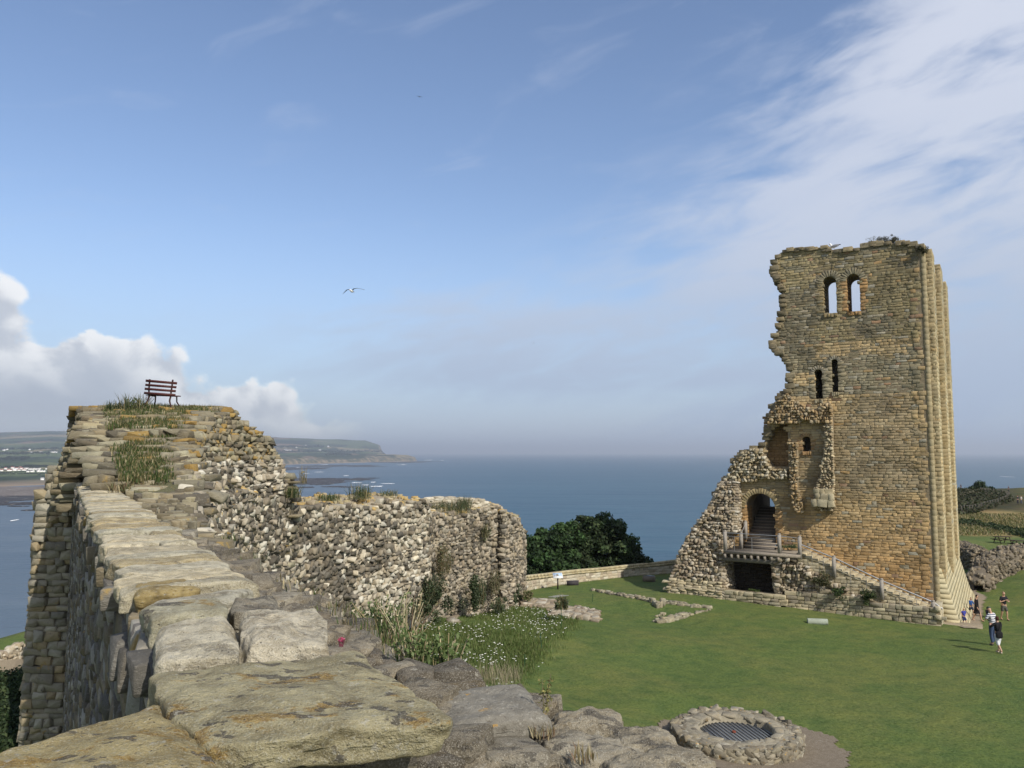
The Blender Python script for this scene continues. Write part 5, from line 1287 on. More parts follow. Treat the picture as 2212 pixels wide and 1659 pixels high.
# ------------------------------------------------------------------ boundary wall by the cliff
bwp = [(1120, 1282), (1150, 1274), (1185, 1268), (1230, 1261), (1292, 1253), (1381, 1243), (1465, 1237), (1520, 1233)]
bwt = [1246, 1242, 1238, 1232.5, 1227, 1218, 1209, 1204]
BW = [G(a, b) for a, b in bwp]; bwat, BL = polyline([p[:2] for p in BW])
bwh = [P(a, b2, p[1])[2] - p[2] for (a, b1), b2, p in zip(bwp, bwt, BW)]
bnd = thing('boundary_wall', BW[3], 'low pale stone boundary wall with double coping in front of dark trees', 'stone wall')
q = MB(); s2 = Stones('ash'); cp = MB()
def bh(s): return float(np.interp(s, BL, bwh))
n = 40
for i in range(n):
    sa, sb_ = BL[-1] * i / n, BL[-1] * (i + 1) / n; (p0, t0), (p1, t1) = bwat(sa), bwat(min(sb_, BL[-1] - 1e-3)); N = np.array((t0[1], -t0[0], 0))
    z0, z1_ = gz(*p0), gz(*p1); a = np.array((p0[0], p0[1], 0)); b = np.array((p1[0], p1[1], 0)); ha, hb = z0 + bh(sa) - .30, z1_ + bh(sb_) - .30
    q.add([a + WZ * (z0 - .5), b + WZ * (z1_ - .5), b + WZ * hb, a + WZ * ha, a - N * .5 + WZ * (z0 - 3), b - N * .5 + WZ * (z1_ - 3), b - N * .5 + WZ * hb, a - N * .5 + WZ * ha], [(0, 1, 2, 3), (5, 4, 7, 6)], (.48, .42, .31))
    for (o, l0, l1, th) in ((.07, 0, .13, 0), (.00, .13, .30, 0)):
        c = jit((.46, .40, .25), .15); g = .01
        vs_ = [a + N * o + WZ * (ha + l0), b + N * o + WZ * (hb + l0), b + N * o + WZ * (hb + l1), a + N * o + WZ * (ha + l1), a - N * (.55 + o) + WZ * (ha + l0), b - N * (.55 + o) + WZ * (hb + l0), b - N * (.55 + o) + WZ * (hb + l1 - .05), a - N * (.55 + o) + WZ * (ha + l1 - .05)]
        cp.add(vs_, [(0, 1, 2, 3), (5, 4, 7, 6), (3, 2, 6, 7), (0, 4, 5, 1), (0, 3, 7, 4), (1, 5, 6, 2)], c)
s = 0
zz = 0.0
while zz < 1.5:
    h = .15 + .06 * rng.random(); s = 0
    while s < BL[-1]:
        wd = .2 + .4 * rng.random(); p, t_ = bwat(min(s + wd / 2, BL[-1] - .01)); g0 = gz(*p)
        if zz + h < bh(s) - .28: s2.put(np.array((p[0], p[1], g0 + zz + h / 2)) + np.array((t_[1], -t_[0], 0)) * (.03 * rng.random() - .08), (t_[0], t_[1], 0), WZ, (t_[1], -t_[0], 0), (wd * .5, h * .47, .1), jit([(.54, .48, .36), (.48, .42, .31), (.58, .53, .42), (.40, .34, .26)][rng.integers(0, 4)], .12))
        s += wd
    zz += h
s2.flush(q); q.build('wall_face', M['rubble'], bnd, BW[3]); cp.build('coping', M['mass'], bnd, BW[3])

# ------------------------------------------------------------------ foundations showing in the lawn
def footing(pxs, n, label, sz=(.16, .38), hh=(.04, .13), wid=.35, colr=None):
    pts = [G(a, b) for a, b in pxs]; at, L = polyline([p[:2] for p in pts]); st_ = Stones('rub'); q = MB()
    for i in range(n):
        s = L[-1] * rng.random(); p, t_ = at(s); o = (rng.random() - .5) * wid; x, y = p[0] + t_[1] * o, p[1] - t_[0] * o
        w_ = sz[0] + (sz[1] - sz[0]) * rng.random(); h_ = hh[0] + (hh[1] - hh[0]) * rng.random()
        st_.put((x, y, gz(x, y) + h_ * .35), (t_[0], t_[1], 0), (-t_[1], t_[0], 0), WZ, (w_ * .6, w_ * .4, h_), jit((colr or [(.27, .24, .165), (.22, .195, .14), (.34, .31, .22)])[rng.integers(0, 3)], .2), (rng.random() - .5) * .6)
    st_.flush(q); return tag(q.build('stone_footing', M['rubble'], None, pts[0]), label, 'ruin', 'wall footings showing in the lawn')
footing([(1281, 1276), (1310, 1281), (1345, 1287), (1380, 1293), (1412, 1300), (1420, 1305)], 110, 'longest row of grey footing stones crossing the lawn behind the daisy meadow')
footing([(1407, 1301), (1424, 1313), (1432, 1306), (1430, 1302)], 16, 'tall upright stones at the corner of the lawn footings', (.2, .36), (.14, .26), .2)
footing([(1438, 1301), (1460, 1305), (1490, 1309), (1520, 1312), (1535, 1314)], 70, 'row of grey footing stones nearest the forebuilding ruin')
footing([(1420, 1344), (1445, 1341), (1468, 1334), (1480, 1330)], 60, 'flat slab and low stones lying in front of the other lawn footings', (.25, .5), (.06, .16), .4)
footing([(1480, 1331), (1500, 1325), (1520, 1320), (1535, 1317)], 26, 'thin trail of small yellow-flowered stones running towards the ruin', (.1, .25), (.03, .08), .3)
footing([(1420, 1333), (1438, 1327)], 10, 'small cluster of stones inside the lawn footings', (.12, .25), (.05, .12), .3)

# ------------------------------------------------------------------ sign, boxes
sg = G(1205, 1273); sign = thing('information_board', sg, 'white tilted information panel on a dark post by the boundary wall', 'sign')
q = MB(); q.box(sg + WZ * .42, (.045, .045, .45), (.03, .02, .022)); q.build('post', M['plain'], sign, sg)
q = MB(); nrm = np.array((.12, -.62, .78)); nrm /= np.linalg.norm(nrm); u_ = np.array((1, .15, 0)) / np.linalg.norm((1, .15, 0)); w2 = np.cross(nrm, u_)
q.box(sg + WZ * .92, (.33, .24, .015), (.72, .74, .76), u_, w2, nrm); pn = q.build('panel', M['plain'], sign, sg)
q = MB(); q.box(sg + WZ * .92 + nrm * .02 + w2 * .07, (.29, .13, .004), (.42, .55, .70), u_, w2, nrm); q.box(sg + WZ * .92 + nrm * .024 - u_ * .02 + w2 * .02, (.07, .09, .003), (.25, .24, .2), u_, w2, nrm)
q.box(sg + WZ * .92 + nrm * .024 - u_ * .18 - w2 * .02, (.10, .07, .003), (.35, .38, .42), u_, w2, nrm)
q.build('printed_picture', M['plain'], pn, sg)
q = MB(); b0 = G(1237, 1264); q.box(b0 + WZ * .14, (.42, .14, .14), (.05, .045, .05), (1, .12, 0)); q.box(b0 + WZ * .29, (.44, .16, .015), (.09, .08, .09), (1, .12, 0))
tag(q.build('floodlight_box', M['plain'], None, b0), 'small dark box at the foot of the boundary wall beside the sign', 'box')
q = MB(); b0 = G(1402, 1256); q.box(b0 + WZ * .18, (.42, .2, .2), (.20, .17, .13), (.9, -.43, 0), (.43, .9, 0)); q.box(b0 + WZ * .40 + np.array((.12, 0, 0)), (.28, .15, .012), (.22, .24, .26), (.9, -.43, 0), (.43, .9, 0)); q.box(b0 + WZ * .415 + np.array((.1, .03, 0)), (.10, .02, .004), (.75, .78, .8), (.9, -.43, 0), (.43, .9, 0))
tag(q.build('floodlight_plinth', M['plain'], None, b0), 'low weathered stone plinth with a dark glass plate at the edge of the ruin shadow', 'plinth')
ground_sheet('flat_slab', [tuple(G(a, b)[:2]) for a, b in [(1176, 1290), (1200, 1292), (1236, 1287), (1212, 1284)]], (.26, .27, .23), M['tarmac'], .02, .15, .02)
# half-round block on the lawn
hb = G(1766, 1347); q = MB(); n = 10; U = np.array((.98, -.18, 0)); W_ = np.array((.18, .98, 0)); V = []
for e in (-1, 1):
    for k in range(n + 1):
        a = math.pi * k / n; V.append(hb + U * (e * .52) + W_ * (.20 * math.cos(a)) + WZ * (.10 + .17 * math.sin(a)))
    V += [hb + U * e * .52 - W_ * .20 - WZ * .02, hb + U * e * .52 + W_ * .20 - WZ * .02]
m_ = n + 3; q.add(V, [(k, (k + 1) % m_, (k + 1) % m_ + m_, k + m_) for k in range(m_)], (.33, .37, .30))
cn = [hb + U * .52 + WZ * .1, hb - U * .52 + WZ * .1]
q.add(V[:m_] + [cn[1]], [((k + 1) % m_, k, m_) for k in range(m_)], (.38, .41, .32)); q.add(V[m_:] + [cn[0]], [(k, (k + 1) % m_, m_) for k in range(m_)], (.48, .50, .40))
tag(q.build('half_round_block', M['rubble'], None, hb), 'pale greenish half-round block lying alone on the lawn before the keep', 'stone block')

# ------------------------------------------------------------------ ruined walls and picnic tables beyond the keep
def ruin_wall(pts, thick, label, n, base_of=None, sz=(.16, .4), loc=None):
    """pts: (px, base py, top height); stones over a lumpy core following the ground"""
    g = [G(a, b) for a, b, h in pts]; at, L = polyline([p[:2] for p in g]); hs = [h for _, _, h in pts]; q = MB(); st_ = Stones('rub'); rows = []
    m_ = 60
    for i in range(m_ + 1):
        s = min(L[-1] * i / m_, L[-1] - 1e-3); p, t_ = at(s); N = np.array((t_[1], -t_[0], 0)); h = float(np.interp(s, L, hs)) * (1 + .12 * vnoise(np.array([[s * .8, 0, n]]), 3)[0]); z0 = gz(*p); c = np.array((p[0], p[1], 0)); e = thick / 2 * (1 if 0 < i < m_ else .4)
        rows.append([c + N * (e + .1) + WZ * (z0 - .6), c + N * e + WZ * (z0 + h * .85), c + N * e * .5 + WZ * (z0 + h), c - N * e * .5 + WZ * (z0 + h), c - N * e + WZ * (z0 + h * .85), c - N * (e + .1) + WZ * (z0 - 1)])
    A = np.array(rows); ii = np.arange(A.shape[0] * 6).reshape(-1, 6)
    q.add(A.reshape(-1, 3), np.stack([ii[:-1, :-1], ii[1:, :-1], ii[1:, 1:], ii[:-1, 1:]], -1).reshape(-1, 4), (.16, .135, .10))
    for _ in range(n):
        i = rng.integers(0, m_); k = rng.choice([0, 0, 0, 1, 2, 3, 4], 1)[0]; f, g_ = rng.random(), rng.random()
        p = (A[i, k] * (1 - g_) + A[i, k + 1] * g_) * (1 - f) + (A[i + 1, k] * (1 - g_) + A[i + 1, k + 1] * g_) * f
        tt = A[i + 1, k] - A[i, k]; tt /= np.linalg.norm(tt) + 1e-9; nn_ = np.cross(tt, A[i, k + 1] - A[i, k]); nn_ /= np.linalg.norm(nn_) + 1e-9; w_ = sz[0] + (sz[1] - sz[0]) * rng.random()
        st_.put(p + nn_ * (rng.random() - .4) * .18, tt, np.cross(nn_, tt), nn_, (w_ * .6, w_ * .38, .16), jit([(.20, .165, .115), (.155, .13, .09), (.25, .21, .15), (.11, .095, .07)][rng.integers(0, 4)], .2), (rng.random() - .5) * .5)
    st_.flush(q); return tag(q.build('ruined_wall', M['rubble'], None, loc if loc is not None else g[0]), label, 'ruined wall', 'ruined walls beyond the keep')
ruin_wall([(2040, 1217, 1.9), (2062, 1219, 2.0), (2085, 1223, 2.2), (2105, 1227, 1.9), (2122, 1230, 1.5)], 1.6, 'dark rubble wall end standing right behind the keep', 900)
ruin_wall([(2120, 1231, 1.4), (2138, 1229, 1.3), (2165, 1215, 1.1), (2195, 1208, 1.0), (2240, 1205, 1.0)], 1.4, 'low mossy rubble wall below the picnic table', 700)
ruin_wall([(2114, 1278, .6), (2122, 1262, 1.5), (2140, 1250, 1.9), (2170, 1238, 1.8), (2205, 1222, 1.6), (2250, 1210, 1.4)], 1.5, 'brown rubble wall climbing to the right behind the green bank', 900)
tag(bpy.data.objects['ruined_wall'], 'dark rubble wall end standing right behind the keep')
def picnic(px, py, rz, label):
    p = G(px, py); t_ = thing('picnic_table', (0, 0, 0), label, 'picnic table', 'picnic tables on the far grass'); c = (.05, .035, .022)
    q = MB(); [q.box((0, -.3 + .15 * k, .74), (.9, .065, .02), c) for k in range(5)]; q.build('table_top', M['wood'], t_)
    for s_ in (-1, 1): q = MB(); q.box((0, s_ * .68, .44), (.9, .12, .02), c); q.build('seat', M['wood'], t_)
    for s_ in (-1, 1):
        q = MB(); q.bar((s_ * .62, -.6, 0), (s_ * .62, -.22, .73), .09, .04, c, (1, 0, 0)); q.bar((s_ * .62, .6, 0), (s_ * .62, .22, .73), .09, .04, c, (1, 0, 0)); q.bar((s_ * .62, -.75, .40), (s_ * .62, .75, .40), .09, .04, c, (1, 0, 0)); q.build('leg', M['wood'], t_)
    t_.location = tuple(p); t_.rotation_euler[2] = rz; return t_
picnic(2166, 1174, .1, 'dark picnic table on the grass above the low mossy wall'); picnic(2205, 1184, .1, 'dark picnic table cut off by the right edge of the photo')
# fence round the gorse
def fence(pts, label, hgt=1.3, gap=2.6):
    g = [G(a, b, 6) for a, b in pts]; at, L = polyline([p[:2] for p in g]); t_ = thing('wire_fence', g[0], label, 'fence'); s = 0; tops = []
    while s < L[-1]:
        p, _ = at(s); z0 = gz(*p); q = MB(); q.box((p[0], p[1], z0 + hgt / 2), (.04, .04, hgt / 2), (.14, .12, .10)); q.build('post', M['wood'], t_, g[0]); tops.append((p[0], p[1], z0)); s += gap
    q = MB()
    for f in (.35, .65, .95): q.tube([(a, b, c + hgt * f) for a, b, c in tops], .012, (.12, .12, .11), 4, False)
    q.build('wire', M['steel'], t_, g[0]); return t_
fence([(2052, 1113), (2075, 1113), (2100, 1107), (2128, 1100), (2150, 1094), (2172, 1085), (2182, 1078), (2172, 1072), (2140, 1067), (2115, 1062)], 'thin post and wire fence round the dark gorse on the headland')
# ------------------------------------------------------------------ planting
GR = [(.055, .085, .022), (.075, .10, .03), (.04, .065, .02)]; DRY = [(.27, .22, .12), (.20, .16, .08), (.33, .28, .17)]; DK = [(.030, .050, .018), (.04, .06, .022), (.022, .038, .015)]
GREY = [(.12, .14, .085), (.09, .11, .06), (.06, .085, .04)]
MIXED = GR + GR + DRY
def bush(name, label, cen, rad, n, size, cols, base=None, extra=None, group=None, cat='bush'):
    q = MB(); leaves(q, cen, rad, n, size, cols, .35)
    if extra: extra(q)
    o = q.build(name, M['leaf'], None, base if base is not None else (cen[0], cen[1], cen[2] - rad[2])); return tag(o, label, cat, group)
# two dark trees behind the boundary wall
def tree(blobs, base, label, leafn, cols, name='broadleaf_tree', size=.16):
    root = thing(name, base, label, 'tree', 'trees beyond the boundary wall'); q = MB(); base = np.array(base, float)
    topc = np.mean([b_[0] for b_ in blobs], axis=0)
    q.tube([base, base + (topc - base) * .35 + np.array((.3, 0, 0)), base + (topc - base) * .7], [.35, .25, .12], (.10, .08, .06), 8)
    for c, r in blobs: q.tube([base + (topc - base) * .35, (np.array(c) + base + (topc - base) * .4) / 2, np.array(c)], [.16, .1, .04], (.10, .08, .06), 6)
    q.build('trunk', M['wood'], root, base)
    q = MB(); tot = sum(r[0] * r[1] for c, r in blobs)
    for c, r in blobs:
        m_ = int(leafn * r[0] * r[1] / tot); sub = max(6, int(m_ / 160))
        for _ in range(sub):      # leaf clumps inside each limb's volume
            d = rng.normal(size=3); d /= np.linalg.norm(d); rr_ = (.35 + .85 * rng.random()) ** .5
            cc = np.array(c) + d * np.array(r) * rr_; s_ = .38 + .45 * rng.random(); k = .55 + 1.1 * rng.random()
            leaves(q, cc, (s_, s_, s_ * .7), m_ // sub, size, np.array(cols) * k, .15)
    q.build('crown', M['leaf'], root, base); return root
def tb(px, py, Y, r): return (P(px, py, Y), r)
DK2 = [(.030, .052, .020), (.042, .066, .026), (.020, .036, .014), (.06, .082, .034)]
tree([tb(1352, 1185, 66, (.9, .9, .8)), tb(1290, 1138, 66, (.7, .7, .5)), tb(1300, 1160, 66, (2.0, 1.6, 1.5)), tb(1270, 1150, 66, (1.5, 1.5, 1.3)), tb(1330, 1190, 65, (1.7, 1.5, 1.3)), tb(1255, 1190, 66, (1.6, 1.5, 1.4)), tb(1300, 1210, 65, (2.2, 1.5, 1.3)), tb(1355, 1212, 65, (1.1, 1, .7)), tb(1240, 1225, 64, (1.6, 1.4, 1.0)), tb(1318, 1150, 66, (1.0, 1, .9))],
     (P(1295, 1220, 66)[0], 66, gz(P(1295, 1220, 66)[0], 66)), 'taller right-hand dark tree behind the boundary wall', 34000, DK2, size=.15)
tree([tb(1165, 1185, 64, (1.5, 1.4, 1.4)), tb(1195, 1175, 64, (1.4, 1.4, 1.4)), tb(1220, 1180, 64, (1.3, 1.3, 1.5)), tb(1150, 1215, 63, (1.4, 1.3, 1.2)), tb(1195, 1215, 63, (1.9, 1.3, 1.2)), tb(1235, 1160, 65, (1.0, 1, .9)), tb(1130, 1200, 64, (1.2, 1, 1.3))],
     (P(1180, 1220, 64)[0], 64, gz(P(1180, 1220, 64)[0], 64)), 'lower left-hand dark green tree next to the end of the curtain wall', 22000, [(.026, .052, .018), (.034, .066, .022), (.018, .034, .012), (.045, .08, .026)])
p0 = P(1368, 1214, 64); tree([tb(1368, 1205, 64, (.5, .5, .8)), tb(1385, 1213, 64, (.5, .5, .35))], (p0[0], 64, gz(p0[0], 64)), 'small thin sapling at the right of the dark trees', 1500, DK2, 'sapling', .13)
# dark bush outside the wall, bottom left
q = MB(); bc = P(10, 1530, 33)
for i in range(90):
    px = -170 + 250 * rng.random(); py = 1452 + 150 * rng.random() - .05 * px; Y = 34 - 6 * (py - 1450) / 150; leaves(q, P(px, py + 12, Y), (.9, .8, .5), 420, .075, np.array(DK2) * (.8 + .5 * rng.random()), .2)
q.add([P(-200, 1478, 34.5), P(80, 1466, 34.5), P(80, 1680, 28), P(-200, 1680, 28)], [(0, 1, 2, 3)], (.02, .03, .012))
tag(q.build('dark_shrub', M['leaf'], None, P(10, 1600, 30)), 'dense dark green shrub filling the corner outside the wall', 'shrub')
# bushes at the foot of the curtain wall
def px_bush(name, label, px, py, Y, rpx, hpx, n, size, cols, cat='bush', stems=0, rough=None):
    c = P(px, py, Y); r = rpx / F * Y; h = hpx / F * Y
    q = MB(); k_ = 16
    for _ in range(k_):
        d = rng.normal(size=3) * np.array((r * .42, r * .3, h * .42)); d[2] = min(d[2], h * .8); f_ = .28 + .3 * rng.random()
        leaves(q, c + d, (r * f_, r * f_ * .8, h * f_ * 1.1), int(n * .09), size * (.6 + .6 * rng.random()), np.array(cols) * (.7 + .6 * rng.random()), .05)
    blades(q, [c + np.array(((rng.random() - .5) * r, 0, -h * .7)) for _ in range(6)], max(8, stems // 4), h * 2.0, r * .4, .009, list(cols) + DRY, .7)
    return tag(q.build(name, M['leaf'], None, (c[0], c[1], c[2] - h)), label, cat, 'plants growing on and under the curtain wall')
px_bush('grey_green_bush', 'largest grey-green bush at the foot of the pale curtain wall', 935, 1283, 38.3, 32, 36, 2600, .06, GREY + DK, stems=60)
px_bush('grey_green_bush', 'low dark bush left below the largest bush', 905, 1318, 36.5, 26, 24, 1500, .055, GREY + DK + [(.12, .09, .05)])
px_bush('grey_green_bush', 'upright dark bush in front of the recessed wall length', 1028, 1285, 42.6, 24, 38, 2200, .065, DK + GREY, stems=40)
px_bush('grey_green_bush', 'brownish creeper above the largest bush', 955, 1218, 39.6, 20, 34, 1100, .05, [(.13, .11, .06), (.09, .10, .05), (.17, .13, .08)])
px_bush('grey_green_bush', 'small bush at the end of the curtain wall', 1108, 1292, 48, 20, 22, 1300, .06, DK + GREY)
px_bush('grey_green_bush', 'little low bush beside the last pier of the wall', 1078, 1308, 45, 15, 14, 700, .055, GREY)
px_bush('grey_green_bush', 'thin brown creeper on the last pier of the wall', 1068, 1262, 45.4, 14, 30, 500, .05, [(.15, .13, .08), (.10, .11, .06)])
px_bush('grey_green_bush', 'faint weed patch high on the recessed wall length', 1047, 1150, 45, 10, 16, 260, .05, [(.15, .14, .08), (.10, .12, .06)])
px_bush('grey_green_bush', 'spiky bush growing on the low stone footing', 1213, 1305, 43, 17, 17, 900, .05, GREY + DRY[:1], stems=40)
px_bush('grey_green_bush', 'dry grassy clump where the boundary wall begins', 1140, 1288, 48, 16, 10, 500, .05, DRY + GR)
# plants on wall heads
def head_plant(name, label, px, py, Y, n, h, sp, cols, dry=.3):
    c = P(px, py, Y); q = MB(); blades(q, [c], n, h * .9, sp * 1.2, .009, list(cols) + DRY, 1.0); leaves(q, c + WZ * h * .35, (sp, sp * .7, h * .4), int(n * 1.4), .035, cols, .1)
    return tag(q.build(name, M['leaf'], None, c), label, 'plant', 'plants growing on the wall heads')
head_plant('wall_weed', 'tallest weed with dark seed heads on the curtain wall', 778, 1078, 35.2, 160, .75, .42, GREY + GR)
head_plant('wall_weed', 'low green weed on the curtain wall left of the tallest weed', 712, 1082, 32.4, 120, .35, .38, GREY + GR)
head_plant('wall_weed', 'green weed where the mound meets the curtain wall', 632, 1075, 28, 110, .50, .25, GR + GREY)
head_plant('wall_weed', 'small weed on the curtain wall near its corner', 838, 1072, 36.8, 90, .35, .4, GREY)
head_plant('wall_weed', 'broad grassy weed patch on the lower wall head', 960, 1108, 44.0, 520, .85, 1.15, DK + GREY)
head_plant('wall_weed', 'dark tuft at the right of the lower wall head', 1002, 1098, 45, 150, .75, .35, DK + GREY)
head_plant('wall_weed', 'tiny sprig on the curtain wall face', 735, 1098, 32.8, 50, .22, .16, GR)
head_plant('wall_weed', 'dry sprig in front of the stub of wall at the mound side', 655, 1045, 29.5, 26, .7, .12, DRY)
# top of the mound
q = MB(); pts = []
for _ in range(1500):
    y = 15.5 + 12.6 * rng.random(); zt = float(np.interp(y, rgt_t, shelf)); xl = outer_x(y) + 1.0; xr = inner_x(y, zt) - .5; x = xl + (xr - xl) * rng.random()
    if fbm(np.array([[x * .6, y * .5, 0]]), 90, 3)[0] + (y - 23) * .07 > .0: pts.append((x, y, zt))
    elif vnoise(np.array([[x * .5, y * .45, 3]]), 18)[0] > -.05: pts.append((x, y, zt + .06))
blades(q, pts, 12, .15, .2, .010, MIXED + [(.13, .12, .05)], .7)
far = [p for p in pts if p[1] > 26.3]; blades(q, far, 9, .20, .2, .008, GR + DRY, .9)
tag(q.build('mound_grass', M['leaf']), 'short dry grass over the top of the ruined mound', 'grass', kind='stuff')
def mplant(label, px, py, Y, n, h, sp, cols, name='wall_weed'):
    return head_plant(name, label, px, py, Y, n, h, sp, cols)
mplant('dark green leafy clump on the mound below the bench', 352, 925, 24.2, 260, .40, .33, GR + DK)
mplant('small dark plant below the leafy clump on the mound', 325, 950, 22.4, 120, .25, .28, DK + DRY[:1])
mplant('tall flowering weed left of the bench', 290, 888, 26.4, 170, .62, .40, GREY + GR)
mplant('low dark weed at the left of the mound top', 252, 890, 26.2, 130, .42, .32, DK + GREY)
mplant('weed beside the right leg of the bench', 325, 888, 26.3, 130, .30, .35, GR)
mplant('plant hanging at the left of the stepped stones', 205, 1008, 21.0, 80, .3, .2, DRY + GR)
mplant('small green weed low on the inner side of the mound', 340, 1000, 19.0, 60, .22, .14, GR)
mplant('green weed beside the coping where the mound begins', 365, 1150, 11.5, 90, .16, .13, GR)
mplant('brown dry heather in the strip beside the coping', 300, 1060, 15.5, 260, .22, .45, [(.16, .10, .06), (.12, .09, .05), (.10, .11, .05)])
q = MB()
for px, py in [(300, 885), (305, 882), (283, 886), (355, 887), (360, 886), (365, 888), (430, 893), (436, 892), (441, 893), (446, 894), (452, 893), (345, 884)]:
    c = P(px, py - 1, 26.5); leaves(q, c, (.09, .06, .04), 10, .03, [(.8, .8, .76)], .2)
tag(q.build('white_campion', M['leaf']), 'white wild flowers in the grass round the bench', 'flowers', kind='stuff')
# weeds and long grass by the near wall head
def stalks(label, px, py, Y, n, h, sp, cols, lean=.5, leafn=0, lc=None, name='tall_weed', wd=.006, heads=None, ls=.02):
    c = P(px, py, Y); q = MB(); M2 = 1 if n else 0
    for _ in range(n):
        a = rng.random() * 6.28; L = h * (.6 + .5 * rng.random()); d = lean * L * rng.random(); b0 = c + np.array((math.cos(a), math.sin(a), 0)) * sp * rng.random() * .4
        tip = b0 + np.array((math.cos(a) * d, math.sin(a) * d, L)); mid = (b0 + tip) / 2 + np.array((0, 0, L * .06)) - np.array((math.cos(a), math.sin(a), 0)) * d * .12
        q.tube([b0, mid, tip], [wd, wd * .8, wd * .5], jit(cols[rng.integers(0, len(cols))], .2), 5)
        for k in range(leafn):
            f = .35 + .65 * rng.random(); p_ = b0 * (1 - f) + tip * f; leaves(q, p_, (ls * 2.2, ls * 2.2, ls), 3, ls, lc or GR, .1)
        if heads: leaves(q, tip, (.03, .03, .035), 10, .014, heads, .1)
    return tag(q.build(name, M['leaf'], None, c), label, 'weed', 'weeds growing along the near wall head')
STR = [(.50, .43, .28), (.42, .35, .21), (.30, .25, .14)]
GG = [(.12, .17, .06), (.09, .13, .045), (.16, .20, .09)]
stalks('tall bunch of dry straw stalks with narrow green leaves beside the big coping slab', 905, 1470, 4.5, 26, .30, .18, STR + GG, .6, 7, GG, ls=.012)
stalks('leafy weed leaning over the meadow right of the dry stalks', 965, 1472, 4.6, 14, .27, .16, GG + STR, .5, 9, GG, ls=.014)
stalks('dense bushy weed with pink buds rising beside the pale coping blocks', 820, 1392, 6.2, 36, .36, .28, GG + STR, .6, 9, GG + [(.09, .12, .06)], ls=.013)
stalks('dry brown stems at the back of the bushy weed', 875, 1410, 6.0, 24, .40, .25, STR + [(.18, .12, .08)], .6, 2, GG + STR, ls=.010, wd=.004)
stalks('small upright seedling with yellow flowers on the dark boulders', 1178, 1560, 3.55, 3, .19, .03, [(.20, .18, .10)], .15, 9, [(.24, .22, .08), (.16, .15, .06)], wd=.003, ls=.009)
q = MB(); blades(q, [P(1160, 1578, 3.5), P(1175, 1590, 3.45), P(1260, 1640, 3.2)], 60, .05, .06, .002, DRY + [(.22, .14, .09)], .8); blades(q, [P(1075, 1470, 4.4)], 420, .075, .13, .0012, [(.30, .27, .18), (.22, .19, .12)], .8)
for px, py in [(640, 1300), (700, 1330), (760, 1365), (800, 1392), (860, 1420), (900, 1450), (940, 1478)]: blades(q, [PZ(px + 18, py - 4, 8.72)], 60, .09, .16, .003, GR + DRY + [(.13, .10, .06)], .7)
for px, py in [(470, 1170), (520, 1215), (580, 1270), (430, 1120)]: blades(q, [PZ(px, py, 8.76)], 40, .10, .3, .006, DRY + GR, .7)
tag(q.build('dry_grass', M['leaf']), 'dry grass tufts in the joints of the near wall head', 'grass', kind='stuff')
q = MB(); c = P(737, 1390, 3.75)
for k in range(9): q.tube([c + np.array(((rng.random() - .5) * .02, 0, -.015)), c + np.array(((rng.random() - .5) * .028, (rng.random() - .5) * .014, .013))], .0016, (.2, .06, .09), 4)
leaves(q, c + WZ * .018, (.016, .011, .010), 90, .0042, [(.55, .08, .20), (.65, .14, .28), (.42, .05, .14)], .4)
tag(q.build('pink_flower', M['leaf'], None, c - WZ * .02), 'small bright pink flower head at the corner of the pale coping block', 'flower')
# meadow with daisies
def mead(n):
    out = []; poly = inpoly([(870, 1350), (985, 1325), (1050, 1315), (1075, 1308), (1190, 1318), (1245, 1332), (1245, 1350), (1225, 1362), (1190, 1385), (1160, 1420), (1130, 1455), (1100, 1490), (1000, 1505), (930, 1475), (860, 1420)])
    while len(out) < n:
        jx_ = rng.normal() * 12; px = 860 + 390 * rng.random(); py = 1308 + 195 * rng.random() ** 1.2
        if poly(px + jx_, py + jx_ * .4): out.append(G(px, py, 7))
    return np.array(out)
mp = mead(3400); q = MB(); blades(q, mp, 16, .19, .36, .009, [(.095, .14, .04), (.12, .165, .045), (.085, .12, .036), (.17, .18, .075)], .7)
tag(q.build('long_grass', M['leaf']), 'long unmown grass of the daisy meadow under the wall', 'grass', kind='stuff')
q = MB(); dn = 0
for p in mead(1700):
    d = fbm(np.array([[p[0] * .55, p[1] * .4, 2]]), 33, 3)[0]; edge = (p[1] - 33) * .05
    if d + edge < .02 or dn > 520: continue
    dn += 1; p = p + WZ * (.15 + .08 * rng.random()); n = 7; r_ = .026 + .018 * rng.random(); tl = np.array((rng.random() - .5, rng.random() - .9, 0)) * .3
    V = [p] + [p + np.array((math.cos(6.283 * k / n) * r_, math.sin(6.283 * k / n) * r_, 0)) + WZ * float(np.dot(tl[:2], (-math.cos(6.283 * k / n) * r_, -math.sin(6.283 * k / n) * r_))) for k in range(n)]
    q.add(V, [(0, k + 1, (k + 1) % n + 1) for k in range(n)], (.85, .85, .80))
    q.add([p + WZ * .006 + np.array((math.cos(2.1 * k) * r_ * .35, math.sin(2.1 * k) * r_ * .35, 0)) for k in range(3)], [(0, 1, 2)], (.6, .45, .05))
tag(q.build('ox_eye_daisies', M['leaf']), 'white daisies scattered through the long grass', 'flowers', kind='stuff')
for px, y0, y1, lb in [(1212, 1312, 1358, 'dark green thin stake between daisies and the low footing'), (1171, 1370, 1408, 'leaning green stake at the right edge of the daisies'), (1133, 1415, 1445, 'nearest short green stake in the meadow'), (1040, 1288, 1325, 'green stake standing behind the daisies by the bushes'), (1282 - 2, 1283, 1300, 'short green stake beside the bush on the footing')]:
    b0 = G(px, y1); q = MB(); hgt = (y1 - y0) / F * b0[1]; q.tube([b0, b0 + np.array((-.08 if px == 1171 else .02, 0, hgt))], .018, (.02, .07, .03), 6)
    tag(q.build('garden_stake', M['plain'], None, b0), lb, 'stake', 'green stakes marking the meadow')
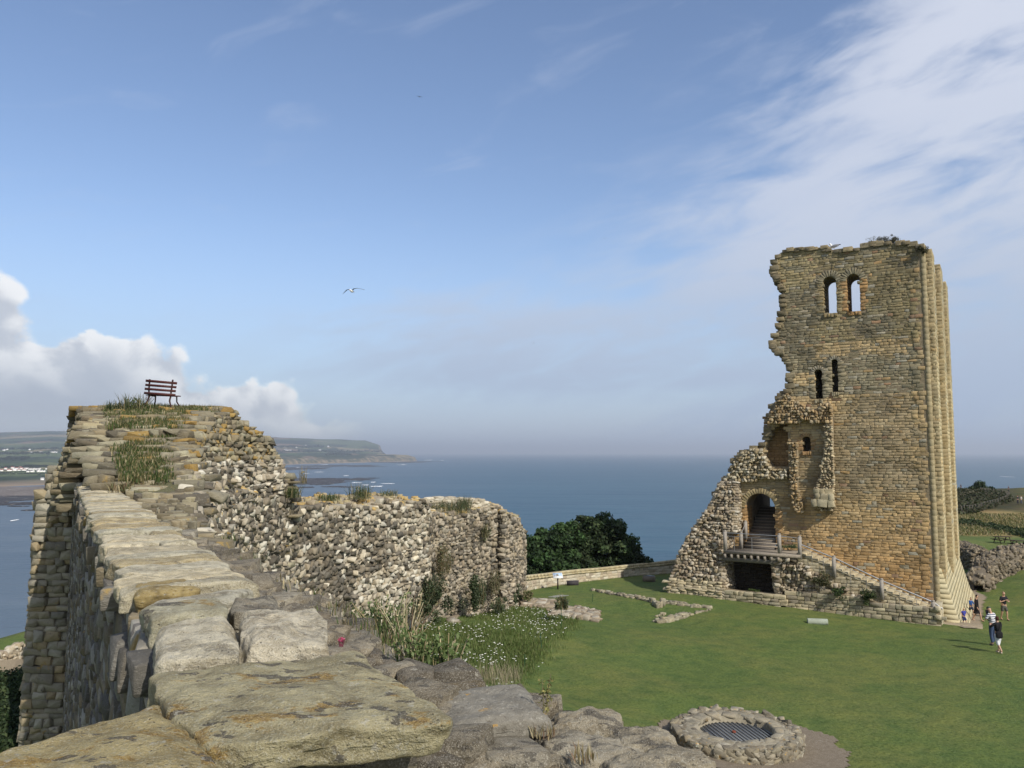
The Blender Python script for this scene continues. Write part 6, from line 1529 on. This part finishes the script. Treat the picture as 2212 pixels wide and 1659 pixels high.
# weeds on the forebuilding and the keep top
def tw_bush(name, label, px, py, off, r, h, n, cols, size=.06, cat='plant'):
    u, v = tuv(px, py, off); c = t3(u, v, off); q = MB()
    leaves(q, c, (r * .6, r * .5, h * .6), n // 5, size * .8, cols, .0)
    for _ in range(12): f_ = .25 + .35 * rng.random(); leaves(q, c + rng.normal(size=3) * np.array((r * .5, r * .3, h * .4)), (r * f_, r * f_, h * f_), n // 11, size * .8, np.array(cols) * (.7 + .6 * rng.random()), .1)
    return tag(q.build(name, M['leaf'], None, c - WZ * h), label, cat, 'plants growing on the keep ruins')
tw_bush('ruin_weed', 'brownish bush on the rubble bank under the steps', 1776, 1252, 2.35, .55, .45, 900, [(.10, .10, .05), (.14, .11, .06), (.07, .08, .04)])
tw_bush('ruin_weed', 'green bush over the middle of the plinth wall', 1812, 1277, 2.5, .48, .35, 800, GR + DK)
tw_bush('ruin_weed', 'green bush near the foot of the steps', 1875, 1287, 2.5, .48, .33, 800, GR + DK)
tw_bush('ruin_weed', 'low grass clump at the top of the steps', 1709, 1181, .6, .45, .14, 300, GREY + GR)
tw_bush('ruin_weed', 'little weed on the ledge before the dark vault', 1632, 1276, 2.2, .35, .08, 160, GR)
tw_bush('ruin_weed', 'dark shrub at the right corner of the keep top', 1990, 537, .1, .32, .35, 700, [(.08, .075, .045), (.06, .06, .035)], .05)
tw_bush('ruin_weed', 'wispy grey bush on the highest point of the keep', 1910, 518, -.6, .62, .24, 900, [(.10, .095, .075), (.075, .07, .055), (.13, .12, .09)], .035)
tw_bush('ruin_weed', 'round wispy bush beside the highest point of the keep', 1930, 517, -.5, .25, .26, 420, [(.10, .095, .075), (.075, .07, .055)], .035)
tw_bush('ruin_weed', 'dark moss clump left of the highest point of the keep', 1877, 528, -.2, .45, .12, 300, [(.05, .055, .035)], .05)
q = MB()
for px, py, n_ in ((1900, 528, 60), (1912, 527, 90), (1922, 527, 60), (1932, 527, 90)):
    u, v = tuv(px, py, -.5); blades(q, [t3(u, v - .05, -.5)], n_, .42, .22, .008, [(.10, .095, .075), (.075, .07, .055), (.14, .13, .10)], .9)
tag(q.build('ruin_weed', M['leaf'], None, t3(*tuv(1915, 528, -.5), -.5)), 'thin dry stems standing up from the highest point of the keep', 'plant', 'plants growing on the keep ruins')
# gorse, dry grass and hedge beyond the keep
q = MB(); pts = []; gp = inpoly([(2040, 1064), (2110, 1058), (2170, 1072), (2182, 1078), (2165, 1090), (2130, 1100), (2095, 1110), (2040, 1114)])
while len(pts) < 520:
    px = 2035 + 150 * rng.random(); py = 1058 + 56 * rng.random()
    if gp(px, py): pts.append(G(px, py, 6))
for p in pts: leaves(q, p + WZ * .35, (1.4, 1.4, .75), 26, .30, [(.038, .045, .022), (.055, .055, .03), (.045, .055, .025), (.08, .07, .045)], .2)
tag(q.build('gorse', M['leaf']), 'dark gorse scrub covering the fenced part of the headland', 'gorse', kind='stuff')
q = MB(); pts = [G(2050 + 200 * rng.random(), 1112 + 44 * rng.random() ** 1.2, 6) for _ in range(900)]; blades(q, pts, 9, .32, 1.6, .05, [(.26, .21, .11), (.20, .17, .08), (.30, .25, .15), (.11, .12, .045), (.09, .11, .04)], .9)
for _ in range(150):
    px = 2050 + 190 * rng.random(); p = G(px, 1127 + max(0, px - 2100) * .22 + 8 * rng.random(), 6); leaves(q, p + WZ * .2, (.9, .7, .35), 22, .2, DK + [(.06, .07, .03)], .2)
tag(q.build('dry_meadow_grass', M['leaf']), 'tall dry grass and weeds on the far headland', 'grass', kind='stuff')
p = G(2115, 1062, 6); q = MB(); [leaves(q, p + np.array((dx_, 0, h_)), (1.5, 1.2, .8), 220, .28, DK, .2) for dx_, h_ in ((0, 1.3), (1.2, .8), (-1.3, .7), (.3, 2.0), (2.6, .5))]
tag(q.build('wind_bent_shrub', M['leaf'], None, p), 'lone dark shrub on the skyline of the headland', 'shrub')
# ------------------------------------------------------------------ people
def skinned(name, chains, mat, parent, colr, sub=1):
    """chains: list of point lists [(x, y, z, r)]; first chain starts at the root, others join the nearest existing joint"""
    me = bpy.data.meshes.new(name); V = []; E = []; R = []
    roots = []
    for ch in chains:
        idx = []
        for k, p in enumerate(ch['p']):
            if k == 0 and ch.get('join') is not None: idx.append(ch['join']); continue
            V.append(p[:3]); R.append(p[3]); idx.append(len(V) - 1)
        if ch.get('join') is None: roots.append(idx[0])
        for a, b in zip(idx, idx[1:]): E.append((a, b))
    me.from_pydata(V, E, []); o = bpy.data.objects.new(name, me); COL.objects.link(o); o.parent = parent
    m1 = o.modifiers.new('skin', 'SKIN'); m1.use_smooth_shade = True
    if not me.skin_vertices: me.attributes
    sv = me.skin_vertices[0].data if me.skin_vertices else None
    return o, me, R, roots, sub, mat, colr
def finish(rec):
    o, me, R, roots, sub, mat, colr = rec
    if not me.skin_vertices:
        bpy.context.view_layer.objects.active = o; o.select_set(True); bpy.ops.mesh.customdata_skin_add(); o.select_set(False)
    sv = me.skin_vertices[0].data
    for i, r in enumerate(R): sv[i].radius = (r, r)
    for r in roots: sv[r].use_root = True
    s = o.modifiers.new('subdivision', 'SUBSURF'); s.levels = sub; s.render_levels = sub
    me.materials.append(mat); return o
_cm = {}
def flat(colr, kind='cloth'):
    k = (tuple(colr), kind)
    if k in _cm: return _cm[k]
    m, t, b, pos, _ = mat_new('cloth_' + kind); n = t.noise(pos, 14.0, 3, .6)
    t.l.new(t.mix(t.sstep(n, .35, .7, 0, .35), tuple(colr), tuple(c * .6 for c in colr)), b.inputs['Base Color']); b.inputs['Roughness'].default_value = .55 if kind == 'skin' else .9
    _cm[k] = m; return m
def striped(c1, c2, per):
    m, t, b, pos, _ = mat_new('striped_cloth'); z_ = t.xyz(pos)[2]
    f = t.math('FRACT', t.math('DIVIDE', z_, per)); t.l.new(t.mix(t.math('GREATER_THAN', f, .5), c1, c2), b.inputs['Base Color']); b.inputs['Roughness'].default_value = .9; return m
SKIN = (.50, .31, .22)
def person(loc, H, face, pose, label, shirt, trousers, hair, shoes=(.05, .05, .05), shorts=False, sleeve=.5, skirt=0.0, group=None, hairlen=0.0, cap=None, shirt_mat=None, detail=True, trouser_len=1.0):
    """pose: dict of hand / elbow / foot / knee places in units of height; x right, y forward of the figure; z up"""
    root = thing('person', loc, label, 'person', group, rz=face)
    def s(p, r): return (p[0] * H, p[1] * H, p[2] * H, r * H)
    d = dict(lean=0.0, head=(0, .02), lh=(-.15, .02, .45), rh=(.15, .02, .45), le=(-.14, -.02, .62), re=(.14, -.02, .62), lk=(-.05, .01, .28), rk=(.05, .01, .28), lf=(-.05, 0, .035), rf=(.05, 0, .035)); d.update(pose)
    L = d['lean']; hx, hy = d['head']
    pel = (0, 0, .52); wai = (0, L * .4, .62); che = (0, L * .8, .74); neck = (0, L, .83); hb = (hx * .5, L + hy * .6, .87); hd = (hx, L + hy + .008, .925); crown = (hx, L + hy, .972)
    ch = [dict(p=[s(pel, .072), s(wai, .066), s(che, .078), s(neck, .034), s(hb, .032), s(hd, .052), s(crown, .040)])]
    sh = {}
    for sg, k in ((-1, 'l'), (1, 'r')):
        shp = (sg * .095, L * .9, .80); e = d[k + 'e']; h_ = d[k + 'h']; wr = tuple(a + (b - a) * .86 for a, b in zip(e, h_)); sh[k] = (shp, e, wr, h_)
        ch.append(dict(join=2, p=[None, s(shp, .034), s(e, .024), s(wr, .016), s(h_, .021)]))
        hip = (sg * .05, 0, .49); kn = d[k + 'k']; ft = d[k + 'f']; toe = (ft[0], ft[1] + .085, ft[2] - .014)
        ch.append(dict(join=0, p=[None, s(hip, .055), s(kn, .034), s((ft[0], ft[1] - .012, ft[2] + .02), .022), s(toe, .017)]))
        if detail:
            dirv = np.array(h_) - np.array(wr); dirv = dirv / (np.linalg.norm(dirv) + 1e-6); side = np.cross(dirv, (0, 0, 1) if abs(dirv[2]) < .8 else (0, 1, 0)); side = side / np.linalg.norm(side); cu = np.cross(side, dirv)
            for q, (o_, ln_) in enumerate(((-1.5, .026), (-.5, .032), (.5, .030), (1.5, .024), (2.6, .022))):
                b0 = np.array(h_) + side * o_ * .0085 * (1 if q < 4 else .7) - dirv * (.004 if q < 4 else .012); dd_ = dirv if q < 4 else dirv * .6 + side * .8
                m1_ = b0 + dd_ * ln_ * .5; m2_ = b0 + dd_ * ln_ * .9 + cu * .010
                ch.append(dict(join=None, p=[s(b0, .0058), s(m1_, .0052), s(m2_, .0042)]))
        if detail: ch.append(dict(join=None, p=[s((hx + sg * .043, L + hy + .002, .925), .010), s((hx + sg * .047, L + hy - .002, .932), .008)]))
    if detail:
        ch.append(dict(join=None, p=[s((hx, L + hy + .052, .928), .006), s((hx, L + hy + .064, .918), .008)]))
    body = finish(skinned('body', ch, flat(SKIN, 'skin'), root, SKIN))
    if detail:
        for sg in (-1, 1):
            q = MB(); q.tube([(np.array((hx + sg * .019, L + hy + .050, .934)) * H), (np.array((hx + sg * .019, L + hy + .0575, .934)) * H)], .006 * H, (.03, .02, .02), 6); q.build('eye', M['plain'], root)
        q = MB(); q.box(np.array((hx, L + hy + .054, .903)) * H, np.array((.014, .004, .003)) * H, (.35, .10, .09)); q.build('mouth', M['plain'], root)
    # shirt: torso and sleeves a little outside the body
    ch = [dict(p=[s((0, 0, .50), .083), s(wai, .080), s(che, .089), s((0, L * .95, .81), .050)])]
    for k in 'lr':
        shp, e, wr, h_ = sh[k]; end = tuple(a + (b - a) * (sleeve * 2 if sleeve <= .5 else 1) for a, b in zip(shp, e)); pts_ = [None, s(shp, .043), s(end, .036)]
        if sleeve > .5: pts_.append(s(tuple(a + (b - a) * (sleeve - .5) * 2 for a, b in zip(e, wr)), .029))
        ch.append(dict(join=2, p=pts_))
    finish(skinned('shirt', ch, shirt_mat or flat(shirt), root, shirt))
    if skirt:
        q = MB(); n = 18; V = []
        for z_, r_, yy in ((.60, .075, 0), (.52, .10, 0), (.40, .125, 0), (skirt, .14, 0)):
            for k in range(n):
                a = 6.283 * k / n; rr2 = r_ * (1 + .10 * math.sin(a * 4 + z_ * 9)); V.append((math.cos(a) * rr2 * H, (math.sin(a) * rr2 * .8 + yy) * H, z_ * H))
        q.add(V, [(i * n + k, i * n + (k + 1) % n, (i + 1) * n + (k + 1) % n, (i + 1) * n + k) for i in range(3) for k in range(n)], trousers); q.build('skirt', M['cloth'], root, smooth=True)
    else:
        ch = [dict(p=[s((0, 0, .56), .074), s((0, 0, .50), .080)])]
        for sg, k in ((-1, 'l'), (1, 'r')):
            hip = (sg * .052, 0, .47); kn = d[k + 'k']; ft = d[k + 'f']; an = (ft[0], ft[1] - .012, ft[2] + .03)
            if shorts: p_ = [None, s(hip, .064), s(tuple(a + (b - a) * .92 for a, b in zip(hip, kn)), .056)]
            else: p_ = [None, s(hip, .064), s(kn, .046), s(tuple(a + (b - a) * trouser_len for a, b in zip(kn, an)), .036)]
            ch.append(dict(join=1, p=p_))
        finish(skinned('shorts' if shorts else 'trousers', ch, flat(trousers), root, trousers))
    for sg, k in ((-1, 'l'), (1, 'r')):
        ft = d[k + 'f']; finish(skinned('shoe', [dict(p=[s((ft[0], ft[1] - .02, ft[2] - .010), .024), s((ft[0], ft[1] + .04, ft[2] - .015), .023), s((ft[0], ft[1] + .088, ft[2] - .019), .018)])], flat(shoes), root, shoes))
    hp = [dict(p=[s((hx, L + hy - .014, .915 - hairlen), .034 + .012 * (hairlen > 0)), s((hx, L + hy - .016, .94), .050), s((hx, L + hy - .002, .968), .049), s((hx, L + hy + .026, .972), .030)])]
    if cap: hp = [dict(p=[s((hx, L + hy - .01, .953), .052), s((hx, L + hy, .978), .050), s((hx, L + hy + .05, .962), .028), s((hx, L + hy + .085, .957), .018)])]
    finish(skinned('cap' if cap else 'hair', hp, flat(cap or hair), root, hair)); return root
def foot(px, py): return G(px, py)
# facing: 0 looks along +y (away from the camera); pi looks back at the camera
cam_ = math.pi
f1 = foot(2083, 1352)
child1 = person(f1, 1.02, cam_ + .2, dict(lh=(-.17, .08, .62), le=(-.15, 0, .66), rh=(.20, .1, .60), re=(.16, 0, .68), lf=(-.05, .1, .05), rf=(.05, -.1, .06), lk=(-.05, .10, .27), rk=(.05, .02, .25)),
       'fair-haired small child in blue running at the foot of the sloping plinth', (.05, .06, .30), (.03, .04, .12), (.45, .33, .18), sleeve=.4, shorts=True)
f2 = foot(2098, 1330)
person(f2, 1.18, cam_ + .35, dict(lh=(.02, .14, .62), le=(-.17, .04, .66), rh=(-.02, .15, .60), re=(.16, .06, .65), lf=(-.06, .12, .04), rf=(.06, -.12, .05), lk=(-.06, .10, .28), rk=(.06, -.02, .27)),
       'brown-haired boy in a dark blue jumper walking beside the woman in black', (.02, .07, .22), (.02, .03, .06), (.10, .05, .03), sleeve=.9, shorts=True)
f3 = foot(2111, 1342)
person(f3, 1.66, cam_ + .9, dict(lh=(-.13, .05, .47), le=(-.14, -.02, .62), rh=(.13, .08, .46), re=(.14, .0, .62), lf=(-.05, .15, .035), rf=(.05, -.14, .05), lk=(-.05, .10, .28), rk=(.05, -.03, .27), head=(0, .03)),
       'dark-haired woman in a loose black dress striding along the path', (.012, .010, .012), (.012, .010, .012), (.02, .012, .010), shoes=(.25, .18, .13), sleeve=.8, skirt=.30, hairlen=.02)
f4 = foot(2170, 1340)
person(f4, 1.80, cam_ + .1, dict(lh=(.0, .13, .72), le=(-.17, .05, .64), rh=(-.06, .14, .74), re=(.17, .05, .64), lf=(-.08, .05, .035), rf=(.07, -.08, .045), lk=(-.07, .05, .28), rk=(.07, 0, .28)),
       'balding man in black polo shirt and grey shorts, arms folded, on the green bank', (.015, .016, .022), (.09, .09, .08), (.25, .17, .12), shoes=(.12, .10, .07), shorts=True, sleeve=.4)
f5 = foot(2146, 1394)
stripe = striped((.70, .70, .72), (.10, .11, .16), .10)
m5 = person(f5, 1.80, .35, dict(lean=.02, lh=(-.02, .17, .70), le=(-.18, .05, .66), rh=(.06, .18, .66), re=(.18, .06, .66), lf=(-.06, -.02, .035), rf=(.06, .06, .035), head=(-.03, .03)),
       'man in striped shirt, jeans and green cap carrying a child', (.6, .6, .6), (.05, .075, .14), (.1, .07, .05), cap=(.09, .11, .08), sleeve=.45, shirt_mat=stripe)
bf = np.array(f5) + np.array((-.10, .22, 1.02))
person(bf, .72, .35 + math.pi, dict(lh=(-.14, .10, .80), le=(-.16, .05, .72), rh=(.14, .10, .80), re=(.16, .05, .72), lf=(-.10, .10, .20), rf=(.10, .10, .20), lk=(-.12, .10, .38), rk=(.12, .10, .38)),
       'little child in dark clothes held against the striped man', (.03, .03, .05), (.03, .03, .05), (.12, .06, .04), sleeve=.9, detail=False)
f6 = foot(2158, 1411)
w6 = person(f6, 1.66, .25, dict(lh=(-.10, .15, .78), le=(-.19, .06, .70), rh=(.02, .18, .74), re=(.17, .06, .68), lf=(-.035, -.12, .05), rf=(.045, .06, .035), lk=(-.045, -.02, .27), rk=(.05, .04, .28)),
       'woman seen from behind in a black top and white cropped trousers with a black bag', (.012, .012, .014), (.72, .73, .78), (.05, .018, .014), shoes=(.55, .45, .36), sleeve=.7, hairlen=.05, trouser_len=.35)
q = MB(); ca, sa_ = math.cos(.25), math.sin(.25)
def lc(x, y, z): return np.array(f6) + np.array((x * ca - y * sa_, x * sa_ + y * ca, z))
q.add(cube_grid(4)[0] / (np.abs(cube_grid(4)[0]) ** 4).sum(1)[:, None] ** .25 * np.array((.15, .07, .16)) + lc(-.12, -.18, .86), cube_grid(4)[1], (.01, .01, .012))
q.tube([lc(-.12, -.17, 1.0), lc(-.02, -.17, 1.2), lc(.10, -.10, 1.40), lc(.10, .05, 1.38)], .014, (.02, .02, .02), 6)
tag(q.build('shoulder_bag', M['cloth'], None, lc(-.12, -.18, .7)), 'black shoulder bag with a thin strap on the back of the woman in white trousers', 'bag')
q = MB(); q.add(*[cube_grid(3)[0] * np.array((.012, .13, .13)) * 0 + lc(0, .0, .93) + cube_grid(3)[0] / (np.abs(cube_grid(3)[0]) ** 4).sum(1)[:, None] ** .25 * np.array((.145, .12, .045)), cube_grid(3)[1], (.65, .04, .04)]); r_ = q.build('red_hem', M['cloth'], w6, (0, 0, 0)); r_.parent = None; bpy.data.objects.remove(r_)
hm = MB(); V, Q = cube_grid(3); hm.add(V / (np.abs(V) ** 4).sum(1)[:, None] ** .25 * np.array((.142, .135, .035)) + np.array((0, 0, .80)), Q, (.60, .04, .05)); hm.build('red_hem', M['cloth'], w6)
f7 = G(2054, 1214); f7 = f7 + np.array((0, -.9, 0)); f7[2] = gz(f7[0], f7[1])
person(f7, 1.75, cam_ + 1.2, dict(), 'person in a light blue shirt half hidden behind the corner of the keep', (.40, .58, .75), (.08, .08, .10), (.12, .08, .05), sleeve=.5, detail=False)
for px, py, H_, lb, sc_, tc_ in [(2199, 1090, 1.75, 'distant man in dark clothes walking on the headland', (.03, .03, .04), (.03, .03, .04)), (2206.5, 1089.5, 1.65, 'distant person in a pale top beside the dark-clothed man on the headland', (.45, .42, .38), (.08, .09, .12)),
                             (2076, 1059, 1.6, 'tiny dark figure on the headland skyline beside the keep', (.03, .03, .04), (.04, .04, .05)), (2179, 1064, 1.6, 'tiny figure at the cliff edge left of the far couple', (.05, .05, .07), (.04, .04, .05))]:
    person(G(px, py), H_, .5, dict(lf=(-.06, .08, .035), rf=(.06, -.08, .035)), lb, sc_, tc_, (.1, .07, .05), detail=False)

# ------------------------------------------------------------------ gulls
def gull(loc, span, rz, label, wl, wr, colr=(.75, .75, .75), wingc=(.10, .11, .13), roll=0.0, grp='gulls in the air'):
    root = thing('gull', loc, label, 'gull', grp); b = span * .16
    V, Q = cube_grid(6); D = V / np.linalg.norm(V, axis=1)[:, None]; yy = D[:, 1]
    W_ = D * np.array((.30, 1, .34)) * b; W_[:, 0] *= np.clip(1.1 - np.abs(yy + .1) ** 2, .25, 1); W_[:, 2] *= np.clip(1.1 - np.abs(yy + .1) ** 2, .25, 1)
    q = MB(); q.add(W_, Q, colr); q.add(V / np.linalg.norm(V, axis=1)[:, None] * b * .24 + np.array((0, b * .95, b * .12)), Q, colr)
    q.tube([(0, b * 1.1, b * .1), (0, b * 1.4, b * .04)], [b * .07, b * .02], (.5, .35, .05), 6); q.add([(0, -b * .8, 0), (-b * .3, -b * 1.4, 0), (b * .3, -b * 1.4, 0), (0, -b * .8, .02)], [(0, 1, 2), (3, 2, 1)], colr)
    q.build('body', flat(colr), root, smooth=True)
    for pts_ in (wl, wr):
        q = MB(); P_ = [np.array((a * span, c * span * .15, h_ * span)) for a, h_, c in pts_]; ch_ = [.10, .095, .085, .055, .012]; V = []
        for p, c in zip(P_, ch_): V += [p + np.array((0, c * span * .5, 0)), p + np.array((0, -c * span * .5, 0)), p + np.array((0, 0, .010 * span)), p - np.array((0, 0, .004 * span))]
        n = len(P_); fs_ = []
        for i in range(n - 1):
            a, c = i * 4, (i + 1) * 4
            for s0, s1 in ((0, 2), (2, 1), (1, 3), (3, 0)): fs_.append((a + s0, a + s1, c + s1, c + s0))
        q.add(V, fs_, wingc); q.build('wing', M['plain'], root)
    root.rotation_euler = (0, roll, rz); return root
gl = P(760, 629, 34)
gull(gl, 1.0, 2.85, 'white gull with dark curved wings gliding over the bay', [(-.0, .02, 0), (-.12, .10, .2), (-.26, .11, .1), (-.40, .085, -.3), (-.54, .05, -.9)], [(.0, .02, 0), (.10, .08, .2), (.22, .07, .1), (.36, .0, -.3), (.50, -.07, -.9)])
gull(P(906, 209, 90), .85, .4, 'small dark gull high in the blue sky', [(-.0, 0, 0), (-.1, .06, .2), (-.22, .05, .1), (-.36, .03, -.2), (-.5, .01, -.6)], [(.0, 0, 0), (.1, .06, .2), (.22, .05, .1), (.36, .01, -.2), (.5, 0, -.6)], (.12, .12, .14), (.06, .07, .09))
for px, py, Y, lb in [(1153, 741, 190, 'tiny dark gull low over the sea horizon'), (1087, 784, 260, 'tiny pair-like speck of a gull left of the other low one'), (1306, 515, 220, 'faint speck of a gull near the cloud edge')]:
    gull(P(px, py, Y), 1.0, 1.3, lb, [(-.0, 0, 0), (-.1, .05, .2), (-.22, .05, .1), (-.36, .02, -.2), (-.5, 0, -.6)], [(.0, 0, 0), (.1, .05, .2), (.22, .05, .1), (.36, .02, -.2), (.5, 0, -.6)], (.12, .12, .14), (.06, .07, .09))
# gull standing on the keep
u_, v_ = tuv(1802, 541, -.3); gp_ = t3(u_, v_, -.3); gp_[2] += .02; root = thing('gull', gp_, 'grey-backed white gull standing in the dip of the keep top', 'gull')
V, Q = cube_grid(6); D = V / np.linalg.norm(V, axis=1)[:, None]
q = MB(); W_ = D * np.array((.24, .10, .105)); W_[:, 2] += W_[:, 0] * .12; W_[:, 1:] *= np.clip(1.05 - np.clip(W_[:, :1], 0, 1) * 2.4, .2, 1.05); q.add(W_ + np.array((0, 0, .24)), Q, (.8, .8, .8)); q.add(D * np.array((.065, .055, .06)) + np.array((-.22, 0, .40)), Q, (.85, .85, .85))
q.tube([(-.16, 0, .28), (-.21, 0, .38)], [.075, .05], (.85, .85, .85), 8); q.tube([(-.27, 0, .39), (-.34, 0, .36)], [.018, .006], (.45, .35, .15), 6); q.build('body', flat((.80, .80, .80)), root, smooth=True)
for s_ in (-1, 1):
    q = MB(); W_ = D * np.array((.23, .03, .075)); W_[:, 2] += W_[:, 0] * .15; q.add(W_ + np.array((.06, s_ * .09, .27)), Q, (.22, .23, .25)); q.add(D * np.array((.10, .015, .025)) + np.array((.30, s_ * .03, .33)), Q, (.03, .03, .035)); q.build('wing', M['plain'], root, smooth=True)
    q = MB(); q.tube([(0, s_ * .03, .17), (.0, s_ * .03, 0)], .008, (.5, .3, .2), 5); q.build('leg', M['plain'], root)
root.rotation_euler = (0, 0, -.35)

# ------------------------------------------------------------------ houses of the far villages
def coast_pt(px, py_target):
    """point of the far land seen at px, py"""
    col_ = grid[int(np.argmin(np.abs(cx - px)))]; dyy = 977 - (col_[:, 2] - CZ) / col_[:, 1] * F; i = int(np.argmin(np.abs(dyy[:] - py_target))); return col_[i]
def house(px, py, wpx, hpx, wall, roof, lb=None, grp='white houses of the bayside village'):
    p = coast_pt(px, py).copy(); p[0] = (px - 1106) / F * p[1]; w_ = wpx / F * p[1] / 2; h_ = hpx / F * p[1]; dp = w_ * .8; rz = (rng.random() - .5) * 1.2
    root = thing('house', p, lb or 'small white gabled house in the bayside village across the water', 'house', grp, rz)
    q = MB(); q.box((0, 0, h_ * .3 - 3), (w_, dp, h_ * .3 + 3), wall); q.build('wall', M['plain'], root)
    q = MB(); a = h_ * .6; b_ = h_; e = 1.06; V = [(-w_ * e, -dp * e, a), (w_ * e, -dp * e, a), (w_ * e, dp * e, a), (-w_ * e, dp * e, a), (-w_ * e, 0, b_), (w_ * e, 0, b_)]; q.add(V, [(0, 1, 5, 4), (2, 3, 4, 5)], roof); q.add(V, [(1, 2, 5), (3, 0, 4)], wall); q.build('roof', M['plain'], root)
WH = (.82, .81, .78); RD = (.32, .12, .09); GYR = (.16, .15, .15)
for px, py, w_, h_, rf in [(18, 1014, 5, 4.5, RD), (24, 1017, 5, 4, RD), (38, 1018, 7, 5, WH), (33, 1012, 6, 4, RD), (42, 1013, 6, 4.5, RD), (47, 1016, 6, 4, RD), (52, 1014, 6, 4, RD), (56, 1018, 5, 4, RD), (63, 1013, 7, 3.5, GYR), (70, 1014, 7, 3.5, GYR), (76, 1014, 7, 3.5, GYR), (83, 1014, 7, 3.5, GYR), (66, 1019, 6, 4, GYR), (75, 1019, 8, 4.5, GYR),
                       (88, 1020, 7, 5.5, GYR), (94, 1020, 6, 4.5, GYR), (100, 1019, 6, 4, GYR), (106, 1013, 5, 3.5, GYR), (110, 1018, 6, 4.5, GYR), (112, 1013, 5, 3.5, GYR), (10, 1017, 5, 4, RD), (3, 1019, 5, 4, RD), (29, 1019, 5, 3.5, RD), (60, 1016, 5, 3.5, RD), (90, 1014, 6, 3.5, GYR), (49, 1010, 5, 3, RD), (-12, 1018, 6, 4, RD), (-25, 1016, 6, 4, GYR)]:
    house(px, py, w_, h_, WH, rf)
house(98, 1037, 6, 5.5, WH, (.45, .45, .45), 'lone white house on the green slope below the village', None)
for px, py, w_ in [(12, 974, 6), (18, 973, 5), (67, 973, 4), (92, 978, 6), (118, 978, 8), (124, 978, 6), (146, 953, 4), (72, 978, 4)]: house(px, py, w_, 3, WH, GYR, 'tiny pale house on the wooded hills behind the village', 'pale houses on the wooded hills')
for px, py, w_ in [(618, 972.5, 5), (624, 973.5, 12), (641, 967.5, 4), (710, 965, 4), (662, 963, 3), (692, 973, 5)]: house(px, py, w_, 2.2, WH, GYR, 'tiny white farm house on the far headland fields', 'white farm houses on the far headland')
# woods and hedgerows on the far land
q = MB()
for px0, px1, py, n in [(58, 84, 1008, 90), (83, 118, 1008, 90), (10, 60, 1010, 60), (0, 60, 992, 200), (20, 70, 989, 120), (-60, 120, 1023, 160), (0, 110, 980, 160), (705, 760, 982, 60), (560, 830, 976, 260), (560, 700, 966, 200), (-100, 140, 970, 200)]:
    for _ in range(n):
        px = px0 + (px1 - px0) * rng.random(); p = coast_pt(px, py + rng.normal() * 1.1).copy(); p[0] = (px - 1106) / F * p[1]; s_ = 2.2 / F * p[1]; leaves(q, p + WZ * s_ * .3, (s_ * 1.5, s_ * 1.2, s_ * .6), 14, s_ * .6, [(.018, .028, .012), (.024, .036, .015)], .2)
tag(q.build('far_woodland', M['leaf']), 'dark woods and hedges on the far shore', 'woodland', kind='stuff')
